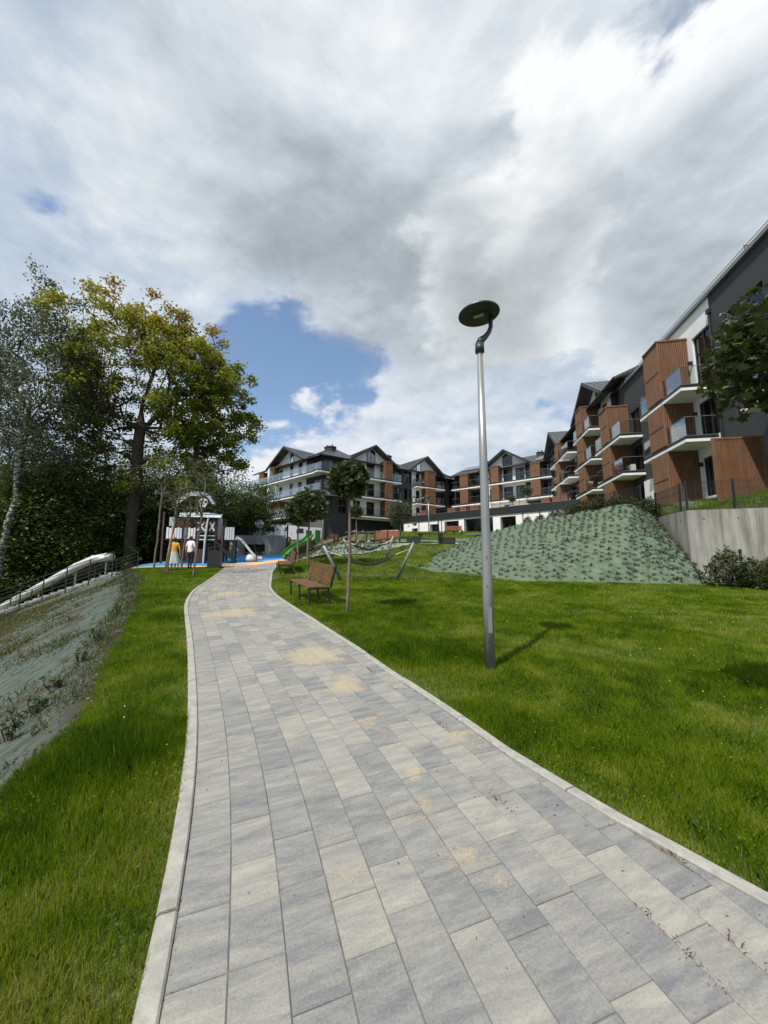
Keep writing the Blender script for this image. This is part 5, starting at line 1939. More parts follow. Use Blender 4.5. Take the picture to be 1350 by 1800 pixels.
# ------------------------------------------------------------------ people
def person(label, pos, ang, h, mats, arms, stride, skirt=False):
    """one skinned body; clothing by body zone, hair and skirt as children"""
    k = h / 1.75
    J = {'pel': (0, 0, 0.95), 'sp': (0, 0.0, 1.15), 'ch': (0, 0.01, 1.36), 'nk': (0, 0.0, 1.49), 'hd': (0, -0.015, 1.60), 'tp': (0, -0.01, 1.70)}
    E_, Rr = [('pel', 'sp'), ('sp', 'ch'), ('ch', 'nk'), ('nk', 'hd'), ('hd', 'tp')], {'pel': (0.155, 0.11), 'sp': (0.135, 0.10), 'ch': (0.165, 0.11), 'nk': (0.055, 0.055), 'hd': (0.085, 0.10), 'tp': (0.06, 0.07)}
    for s, n_ in ((-1, 'l'), (1, 'r')):
        fy = stride * s
        J['hip' + n_] = (0.095 * s, 0, 0.90)
        J['kn' + n_] = (0.10 * s, -0.04 - fy * 0.45, 0.49)
        J['an' + n_] = (0.105 * s, 0.02 - fy * 0.8, 0.09)
        J['to' + n_] = (0.115 * s, -0.15 - fy * 0.8, 0.03)
        J['sh' + n_] = (0.185 * s, 0.01, 1.41)
        ex, ey, ez = arms[0 if s < 0 else 1][0]
        wx, wy, wz = arms[0 if s < 0 else 1][1]
        J['el' + n_] = (ex * s, ey, ez)
        J['wr' + n_] = (wx * s, wy, wz)
        dv_ = (Vector(J['wr' + n_]) - Vector(J['el' + n_])).normalized()
        J['pa' + n_] = tuple(Vector(J['wr' + n_]) + dv_ * 0.09)
        for fi in range(4):
            J['f%d%s' % (fi, n_)] = tuple(Vector(J['pa' + n_]) + dv_ * (0.075 - 0.01 * abs(fi - 1)) + Vector((0.0, -0.03 + 0.02 * fi, -0.005)))
            E_.append(('pa' + n_, 'f%d%s' % (fi, n_)))
            Rr['f%d%s' % (fi, n_)] = (0.009, 0.009)
        J['th' + n_] = tuple(Vector(J['wr' + n_]) + dv_ * 0.07 + Vector((0, -0.06, 0)))
        E_ += [('wr' + n_, 'th' + n_), ('pel', 'hip' + n_), ('hip' + n_, 'kn' + n_), ('kn' + n_, 'an' + n_), ('an' + n_, 'to' + n_), ('ch', 'sh' + n_), ('sh' + n_, 'el' + n_), ('el' + n_, 'wr' + n_), ('wr' + n_, 'pa' + n_)]
        for q, r_ in (('hip', (0.10, 0.11)), ('kn', (0.062, 0.066)), ('an', (0.042, 0.045)), ('to', (0.042, 0.03)), ('sh', (0.07, 0.07)), ('el', (0.042, 0.042)), ('wr', (0.028, 0.03)), ('pa', (0.022, 0.036)), ('th', (0.01, 0.01))):
            Rr[q + n_] = r_
    names = list(J)
    me = bpy.data.meshes.new('body_sk')
    me.from_pydata([Vector(J[q]) * k for q in names], [(names.index(a), names.index(b_)) for a, b_ in E_], [])
    ob = bpy.data.objects.new('body_sk', me)
    COL.objects.link(ob)
    sk = ob.modifiers.new('skin', 'SKIN')
    sk.use_smooth_shade = True
    for i, q in enumerate(names):
        me.skin_vertices[0].data[i].radius = (Rr[q][0] * k, Rr[q][1] * k)
        me.skin_vertices[0].data[i].use_root = q == 'pel'
    ss_ = ob.modifiers.new('sub', 'SUBSURF')
    ss_.levels = ss_.render_levels = 1
    dg = bpy.context.evaluated_depsgraph_get()
    bm_ = bpy.data.meshes.new_from_object(ob.evaluated_get(dg))
    bpy.data.objects.remove(ob)
    bm_.name = 'person'
    bm_.materials.clear()
    for q in ('skin', mats[0], mats[1], 'plastic_black'):
        bm_.materials.append(M[q])
    for f in bm_.polygons:
        c = f.center / k
        if c.z > 1.475:
            mi = 0
        elif abs(c.x) > 0.19 and c.z < 1.20:
            mi = 0
        elif c.z > 0.93:
            mi = 1
        elif c.z > 0.10:
            mi = 2
        else:
            mi = 3
        f.material_index = mi
        f.use_smooth = True
    o = bpy.data.objects.new('person', bm_)
    COL.objects.link(o)
    o.location = pos
    o.rotation_euler = (0, 0, ang)
    tag(o, label, 'person')
    hr = MB().lathe([(0.03, 0.105), (0.07, 0.085), (0.098, 0.03), (0.098, -0.03), (0.08, -0.08), (0.02, -0.09)][::-1], 16, (0, 0.018, 1.635))
    hr.xf(Matrix.Scale(k, 4)).build('hair', 'hair_dark', o, smooth=True)
    fc = MB().box(-0.012, 0.012, -0.135, -0.10, 1.60, 1.63).box(-0.03, 0.03, -0.114, -0.10, 1.558, 1.566)
    fc.xf(Matrix.Scale(k, 4)).build('nose_and_mouth', 'skin', o)
    ey_ = MB().box(-0.045, -0.02, -0.112, -0.098, 1.64, 1.652).box(0.02, 0.045, -0.112, -0.098, 1.64, 1.652)
    ey_.xf(Matrix.Scale(k, 4)).build('eyes', 'hair_dark', o)
    er = MB().box(-0.118, -0.10, -0.01, 0.02, 1.60, 1.66).box(0.10, 0.118, -0.01, 0.02, 1.60, 1.66)
    er.xf(Matrix.Scale(k, 4)).build('ears', 'skin', o)
    if skirt:
        sk_ = MB()
        n_, rows = 28, 8
        for i in range(rows):
            f = i / (rows - 1)
            z = 1.0 - 0.62 * f
            for j in range(n_):
                a = 2 * math.pi * j / n_
                r_ = 0.155 + 0.16 * f + 0.03 * f * math.sin(6 * a) + 0.012 * f * math.sin(11 * a)
                sk_.v.append((r_ * 1.05 * math.cos(a), r_ * 0.95 * math.sin(a), z))
        for i in range(rows - 1):
            for j in range(n_):
                sk_.f.append((i * n_ + j, i * n_ + (j + 1) % n_, (i + 1) * n_ + (j + 1) % n_, (i + 1) * n_ + j))
        sk_.xf(Matrix.Scale(k, 4)).build('skirt', 'skirt_pale', o, smooth=True)
    return o


hang = ((0.27, 0.03, 1.13), (0.29, -0.02, 0.88))
p = gr(304, 1003)
person('person in mustard top and long pale skirt, back turned, near young trees', p, math.pi + 0.2, 1.66, ('shirt_mustard', 'skirt_pale'), (hang, hang), 0.10, True)
p = gr(333, 1000)
person('person in white T-shirt and black trousers facing the play house', p, math.pi - 0.25, 1.74, ('shirt_white', 'trousers_black'), (((0.28, 0.02, 1.14), (0.30, -0.02, 0.90)), hang), 0.05)

# ------------------------------------------------------------------ play house
Yp = 23.6
pc = aty(338, 990, Yp)
gzp = gz(pc.x, Yp) + 0.045
ph = empty('play_house', (pc.x, Yp, gzp), math.atan2(-pc.x, Yp) * 0.55)
tag(ph, 'wooden play house with white pickets, grey roof and skull board', 'play house')
S = Yp / math.cos(math.atan2(-pc.x, Yp)) / FPX / 9.64 * 0.98


def lx(v):
    return (v - 560) * S


def lz(v):
    return max(0.0, (1240 - v) * S)


for (x, t_, y, m_n) in [(122, 455, 0.0, 'brown_paint'), (405, 650, -0.12, 'black_metal'), (470, 500, 1.2, 'brown_paint'), (740, 510, -0.1, 'brown_paint'), (868, 520, 0.0, 'black_metal'), (970, 640, 0.0, 'brown_paint'),
                        (300, 450, 1.7, 'brown_paint'), (820, 430, 1.7, 'brown_paint'), (575, 120, 0.1, 'brown_paint'), (590, 540, 0.0, 'black_metal'), (945, 500, 1.6, 'brown_paint'), (140, 500, 1.6, 'brown_paint')]:
    MB().box(lx(x) - 0.05, lx(x) + 0.05, y - 0.05, y + 0.05, 0.0, lz(t_)).build('post', m_n, ph)
MB().box(lx(130), lx(960), 0.02, 1.7, lz(880), lz(862)).build('deck', 'brown_paint', ph)
for i in range(11):
    x = 172 + i * 38
    MB().box(lx(x), lx(x + 30), -0.04, 0.0, lz(862), lz(690 + 12 * (i % 2))).build('picket', 'white_paint', ph)
for i in range(4):
    x = 1004 + i * 36
    MB().box(lx(x), lx(x + 30), 0.0, 0.04, lz(872), lz(672)).build('picket', 'pale_blue_paint', ph)
for i in range(5):
    x = 880 + 14 * i
    MB().box(lx(x), lx(x + 12), 0.4, 0.44, lz(850), lz(520)).build('wall_board', 'pale_blue_paint', ph)
for i in range(4):
    x = 142 + 17 * i
    MB().box(lx(x), lx(x + 14), 0.9, 0.94, lz(650), lz(510)).build('wall_board', 'pale_blue_paint', ph)
for (a, b_) in ((592, 722), (768, 862)):
    o = MB().box(lx(a), lx(b_), -0.06, -0.02, lz(765), lz(560)).build('cross_panel', 'brown_paint', ph)
    xb = MB()
    xb.bar((lx(a) + 0.05, -0.075, lz(735)), (lx(b_) - 0.05, -0.075, lz(600)), 0.02, 0.075, up=(0, 1, 0))
    xb.bar((lx(a) + 0.05, -0.085, lz(600)), (lx(b_) - 0.05, -0.085, lz(735)), 0.02, 0.075, up=(0, 1, 0))
    xb = MB()
    for (z0, z1) in ((735, 600), (600, 735)):
        p_, q_ = Vector((lx(a) + 0.05, -0.08, lz(z0))), Vector((lx(b_) - 0.05, -0.08, lz(z1)))
        d_v = (q_ - p_).normalized()
        s_v = Vector((-d_v.z, 0, d_v.x)) * 0.04
        yo = Vector((0, -0.012 if z0 > z1 else -0.002, 0))
        xb.prism([p_ - s_v + yo, q_ - s_v + yo, q_ + s_v + yo, p_ + s_v + yo], (0, 0.01, 0))
    xb.build('cross', 'white_paint', o)
for i in range(4):
    MB().box(lx(590), lx(870), -0.02, 0.02, lz(790 + i * 30), lz(775 + i * 30)).build('rail', 'white_paint' if i % 2 else 'black_metal', ph)
mst = MB().tube([(lx(722), -0.2, 0), (lx(730), -0.2, lz(900)), (lx(745), -0.2, lz(650)), (lx(765), -0.2, lz(510))], [0.05, 0.06, 0.065, 0.03], 8).build('surf_board', 'pale_blue_paint', ph)
for i in range(12):
    x = 420 + i * 27
    MB().box(lx(x), lx(x + 22), -0.02, 0.02, lz(1215), lz(1020)).build('picket', 'brown_paint', ph)
# roof in two tiers
MB().prism([(lx(345), -0.25, lz(530)), (lx(945), -0.25, lz(530)), (lx(935), 0.55, lz(465)), (lx(360), 0.55, lz(465))], (0, 0.02, 0.05)).build('roof', 'pale_blue_paint', ph)
MB().prism([(lx(300), 0.56, lz(470)), (lx(830), 0.56, lz(470)), (lx(820), 1.1, lz(432)), (lx(310), 1.1, lz(432))], (0, 0.02, 0.05)).build('roof', 'pale_blue_paint', ph)
MB().box(lx(200), lx(560), 1.62, 1.68, lz(860), lz(500)).build('back_wall', 'brown_paint', ph)
MB().box(lx(600), lx(860), 1.0, 1.06, lz(1200), lz(1010)).build('back_wall', 'brown_paint', ph)
# winged board on top with the skull emblem
up_ = [(265, 300), (300, 262), (350, 205), (420, 155), (480, 125), (560, 118), (650, 125), (730, 145), (780, 215), (815, 270), (845, 285), (830, 318), (785, 300), (745, 235), (700, 195), (620, 185), (540, 190), (470, 190), (400, 240), (330, 300), (285, 318)]
MB().prism([(lx(a), 0.0, lz(b_)) for a, b_ in up_][::-1], (0, 0.05, 0)).build('wing_board', 'pale_blue_paint', ph)
MB().box(lx(470), lx(830), 0.06, 0.10, lz(165), lz(150)).build('yard', 'brown_paint', ph)
sk_pts = [(lx(668) + 0.25 * math.cos(a), -0.06, lz(280) + 0.225 * math.sin(a)) for a in np.linspace(-0.5, math.pi + 0.5, 18)] + [(lx(623), -0.06, lz(362)), (lx(703), -0.06, lz(362))]
o = MB().prism(sk_pts, (0, 0.04, 0)).build('skull_board', 'white_paint', ph)
for (x, z, r_) in ((635, 278, 0.075), (703, 278, 0.075), (668, 318, 0.035)):
    MB().prism([(lx(x) + r_ * math.cos(a), -0.075, lz(z) + r_ * math.sin(a)) for a in np.linspace(0, 2 * math.pi, 15)[:-1]], (0, 0.013, 0)).build('mark', 'black_metal', o)
# ramp with treads and the white slide
for i in range(8):
    f = i / 8
    x0, z0 = lx(885 + 300 * f), lz(885 + 310 * f)
    MB().hexa([(x0, -0.5, z0 - 0.12), (x0 + 0.10, -0.5, z0 - 0.22), (x0 + 0.10, 0.4, z0 - 0.22), (x0, 0.4, z0 - 0.12)], [(x0 + 0.02, -0.5, z0), (x0 + 0.13, -0.5, z0 - 0.12), (x0 + 0.13, 0.4, z0 - 0.12), (x0 + 0.02, 0.4, z0)]).build('ramp_board', 'black_metal', ph)
for y in (-0.55, 0.45):
    MB().bar((lx(880), y, lz(880)), (lx(1190), y, 0.03), 0.06, 0.12).build('ramp_beam', 'black_metal', ph)
MB().box(lx(985), lx(1150), 0.1, 1.4, lz(890), lz(870)).build('deck', 'brown_paint', ph)
for x in (1000, 1140):
    for y in (0.15, 1.35):
        MB().box(lx(x) - 0.05, lx(x) + 0.05, y - 0.05, y + 0.05, 0, lz(870)).build('post', 'black_metal', ph)
sl = MB()
pts = [(1150, 868), (1180, 850), (1230, 880), (1300, 960), (1380, 1060), (1440, 1130), (1490, 1165), (1560, 1172)]
pr = [(-0.3, 0.16), (-0.27, 0.0), (0.27, 0.0), (0.3, 0.16)]
for (a, b_) in pts:
    for (y, z) in pr:
        sl.v.append((lx(a), 0.75 + y, lz(b_) + z))
for i in range(len(pts) - 1):
    for j in range(3):
        q = i * 4 + j
        sl.f.append((q, q + 1, q + 5, q + 4))
o = sl.build('slide', 'slide_white', ph)
md = o.modifiers.new('s', 'SOLIDIFY')
md.thickness = 0.03
MB().tube([(lx(1230), 0.4, lz(900)), (lx(1330), 0.35, lz(830)), (lx(1430), 0.35, lz(900)), (lx(1480), 0.4, lz(1060)), (lx(1490), 0.4, 0)], 0.03, 6).build('climbing_arch', 'black_metal', ph)
# dome toy and see-saw boards under the slide
o = empty('play_dome', (ph.location.x + 3.0, Yp + 1.6, gz(ph.location.x + 3.0, Yp + 1.6) + 0.05), 0)
tag(o, 'small pale play dome beside the white slide', 'play dome')
MB().lathe([(0.36, 0.0), (0.38, 0.2), (0.30, 0.38), (0.12, 0.5), (0.02, 0.52)], 20).build('shell', 'slide_white', o, smooth=True)
MB().lathe([(0.40, 0.0), (0.40, 0.06)], 20).build('base_ring', 'grey_paint', o)

# ------------------------------------------------------------------ driveway wall, vehicles, signs
dw = empty('driveway_wall', (-11.5, 36.4, 2.0), 0, 2.0)
tag(dw, 'stained grey concrete wall with a dark opening behind the play surface', 'retaining wall')
x0, x1, xo0, xo1 = -14.6, -9.35, -13.2, -11.2
MB().box(x0 + 11.5, xo0 + 11.5, -0.15, 0.15, 1.7, 3.95).build('wall_panel', 'concrete_grey', dw)
MB().box(xo1 + 11.5, x1 + 11.5, -0.15, 0.15, 1.7, 3.95).build('wall_panel', 'concrete_grey', dw)
MB().box(xo0 + 11.5, xo1 + 11.5, -0.15, 0.15, 3.1, 3.95).build('wall_panel', 'concrete_grey', dw)
MB().box(xo0 + 11.4, xo1 + 11.6, 0.152, 0.2, 1.7, 3.2).build('opening_back', 'interior', dw)
r_ = MB()
for i in range(6):
    r_.bar((x0 + 11.5 + i * 1.04, 0.0, 3.95), (x0 + 11.5 + i * 1.04, 0.0, 4.85), 0.04)
for z in (4.85, 4.4):
    r_.bar((x0 + 11.5, 0.0, z), (x1 + 11.5, 0.0, z), 0.03)
r_.build('railing', 'black_metal', dw)


def van(label, loc, ang, mat, boxy=False, name='parked_van'):
    o = empty(name, loc, ang)
    tag(o, label, 'van')
    Lv, Wv, Hv = 4.9, 1.9, 2.1
    prof = [(0, 0.35), (0, 0.95), (0.35, 1.1), (1.0, 1.9), (1.4, Hv), (Lv - 0.05, Hv - 0.05), (Lv, 0.35)] if not boxy else [(0, 0.3), (0, 2.6), (Lv, 2.6), (Lv, 0.3)]
    MB().prism([(a, -Wv / 2, c) for a, c in prof], (0, Wv, 0)).build('body', mat, o)
    if not boxy:
        for s in (-1, 1):
            MB().prism([(1.1, s * (Wv / 2 + 0.004), 1.25), (1.55, s * (Wv / 2 + 0.004), 1.85), (2.3, s * (Wv / 2 + 0.004), 1.85), (2.3, s * (Wv / 2 + 0.004), 1.25)], (0, s * 0.01, 0)).build('side_window', 'interior', o)
        MB().prism([(0.42, -0.75, 1.14), (0.42, 0.75, 1.14), (0.98, 0.7, 1.84), (0.98, -0.7, 1.84)], (-0.03, 0, 0.03)).build('windscreen', 'interior', o)
    else:
        MB().prism([(-0.01, -0.8, 0.5), (-0.01, 0.8, 0.5), (-0.01, 0.8, 2.4), (-0.01, -0.8, 2.4)], (-0.02, 0, 0)).build('rear_opening', 'interior', o)
    for x in (0.85, Lv - 0.95):
        for s in (-1, 1):
            wv = MB().tube([(x, s * (Wv / 2 - 0.18), 0.34), (x, s * (Wv / 2 + 0.02), 0.34)], 0.34, 18).build('wheel', 'tyre', o)
            MB().tube([(x, s * (Wv / 2 + 0.015), 0.34), (x, s * (Wv / 2 + 0.035), 0.34)], 0.19, 12).build('rim', 'pole_metal', wv)
    return o


van('white van parked on the drive below the gabled end', (-15.6, 46.0, gz(-15, 46) + 0.08), R(20), 'car_white')
van('second white van, beside the dark end of the block', (-13.0, 49.8, gz(-12, 49.8) + 0.08), R(30), 'car_white')
van('blue box trailer with a dark open rear above the white slide', (-14.5, 39.8, gz(-14.5, 39.8) + 0.08), R(160), 'blue_paint', True, 'box_trailer')
q = aty(457, 921, 37.4)
o = empty('round_mirror', (q.x, 37.4, gz(q.x, 37.4)), 0)
tag(o, 'round pale convex mirror on a post beside the drive', 'mirror')
hq = q.z - gz(q.x, 37.4)
MB().tube([(0, 0, -0.1), (0, 0, hq)], 0.035, 8).build('post', 'pole_metal', o)
MB().lathe([(0.05, 0.0), (0.42, 0.02), (0.44, 0.06), (0.3, 0.12), (0.02, 0.14)], 24).xf(Matrix.Translation((0, -0.05, hq)) @ Matrix.Rotation(R(90), 4, 'X')).build('mirror_disc', 'ac_white', o)
p = gr(504, 976)
o = empty('camera_post', p, 0)
tag(o, 'slender dark post carrying a pale floodlight by the green slide', 'post')
hq = aty(506, 922, p.y).z - p.z
MB().bar((0, 0, -0.1), (0, 0, hq), 0.12, 0.12).build('pole', 'black_metal', o)
MB().box(-0.1, 0.4, -0.15, 0.15, hq - 0.06, hq + 0.12).build('floodlight', 'ac_white', o)
MB().box(-0.22, -0.06, -0.1, 0.1, hq - 0.6, hq - 0.25).build('control_box', 'grey_paint', o)
q = aty(414, 910, 48)
o = empty('street_lamp', (q.x, 48, gz(q.x, 48)), 0)
tag(o, 'distant lamp post rising behind the blue trailer', 'street lamp')
MB().tube([(0, 0, -0.1), (0, 0, q.z - gz(q.x, 48))], 0.06, 8).build('pole', 'pole_metal', o)
MB().box(-0.1, 0.7, -0.12, 0.12, q.z - gz(q.x, 48), q.z - gz(q.x, 48) + 0.1).build('lamp_head', 'pole_metal', o)

# ------------------------------------------------------------------ green slide and the log climb on the bank
a, b_ = aty(546, 944, 30.0), aty(500, 974, 27.2)
b_.z = gz(b_.x, b_.y) + 0.15
o = empty('green_slide', (b_.x, b_.y, gz(b_.x, b_.y)), 0)
tag(o, 'bright green plastic slide lying down the bank', 'slide')
sl = MB()
N_ = 9
d_v = (a - b_)
sv = Vector((-d_v.y, d_v.x, 0)).normalized()
for i in range(N_):
    f = i / (N_ - 1)
    p = b_.lerp(a, f)
    p.z += 0.12 * math.sin(f * math.pi * 2) + 0.05
    for (y, z) in ((-0.30, 0.24), (-0.26, 0.0), (0.26, 0.0), (0.30, 0.24)):
        q = p + sv * y - o.location
        sl.v.append((q.x, q.y, q.z + z))
for i in range(N_ - 1):
    for j in range(3):
        q = i * 4 + j
        sl.f.append((q, q + 1, q + 5, q + 4))
c_ = sl.build('chute', 'green_plastic', o)
md = c_.modifiers.new('s', 'SOLIDIFY')
md.thickness = 0.05
q = a - o.location
dn = Vector((d_v.x, d_v.y, 0)).normalized()
hb = MB()
for y in (-0.42, 0.42):
    c = q + sv * y
    e2 = c + dn * 0.7
    hb.hexa([(c.x - sv.x * 0.03, c.y - sv.y * 0.03, q.z - 0.3), (e2.x - sv.x * 0.03, e2.y - sv.y * 0.03, q.z - 0.3), (e2.x + sv.x * 0.03, e2.y + sv.y * 0.03, q.z - 0.3), (c.x + sv.x * 0.03, c.y + sv.y * 0.03, q.z - 0.3)],
            [(c.x - sv.x * 0.03, c.y - sv.y * 0.03, q.z + 0.55), (e2.x - sv.x * 0.03, e2.y - sv.y * 0.03, q.z + 0.55), (e2.x + sv.x * 0.03, e2.y + sv.y * 0.03, q.z + 0.55), (c.x + sv.x * 0.03, c.y + sv.y * 0.03, q.z + 0.55)])
hb.build('side_guard', 'green_plastic', o)

a, b_ = gr(538, 978), aty(584, 947, 27)
b_.z = gz(b_.x, 27) + 0.3
o = empty('climbing_log', a, 0)
tag(o, 'brown log climbing ramp on short posts up the bank', 'climbing log')
MB().tube([(0, 0, 0.35), (b_ - a) * 0.5 + Vector((0, 0, 0.28)), (b_ - a) + Vector((0, 0, 0.1))], [0.14, 0.13, 0.12], 12).build('log', 'bark_young', o, smooth=True)
for f in (0.1, 0.35, 0.6, 0.85):
    q = (b_ - a) * f
    gl_ = gz(a.x + q.x, a.y + q.y) - a.z
    MB().bar((q.x, q.y, gl_ - 0.1), (q.x, q.y, q.z + 0.5), 0.12, 0.12).build('post', 'timber_dark', o)

# ------------------------------------------------------------------ loungers, tables and benches on the upper path
def lounger(label, px, py, Y, ang):
    p = aty(px, py, Y)
    o = empty('wave_lounger', (p.x, Y, gz(p.x, Y)), ang)
    tag(o, label, 'lounger', 'reddish wooden loungers')
    prof = [(-1.0, 0.38), (-0.8, 0.30), (-0.4, 0.30), (0.0, 0.40), (0.35, 0.52), (0.6, 0.48), (0.85, 0.70), (1.1, 1.0), (1.25, 1.15)]
    xs = np.linspace(-1.0, 1.25, 22)
    zs = np.interp(xs, [q[0] for q in prof], [q[1] for q in prof])
    for x, z, x2, z2 in zip(xs, zs, xs[1:], zs[1:]):
        MB().bar((x + 0.01, 0, z), (x2 - 0.01, 0, z2), 1.5, 0.05).build('slat', 'orange_wood', o)
    for y in (-0.6, 0.6):
        mb = MB()
        for x, z, x2, z2 in zip(xs, zs, xs[1:], zs[1:]):
            mb.bar((x, y, z - 0.07), (x2, y, z2 - 0.07), 0.06, 0.08)
        mb.bar((-0.8, y, 0), (-0.8, y, 0.25), 0.06).bar((0.7, y, 0), (0.7, y, 0.5), 0.06)
        mb.build('side_frame', 'black_metal', o)
    return o


lounger('reddish wave lounger behind the long bench, tilted towards us', 676, 946, 29.5, R(70))
lounger('reddish wave lounger near the corner of the dark block', 598, 942, 31, R(20))


def plank_bench(label, px, py, Y, ang, wd=1.8, dz=0.0):
    p = aty(px, py, Y)
    z = gz(p.x, Y) + dz
    o = empty('park_bench', (p.x, Y, z), ang)
    tag(o, label, 'bench')
    for i in range(4):
        MB().box(-wd / 2, wd / 2, -0.02, 0.02, 0.46 + 0.115 * i, 0.565 + 0.115 * i).build('back_plank', 'orange_wood', o)
    for i in range(4):
        MB().box(-wd / 2, wd / 2, 0.05 + 0.11 * i, 0.15 + 0.11 * i, 0.40, 0.44).build('seat_plank', 'orange_wood', o)
    for x in (-wd / 2 + 0.02, 0.0, wd / 2 - 0.02):
        MB().box(x - 0.03, x + 0.03, -0.06, -0.022, -0.05, 0.98).box(x - 0.03, x + 0.03, 0.40, 0.45, -0.05, 0.398).box(x - 0.03, x + 0.03, -0.02, 0.46, 0.34, 0.396).build('leg', 'black_metal', o)
    return o


plank_bench('reddish plank bench seen from behind on the upper path', 681, 957, 26.5, R(4))
plank_bench('reddish plank bench in front of the garage openings', 797, 936, 40, R(185))
plank_bench('dark-framed reddish bench at the top of the log climb', 587, 950, 28.5, R(60), 1.0)
p = aty(757, 951, 28.6)
o = empty('picnic_table', (p.x, 28.6, gz(p.x, 28.6) + 0.035), R(6))
tag(o, 'dark picnic table with attached benches on the upper path', 'picnic table')
MB().box(-0.95, 0.95, -0.4, 0.4, 0.70, 0.76).build('table_top', 'black_metal', o)
for s in (-1, 1):
    MB().box(s * 1.3 - 0.42, s * 1.3 + 0.42, -0.6, 0.6, 0.0, 0.44).build('seat_block', 'plastic_black', o)
    MB().prism([(s * 0.62, -0.36, 0.70), (s * 0.80, -0.36, 0.70), (s * 1.12, -0.36, 0.02), (s * 0.9, -0.36, 0.02)], (0, 0.72, 0)).build('leg', 'plastic_black', o)
MB().box(-0.9, 0.9, -0.06, 0.06, 0.30, 0.36).build('stretcher', 'plastic_black', o)


def table_tennis(label, px, py, Y, ang, mat='grey_paint', legs='concrete'):
    p = aty(px, py, Y)
    o = empty('outdoor_table', (p.x, Y, gz(p.x, Y)), ang)
    tag(o, label, 'table')
    MB().box(-1.35, 1.35, -0.75, 0.75, 0.72, 0.80).build('table_top', mat, o)
    for s in (-1, 1):
        MB().box(s * 0.45 - 0.09, s * 0.45 + 0.09, -0.5, 0.5, -0.05, 0.718).build('leg', legs, o)
    MB().box(-0.012, 0.012, -0.7, 0.7, 0.802, 0.93).build('net_plate', 'pole_metal', o)
    return o


table_tennis('dark table-tennis table on pale legs, left of the wave lounger', 637, 946, 31.5, R(10), 'mid_render', 'pale_gravel')
table_tennis('grey table-tennis table half hidden by the lamp post', 850, 948, 30.0, R(-12), 'grey_paint', 'mid_render')

# ------------------------------------------------------------------ stairs, railings and the steel tube slide on the left bank
s0, s1 = Vector((-13.6, 20.4, gz(-13.6, 20.4))), Vector((-23.5, 21.4, 0))
s1.z = gz(s1.x, s1.y) + 0.1
st_ = empty('stairs', s1, 0)
tag(st_, 'concrete stairs climbing the left bank to the playground', 'stairs')
dS = s0 - s1
NS = 22
perp = Vector((-dS.y, dS.x, 0)).normalized()
for i in range(NS):
    f0, f1 = i / NS, (i + 1) / NS
    a, b_ = dS * f0, dS * f1
    z = dS.z * f1
    A, B = Vector((a.x, a.y, 0)), Vector((b_.x, b_.y, 0))
    mb = MB().hexa([A - perp * 0.6 + Vector((0, 0, z - 0.35)), B - perp * 0.6 + Vector((0, 0, z - 0.35)), B + perp * 0.6 + Vector((0, 0, z - 0.35)), A + perp * 0.6 + Vector((0, 0, z - 0.35))],
                   [A - perp * 0.6 + Vector((0, 0, z)), B - perp * 0.6 + Vector((0, 0, z)), B + perp * 0.6 + Vector((0, 0, z)), A + perp * 0.6 + Vector((0, 0, z))])
    mb.build('step', 'concrete_grey', st_)


def railing(label, off):
    o = empty('railing', s1 + perp * off, 0)
    tag(o, label, 'railing')
    k = 8
    for i in range(k + 1):
        q = dS * (i / k)
        MB().bar((q.x, q.y, q.z - 0.3), (q.x, q.y, q.z + 1.05), 0.04).build('post', 'black_metal', o)
    for j in range(5):
        z = 0.25 + 0.2 * j
        MB().bar((0, 0, z), (dS.x, dS.y, dS.z + z), 0.022 if j < 4 else 0.045, 0.022 if j < 4 else 0.03).build('rail', 'black_metal', o)
    return o


sgn = -1 if perp.y > 0 else 1
railing('dark bar railing on the near side of the bank stairs', sgn * 0.85)
railing('dark bar railing on the far side of the bank stairs', -sgn * 0.85)
a = aty(188, 979, 22.6)
pts = [a + Vector((0.0, 0.4, -0.02)), a, aty(165, 983, 22.9), aty(135, 996, 23.1), aty(70, 1032, 23.6), aty(0, 1070, 24), aty(-60, 1100, 24.3)]
o = empty('tube_slide', (a.x, a.y, gz(a.x, a.y)), 0)
tag(o, 'shiny steel tube slide running down the left bank', 'slide')
MB().tube([p - o.location for p in pts], 0.23, 22).build('tube', 'steel', o, smooth=True)
fl = MB()
for i in range(1, len(pts) - 1):
    d = (pts[i + 1] - pts[i - 1]).normalized()
    q = pts[i] - o.location
    MB().tube([q - d * 0.02, q + d * 0.02], 0.25, 22).build('flange', 'steel', o)
for i in (1, 3, 4, 5):
    q = pts[i] - o.location
    zz = gz(pts[i].x, pts[i].y) - o.location.z
    MB().tube([(q.x, q.y, zz - 0.3), (q.x, q.y, q.z - 0.3)], 0.05, 8).build('support', 'pole_metal', o)

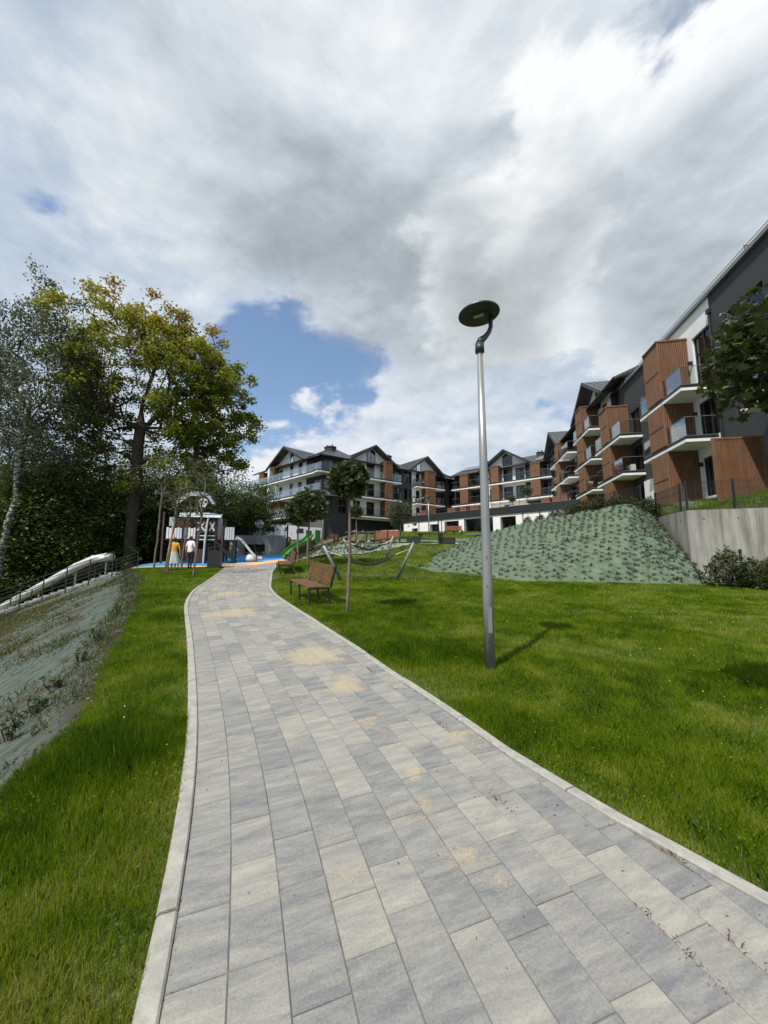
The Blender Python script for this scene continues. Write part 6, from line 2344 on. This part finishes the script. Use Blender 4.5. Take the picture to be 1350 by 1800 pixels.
# ------------------------------------------------------------------ trees
def frusta(name, segs, mat, parent, n=6):
    """tapered limbs from (p0, p1, r0, r1) rows"""
    p0, p1 = np.array([s[0] for s in segs]), np.array([s[1] for s in segs])
    r0, r1 = np.array([s[2] for s in segs]), np.array([s[3] for s in segs])
    d = p1 - p0
    d /= np.maximum(np.linalg.norm(d, axis=1), 1e-6)[:, None]
    ref = np.where(np.abs(d[:, 2:3]) > 0.9, np.array([[1.0, 0, 0]]), np.array([[0, 0, 1.0]]))
    a = np.cross(d, ref)
    a /= np.linalg.norm(a, axis=1)[:, None]
    b_ = np.cross(d, a)
    t = np.linspace(0, 2 * np.pi, n, endpoint=False)
    ring = a[:, None] * np.cos(t)[None, :, None] + b_[:, None] * np.sin(t)[None, :, None]
    A = p0[:, None] + ring * r0[:, None, None]
    B = p1[:, None] + ring * r1[:, None, None]
    V = np.concatenate([A, B], 1).reshape(-1, 3)
    j = np.arange(n)
    f = np.stack([j, (j + 1) % n, n + (j + 1) % n, n + j], -1)
    Fc = (f[None] + (np.arange(len(segs)) * 2 * n)[:, None, None]).reshape(-1, 4).astype(np.int32)
    me = bpy.data.meshes.new(name)
    me.vertices.add(len(V))
    me.vertices.foreach_set('co', V.astype(np.float32).ravel())
    me.loops.add(Fc.size)
    me.loops.foreach_set('vertex_index', Fc.ravel())
    me.polygons.add(len(Fc))
    me.polygons.foreach_set('loop_start', np.arange(len(Fc), dtype=np.int32) * 4)
    me.polygons.foreach_set('use_smooth', np.ones(len(Fc), bool))
    me.materials.append(M[mat])
    me.update(calc_edges=True)
    o = bpy.data.objects.new(name, me)
    COL.objects.link(o)
    o.parent = parent
    return o


def skeleton(trunk, pts, r_, pl_w=0.28, step=0.55, wob=0.08):
    """join crown points to the growing limbs; returns node positions, parents"""
    pos = [np.array(p, float) for p in trunk]
    par = [-1] + list(range(len(trunk) - 1))
    plen = [0.0]
    for i in range(1, len(trunk)):
        plen.append(plen[-1] + np.linalg.norm(pos[i] - pos[i - 1]) * 0.6)
    order = np.argsort(np.linalg.norm(pts - pos[-1], axis=1))
    P = np.zeros((len(pts) * 14 + len(trunk) + 50, 3))
    Lp = np.zeros(len(P))
    k = len(pos)
    P[:k] = pos
    Lp[:k] = plen
    start = max(1, int(len(trunk) * 0.35))
    for q in pts[order]:
        dlt = q - P[start:k]
        d = np.linalg.norm(dlt, axis=1)
        up = np.where(dlt[:, 2] < -0.15 * d, 1.0, 0.0)
        i = int(np.argmin(d + pl_w * Lp[start:k] + up * d * 0.8)) + start
        a = P[i].copy()
        L = np.linalg.norm(q - a)
        ns_ = max(1, min(12, int(L / step)))
        last = i
        for s in range(1, ns_ + 1):
            f = s / ns_
            c = a + (q - a) * f
            c[2] += 0.10 * L * math.sin(math.pi * f) * 0.6
            if s < ns_:
                c = c + r_.normal(0, wob * step, 3)
            if k >= len(P):
                break
            P[k] = c
            Lp[k] = Lp[last] + L / ns_
            par.append(last)
            last = k
            k += 1
    return P[:k], par


def crown_points(r_, n, c, rad, hollow=0.35, noise=0.35, seed=1, flat=0.0):
    """points inside a lumpy ellipsoid, denser towards its skin"""
    out = []
    while len(out) < n:
        d = r_.normal(0, 1, 3)
        d /= np.linalg.norm(d)
        lump = 1 + noise * (2 * float(fbm(d[0] * 2.2 + 9, d[1] * 2.2 + d[2] * 1.7 + 4, seed, 3)) - 1)
        r = (hollow + (1 - hollow) * r_.random() ** 0.6) * lump
        if d[2] < -flat and flat:
            continue
        out.append(np.array(c) + d * r * np.array(rad))
    return np.array(out)


QUAD = np.array([(-1, 0), (0, -1), (1, 0), (0, 1)], float)
MAPLE = np.array([(-1.0, 0.0), (-0.55, -0.30), (-0.75, -0.85), (-0.15, -0.52), (0.35, -0.95), (0.38, -0.40), (1.0, 0.0), (0.38, 0.40), (0.35, 0.95), (-0.15, 0.52), (-0.75, 0.85), (-0.55, 0.30)], float)


def leaves(name, c, size, asp, mat, parent, tint, r_, shape=QUAD, upb=0.6, droop=0.0):
    n = len(c)
    nr = r_.normal(0, 1, (n, 3))
    nr[:, 2] = np.abs(nr[:, 2]) + upb
    nr /= np.linalg.norm(nr, axis=1)[:, None]
    t = r_.normal(0, 1, (n, 3))
    t[:, 2] -= droop
    t -= nr * np.sum(t * nr, 1)[:, None]
    t /= np.maximum(np.linalg.norm(t, axis=1), 1e-6)[:, None]
    s = np.cross(nr, t)
    sz = np.broadcast_to(size, n)[:, None, None]
    V = c[:, None] + (t[:, None] * shape[None, :, 0:1] + s[:, None] * shape[None, :, 1:2] * asp) * sz
    if len(shape) > 4:
        V = V - nr[:, None] * (np.abs(shape[None, :, 1:2]) ** 1.5 * 0.25) * sz
    return ngons(name, V.reshape(-1, 3), len(shape), mat, parent, tint)


def tree(name, label, base, trunk_h, trunk_r, cc, cr, n_pts, per, leaf_sz, leaf_mat, bark='bark', seed=1, group=None, lean=(0, 0), tip_r=0.010, spread=0.45, hollow=0.3, noise=0.35,
         asp=0.6, tintf=None, pl_w=0.28, step=0.6, shape=QUAD, upb=0.6, droop=0.0, leader=0.55, gap=0.0, expo=2.35, wob=0.10, inner=0.35):
    r_ = np.random.default_rng(seed)
    o = empty(name, base, 0)
    tag(o, label, 'tree', group)
    nt = 9
    hh = trunk_h + (cc[2] - trunk_h) * leader
    tr = [(lean[0] * (i / nt) + r_.normal(0, 0.02 * i / nt * trunk_h), lean[1] * (i / nt) + r_.normal(0, 0.02 * i / nt * trunk_h), hh * i / nt) for i in range(nt + 1)]
    tr = [(a, b_, c - 0.3 if i == 0 else c) for i, (a, b_, c) in enumerate(tr)]
    pts = crown_points(r_, n_pts, cc, cr, hollow, noise, seed)
    pts = pts[pts[:, 2] > trunk_h * 0.75]
    if gap:
        g = np.array([float(fbm(p[0] * 0.5 + 5, p[2] * 0.5 + p[1] * 0.3, seed + 7, 2)) for p in pts])
        pts = pts[g > gap]
    P, par = skeleton(tr, pts, r_, pl_w, step, wob)
    nk = len(P)
    acc = np.zeros(nk)
    kids = np.zeros(nk, int)
    for i in range(nk - 1, 0, -1):
        if kids[i] == 0:
            acc[i] = tip_r ** expo
        acc[par[i]] += acc[i]
        kids[par[i]] += 1
    rad = acc ** (1 / expo)
    sc = trunk_r / rad[0]
    rad = np.maximum(rad * sc ** np.clip(rad / rad[0] * 1.2, 0.15, 1), tip_r * 0.6)
    rad[0] = trunk_r * 1.35
    segs = [(P[par[i]], P[i], min(rad[par[i]], max(rad[i] * 1.35, tip_r)) if par[i] >= nt else rad[par[i]], rad[i]) for i in range(1, nk)]
    tk = [s for i, s in enumerate(segs, 1) if i <= nt]
    br = [s for i, s in enumerate(segs, 1) if i > nt]
    frusta('trunk', tk, bark, o, 12)
    frusta('limbs', br, bark, o, 5)
    # leaves around the twig ends
    ends = [i for i in range(nt + 1, nk) if rad[i] < tip_r * 3.2]
    ends = np.array(ends if ends else range(nt + 1, nk))
    w_ = np.where(kids[ends] == 0, 1.0, inner)
    nl = int(len(ends) * per * w_.mean())
    pick = r_.choice(ends, nl, p=w_ / w_.sum())
    c = P[pick] + r_.normal(0, spread, (nl, 3)) * np.array([1, 1, 0.7])
    if droop:
        c[:, 2] -= np.abs(r_.normal(0, droop * 0.4, nl))
    tw = r_.random(nk)
    tint = np.clip(0.25 + 0.35 * tw[pick] + r_.normal(0, 0.18, nl), 0, 1)
    if tintf is not None:
        tint = tintf(c, tint, r_)
    lv = leaves('crown', c, leaf_sz * r_.uniform(0.65, 1.25, nl), asp, leaf_mat, o, tint, r_, shape, upb, droop)
    return o


def ground_pt(x, y, dz=0.0):
    return Vector((x, y, gz(x, y) + dz))


# big oak with bronze young leaves at its top
def oak_tint(c, t, r_):
    h = (c[:, 2] - 8) / 12
    return np.clip(t * 0.55 + 0.02 + np.clip(h, 0, 1) ** 2.2 * 0.60 + r_.normal(0, 0.06, len(t)), 0, 1)


ob_ = aty(226, 985, 26)
base = ground_pt(ob_.x, 26)
tree('oak_tree', 'tall spreading oak with bronze-tinted crown behind the playground', base, 6.0, 0.36, (0.4, 0, 12.6), (5.9, 5.0, 6.9), 1000, 118, 0.105, 'leaf_oak', seed=11, tip_r=0.018, spread=0.27, hollow=0.45, tintf=oak_tint, gap=0.40, noise=0.5, inner=0.10, leader=0.8, asp=0.7, pl_w=0.22)
# fresh green tree right of the oak
ob_ = aty(335, 985, 27.5)
base = ground_pt(ob_.x, 27.5)
tree('maple_tree', 'fresh green maple right of the bronze-topped oak', base, 5.0, 0.22, (0.3, 0, 10.2), (3.3, 3.2, 7.6), 560, 115, 0.115, 'leaf_fresh', seed=23, tip_r=0.015, spread=0.26, hollow=0.4, gap=0.40, noise=0.55, leader=0.8, asp=0.75, inner=0.12)
# birch at the left edge
ob_ = aty(0, 985, 23.6)
base = ground_pt(ob_.x - 0.3, 23.6)
tree('birch_tree', 'tall white-barked birch at the left edge of the wood', base, 8.0, 0.19, (1.5, 0.3, 15.4), (4.0, 3.8, 6.7), 950, 75, 0.085, 'leaf_birch', 'birch_bark', seed=31, lean=(0.9, 0.2), tip_r=0.011, spread=0.26, inner=0.2, gap=0.33, noise=0.4, leader=0.7, droop=0.8, asp=0.6, upb=0.1)
ob_ = aty(-80, 985, 27)
base = ground_pt(ob_.x, 27)
tree('birch_tree', 'second birch, mostly beyond the left edge', base, 6.0, 0.17, (0.6, 0, 13.5), (3.8, 3.4, 6.0), 500, 70, 0.07, 'leaf_birch', 'birch_bark', seed=37, tip_r=0.008, spread=0.24, inner=0.2, gap=0.33, noise=0.4, leader=0.75, droop=0.8, upb=0.1)

# dark wood behind: three grown forms, set out singly
forms = []
for i, (h, cr, sd_i, nm) in enumerate([(9.5, (3.0, 3.0, 4.6), 41, 'dense'), (8.0, (3.3, 3.3, 3.8), 43, 'broad'), (11.5, (2.8, 2.8, 5.6), 47, 'tall')]):
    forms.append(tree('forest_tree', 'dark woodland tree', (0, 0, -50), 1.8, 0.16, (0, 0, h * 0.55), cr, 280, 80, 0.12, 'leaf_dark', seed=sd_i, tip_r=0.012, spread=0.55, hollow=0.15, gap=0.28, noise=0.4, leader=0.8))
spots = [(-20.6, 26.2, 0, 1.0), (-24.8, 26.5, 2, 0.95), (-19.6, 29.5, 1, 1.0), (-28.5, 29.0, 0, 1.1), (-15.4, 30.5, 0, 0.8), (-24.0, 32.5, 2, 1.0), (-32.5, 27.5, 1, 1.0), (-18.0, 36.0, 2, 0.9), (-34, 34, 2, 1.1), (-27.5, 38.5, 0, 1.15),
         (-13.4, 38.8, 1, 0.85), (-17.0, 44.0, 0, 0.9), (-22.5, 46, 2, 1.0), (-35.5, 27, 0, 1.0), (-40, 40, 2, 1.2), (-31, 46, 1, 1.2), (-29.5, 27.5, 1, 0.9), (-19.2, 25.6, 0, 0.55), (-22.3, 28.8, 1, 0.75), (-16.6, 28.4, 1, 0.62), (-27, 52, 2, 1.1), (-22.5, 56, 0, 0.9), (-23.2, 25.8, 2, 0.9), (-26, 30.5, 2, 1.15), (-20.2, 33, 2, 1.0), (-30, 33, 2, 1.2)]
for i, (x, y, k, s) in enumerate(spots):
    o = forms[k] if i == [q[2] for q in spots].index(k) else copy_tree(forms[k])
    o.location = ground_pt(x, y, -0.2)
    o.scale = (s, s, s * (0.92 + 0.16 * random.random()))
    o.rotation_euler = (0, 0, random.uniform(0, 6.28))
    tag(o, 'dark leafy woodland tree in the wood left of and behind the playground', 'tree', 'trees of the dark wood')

# sunlit shrubs at the wood's edge
for i, (px, Y, h, lab) in enumerate([(150, 31, 3.8, 'bright green bush at the wood edge left of the oak trunk'), (395, 40, 3.4, 'bright bush behind the blue trailer'), (435, 46, 4.6, 'yellow-green tree left of the gabled white end'), (90, 33, 3.2, 'green bush deep in the wood at left')]):
    q = aty(px, 960, Y)
    tree('bush', lab, ground_pt(q.x, Y), 0.6, 0.07, (0, 0, h * 0.52), (h * 0.48, h * 0.45, h * 0.5), 120, 50, 0.13, 'leaf_fresh', seed=60 + i, tip_r=0.010, spread=0.32, hollow=0.2, noise=0.4, leader=0.5, step=0.4)

# undergrowth: one mass of low leaves
nn = 16000
x_ = rng.uniform(-42, -14.6, nn)
y_ = rng.uniform(22.5, 46, nn)
dens = fbm(x_ * 0.35, y_ * 0.35, 71, 3)
mk = (dens > 0.40) & (x_ < xe(y_) - 1.0) & ((y_ > 24.5) | (x_ < -25))
x_, y_ = x_[mk], y_[mk]
c = np.stack([x_, y_, zg(x_, y_) + rng.random(len(x_)) ** 1.5 * 2.2 * (fbm(x_ * 0.5, y_ * 0.5, 73, 2) + 0.2)], -1)
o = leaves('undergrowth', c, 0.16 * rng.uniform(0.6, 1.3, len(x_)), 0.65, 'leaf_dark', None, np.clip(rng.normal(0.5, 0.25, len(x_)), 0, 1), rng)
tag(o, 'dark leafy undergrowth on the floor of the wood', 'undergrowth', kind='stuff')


# lawn maples with globe crowns
def globe(label, base, h, r, n, sz, seed, group='globe maples', trunk_r=0.035, lean=0.0):
    r_ = np.random.default_rng(seed)
    o = empty('globe_maple', base, 0)
    tag(o, label, 'tree', group)
    pts = [(lean * f + 0.02 * math.sin(5 * f + seed), 0.015 * math.cos(4 * f), -0.1 + (h + 0.1) * f) for f in np.linspace(0, 1, 10)]
    MB().tube(pts, [trunk_r * (1.15 - 0.4 * i / 9) for i in range(10)], 10).build('trunk', 'bark_young', o, smooth=True)
    lb = MB()
    top = Vector(pts[-1])
    for i in range(26):
        d = Vector(r_.normal(0, 1, 3))
        d.z = abs(d.z) * 0.9 - 0.25
        d.normalize()
        e_ = top + Vector((0, 0, r * 0.55)) + Vector((d.x * r, d.y * r, d.z * r * 0.9)) * 0.85
        a = top + Vector((0, 0, r * 0.25 * r_.random() - 0.05))
        lb.tube([a, a.lerp(e_, 0.5) + Vector((0, 0, 0.08 * r)), e_], [trunk_r * 0.35, trunk_r * 0.22, 0.004], 5)
    lb.build('limbs', 'bark_young', o)
    d = r_.normal(0, 1, (n, 3))
    d /= np.linalg.norm(d, axis=1)[:, None]
    lump = 1 + 0.50 * (2 * fbm(d[:, 0] * 2.6 + 7, d[:, 1] * 2.6 + d[:, 2] * 2 + 3, seed, 3) - 1) + 0.10 * (2 * fbm(d[:, 0] * 7, d[:, 1] * 7 + d[:, 2] * 5, seed + 3, 2) - 1)
    rr = (0.30 + 0.70 * r_.random(n) ** 0.42) * lump * r
    c = d * rr[:, None] * np.array([1, 1, 0.92]) + np.array([top.x, top.y, h + r * 0.55])
    c = c[c[:, 2] > h - 0.28 * r]
    n = len(c)
    leaves('crown', c, sz * r_.uniform(0.6, 1.2, n), 0.95, 'leaf_maple', o, np.clip(r_.normal(0.45, 0.22, n), 0, 1), r_, MAPLE, 0.75, 0.8)
    return o


p = gr(612, 1080)
cz = aty(610, 843, p.y).z - p.z
globe('globe-crowned maple standing alone on the lawn beside the nearest bench', p, cz - 0.27, 0.44, 1500, 0.062, 5)
p = gr(523, 992)
globe('globe maple behind the second bench, left of a similar one', p, aty(524, 900, p.y).z - p.z - 0.4, 0.78, 900, 0.11, 8, trunk_r=0.05)
p = gr(541, 997)
globe('globe maple right of its twin, before the gabled white end', p, aty(543, 893, p.y).z - p.z - 0.4, 0.85, 1000, 0.11, 9, trunk_r=0.05)
p = aty(626, 972, 23.0)
globe('small globe maple between the lone maple and the wave lounger', ground_pt(p.x, 23.0), aty(624, 897, 23).z - gz(p.x, 23) - 0.3, 0.44, 500, 0.085, 12, trunk_r=0.04)
globe('maple crown reaching in at the right edge, its trunk beyond the frame', ground_pt(3.2, 2.86), 2.78, 0.55, 2600, 0.043, 15, trunk_r=0.04)
# weeping willow-like standard
p = aty(704, 936, 34)
tree('weeping_tree', 'small weeping tree in front of the dark block', ground_pt(p.x, 34), 2.0, 0.06, (0, 0, 2.7), (1.0, 1.0, 0.8), 90, 70, 0.10, 'leaf_birch', 'bark_young', seed=81, tip_r=0.006, spread=0.16, step=0.25, droop=0.9, upb=0.1, asp=0.35)

# slim young trees with stakes near the playground
for i, (px, py, tp, lab) in enumerate([(270, 1001, 790, 'leftmost slim young tree on the lawn tip by the stairs'), (293, 1008, 800, 'slim young tree between stakes behind the mustard top'), (340, 1011, 790, 'slim young tree in front of the white T-shirt'), (318, 1000, 830, 'slim young tree right of the mustard top')]):
    p = gr(px, py)
    h = aty(px + (12 if i else 6), tp, p.y).z - p.z
    tree('young_tree', lab, p, h * 0.48, 0.045, (0.25 if i else 0.15, 0, h * 0.72), (0.85, 0.85, h * 0.30), 56, 30, 0.042, 'leaf_birch', 'bark_young', seed=90 + i, tip_r=0.006, spread=0.14, step=0.3, lean=(0.3 if i else 0.15, 0), leader=0.9, noise=0.4, droop=0.3, gap=0.3, wob=0.02, pl_w=0.1)
for i, (px, py, qx, qy, lab) in enumerate([(288, 1009, 304, 925, 'leaning pale stake left of the mustard top'), (314, 998, 304, 922, 'leaning pale stake right of the mustard top')]):
    a = gr(px, py)
    b_ = aty(qx, qy, a.y)
    o = MB().tube([(0, 0, -0.1), (b_ - a) * 0.5 + Vector((0.02, 0, 0)), b_ - a], [0.035, 0.033, 0.03], 8).build('tree_stake', 'stake_wood', smooth=True)
    o.location = a
    tag(o, lab, 'stake', 'stakes of the young trees')


# ------------------------------------------------------------------ shrubs
def shrub_mesh(name, r_, h, w, n, sz, mat='leaf_yew'):
    o = empty(name, (0, 0, 0))
    d = r_.normal(0, 1, (n, 3))
    d /= np.linalg.norm(d, axis=1)[:, None]
    lump = 1 + 0.45 * (2 * fbm(d[:, 0] * 3 + 7, d[:, 1] * 3 + d[:, 2] * 2.4 + 3, int(r_.integers(99)), 3) - 1)
    rr = (0.35 + 0.65 * r_.random(n) ** 0.5) * lump
    zf = d[:, 2] * rr
    taper = np.where(zf > 0, 1 - 0.45 * np.clip(zf, 0, 1), 1.0)
    c = np.stack([d[:, 0] * rr * w * taper, d[:, 1] * rr * w * taper, h * 0.48 + zf * h * 0.52], -1)
    c = c[c[:, 2] > 0.0]
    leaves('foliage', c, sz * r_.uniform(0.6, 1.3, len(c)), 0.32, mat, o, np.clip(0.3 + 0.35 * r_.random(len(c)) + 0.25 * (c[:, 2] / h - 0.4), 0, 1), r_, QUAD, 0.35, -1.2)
    st = MB()
    for i in range(5):
        e_ = Vector((r_.normal(0, w * 0.4), r_.normal(0, w * 0.4), h * 0.7))
        st.tube([(0, 0, -0.1), e_ * 0.5 + Vector((0, 0, 0.05)), e_], [0.022, 0.016, 0.006], 5)
    st.build('stems', 'bark_young', o)
    return o


r_ = np.random.default_rng(5)
yew = [shrub_mesh('yew_shrub', r_, 0.95, 0.42, 1500, 0.05), shrub_mesh('yew_shrub', r_, 0.8, 0.46, 1500, 0.05)]
sp = [(10.9, 12.35, 0.95, 'upright yew shrub at the right end of the green mound'), (11.55, 12.25, 0.85, 'yew shrub second from the mound under the short mesh fence'), (12.05, 11.9, 0.8, 'low yew shrub in front of the fence post'), (12.55, 12.2, 0.85, 'yew shrub right of the fence post'),
      (11.35, 11.75, 0.62, 'small yew shrub low at the lawn edge'), (12.3, 11.35, 0.62, 'low yew shrub nearest us at the right edge'), (13.2, 12.3, 0.9, 'yew shrub against the wall at the right edge'), (11.9, 11.35, 0.5, 'tiny yew shrub at the lawn edge')]
for i, (x, y, s, lab) in enumerate(sp):
    o = yew[i % 2] if i < 2 else copy_tree(yew[i % 2])
    o.location = ground_pt(x, y)
    o.scale = (s * 1.5, s * 1.5, s * 1.38)
    o.rotation_euler = (0, 0, i * 1.3)
    tag(o, lab, 'shrub', 'yew shrubs by the concrete wall')
for i in range(15):
    f = i / 14
    q = Vector((np.interp(f, [0, 0.3, 0.6, 1], [8.6, 9.8, 10.7, 12.5]), np.interp(f, [0, 0.3, 0.6, 1], [22.4, 19.9, 18.4, 17.6]), np.interp(f, [0, 0.3, 0.6, 1], [3.75, 4.0, 4.15, 3.75])))
    o = copy_tree(yew[i % 2])
    s = 0.55 + 0.35 * f + 0.1 * random.random()
    o.location = q + Vector((random.uniform(-0.15, 0.25), random.uniform(0.0, 0.3), -0.12))
    o.scale = (s * 1.1, s * 1.1, s)
    o.rotation_euler = (0, 0, i * 2.1)
    tag(o, 'dark clipped shrub in the hedge row along the top of the green mound', 'shrub', 'hedge shrubs on the mound top')

# ground-cover plants on the mound: singly, sharing a few shapes
forms_c = []
for k_ in range(4):
    n_l = 38
    a = rng.uniform(0, 6.28, n_l)
    rr = rng.random(n_l) ** 0.7 * 0.085
    c = np.stack([np.cos(a) * rr * 1.25, np.sin(a) * rr, rng.random(n_l) * 0.10 * (1 - rr / 0.2)], -1)
    o = leaves('ground_cover_plant', c, 0.025 * rng.uniform(0.6, 1.3, n_l), 0.6, 'leaf_cover', None, rng.random(n_l) * (0.5 if k_ < 3 else 1.0), rng)
    forms_c.append(o)
cand = []
cols = 50
for i in range(cols):
    u0 = (i + 0.5) / cols
    rows = int(6 + 13 * min(1, u0 * 2.2))
    for j in range(rows):
        a = min(0.995, max(0.01, u0 + random.uniform(-0.22, 0.22) / cols))
        b_ = min(0.97, max(0.02, (j + 0.5 + random.uniform(-0.2, 0.2) + (0.5 if i % 2 else 0) * 0.8) / rows))
        if random.random() < 0.10 or (a > 0.9 and random.random() < 0.55):
            continue
        cand.append(on_mound(a, b_))
cand.sort(key=lambda q: math.hypot(q[0], q[1]))
used = [False] * 4
for i, q in enumerate(cand[:300]):
    k_ = i % 4
    o = forms_c[k_] if not used[k_] else forms_c[k_].copy()
    if used[k_]:
        COL.objects.link(o)
    used[k_] = True
    o.location = (q[0], q[1], q[2] - 0.01)
    s = random.uniform(0.6, 1.4)
    o.scale = (s, s, s)
    o.rotation_euler = (0.12, 0, random.uniform(-0.6, 0.6))
    tag(o, 'small brownish-green ground-cover plant set in the green mound cloth', 'plant', 'ground-cover plants on the mound')
cs_ = []
ts_ = []
for q in cand[300:]:
    n_l = 34
    a = rng.uniform(0, 6.28, n_l)
    rr = rng.random(n_l) ** 0.7 * 0.085
    cs_.append(np.stack([q[0] + np.cos(a) * rr * 1.2, q[1] + np.sin(a) * rr, q[2] + rng.random(n_l) * 0.11], -1))
    ts_.append(rng.random(n_l) * 0.8)
cs_, ts_ = np.concatenate(cs_), np.concatenate(ts_)
o = leaves('ground_cover', cs_, 0.028 * rng.uniform(0.6, 1.3, len(cs_)), 0.6, 'leaf_cover', None, ts_, rng)
tag(o, 'farther ground-cover plants over the upper mound', 'plants', kind='stuff')

# twiggy saplings along the edge of the left bank
sap = []
for i, (px, py, h, lab) in enumerate([(100, 1215, 0.26, 'twiggy sapling on the left bank nearest the lawn bend'), (140, 1165, 0.28, 'leafy sapling on the left bank below the far weeds'), (170, 1130, 0.32, 'sapling on the left bank at the lawn edge'), (205, 1085, 0.4, 'bushy sapling on the bank edge left of the path bend'),
                                      (215, 1050, 0.6, 'tall sapling clump on the bank edge'), (222, 1030, 0.7, 'sapling on the bank edge nearest the stairs'), (15, 1305, 0.3, 'bare twiggy sapling low at the left edge'), (60, 1255, 0.24, 'thin bent sapling on the left bank')]):
    p = gr(px, py, 0.03)
    o = empty('sapling', p, 0)
    tag(o, lab, 'sapling', 'saplings on the left bank')
    st = MB()
    cc_ = []
    r_ = np.random.default_rng(200 + i)
    for k_ in range(6):
        e_ = Vector((r_.normal(0, 0.22 * h), r_.normal(0, 0.22 * h), h * r_.uniform(0.6, 1.05)))
        mid = e_ * 0.5 + Vector((r_.normal(0, 0.03), r_.normal(0, 0.03), 0.03))
        st.tube([(0, 0, -0.03), mid, e_], [0.007, 0.005, 0.002], 5)
        for f in np.linspace(0.35, 1, 9):
            q = (mid * (2 * f) if f < 0.5 else mid.lerp(e_, 2 * f - 1))
            cc_.append((q.x + r_.normal(0, 0.02), q.y + r_.normal(0, 0.02), q.z))
    st.build('stems', 'bark', o)
    cc_ = np.array(cc_)
    leaves('leaves', cc_, 0.028 * r_.uniform(0.7, 1.4, len(cc_)), 0.5, 'weed', o, r_.random(len(cc_)) * 0.6, r_)

# potted palms on the garage terrace
mw = Matrix.Translation(POD.location) @ Matrix.Rotation(POD.rotation_euler.z, 4, 'Z')
for i, (u, h, lab) in enumerate([(18.5, 2.6, 'large bushy potted tree on the garage terrace'), (16.6, 1.7, 'smaller dark potted shrub on the garage terrace')]):
    p = mw @ Vector((u, 1.6, 0))
    o = empty('potted_tree', (p.x, p.y, 7.905), 0)
    tag(o, lab, 'potted plant')
    MB().lathe([(0.26, 0.0), (0.36, 0.55), (0.38, 0.6), (0.3, 0.6)], 16).build('pot', 'terracotta', o)
    MB().tube([(0, 0, 0.5), (0.03, 0, h * 0.7)], [0.07, 0.05], 8).build('trunk', 'bark_young', o)
    r_ = np.random.default_rng(300 + i)
    d = r_.normal(0, 1, (420, 3))
    d /= np.linalg.norm(d, axis=1)[:, None]
    c = d * (0.3 + 0.6 * r_.random((420, 1))) * np.array([1, 1, 0.75]) * h * 0.36 + np.array([0, 0, h * 0.85])
    leaves('crown', c, 0.17, 0.3, 'leaf_birch', o, np.clip(r_.normal(0.4, 0.2, 420), 0, 1), r_, QUAD, 0.2, 0.3)

# ------------------------------------------------------------------ hills beyond
hx_ = np.linspace(-900, 500, 90)
hy_ = np.linspace(500, 900, 12)
HX, HY = np.meshgrid(hx_, hy_, indexing='ij')
HZ = -10 + 75 * np.sin(np.clip((HY - 500) / 400, 0, 1) * np.pi) * (0.5 + fbm(HX * 0.006, HY * 0.004, 17, 4))
o = grid_mesh('hills', HX[:, ::-1], HY[:, ::-1], HZ[:, ::-1], 'hill_green')
tag(o, 'low wooded hills far behind the houses', kind='structure')
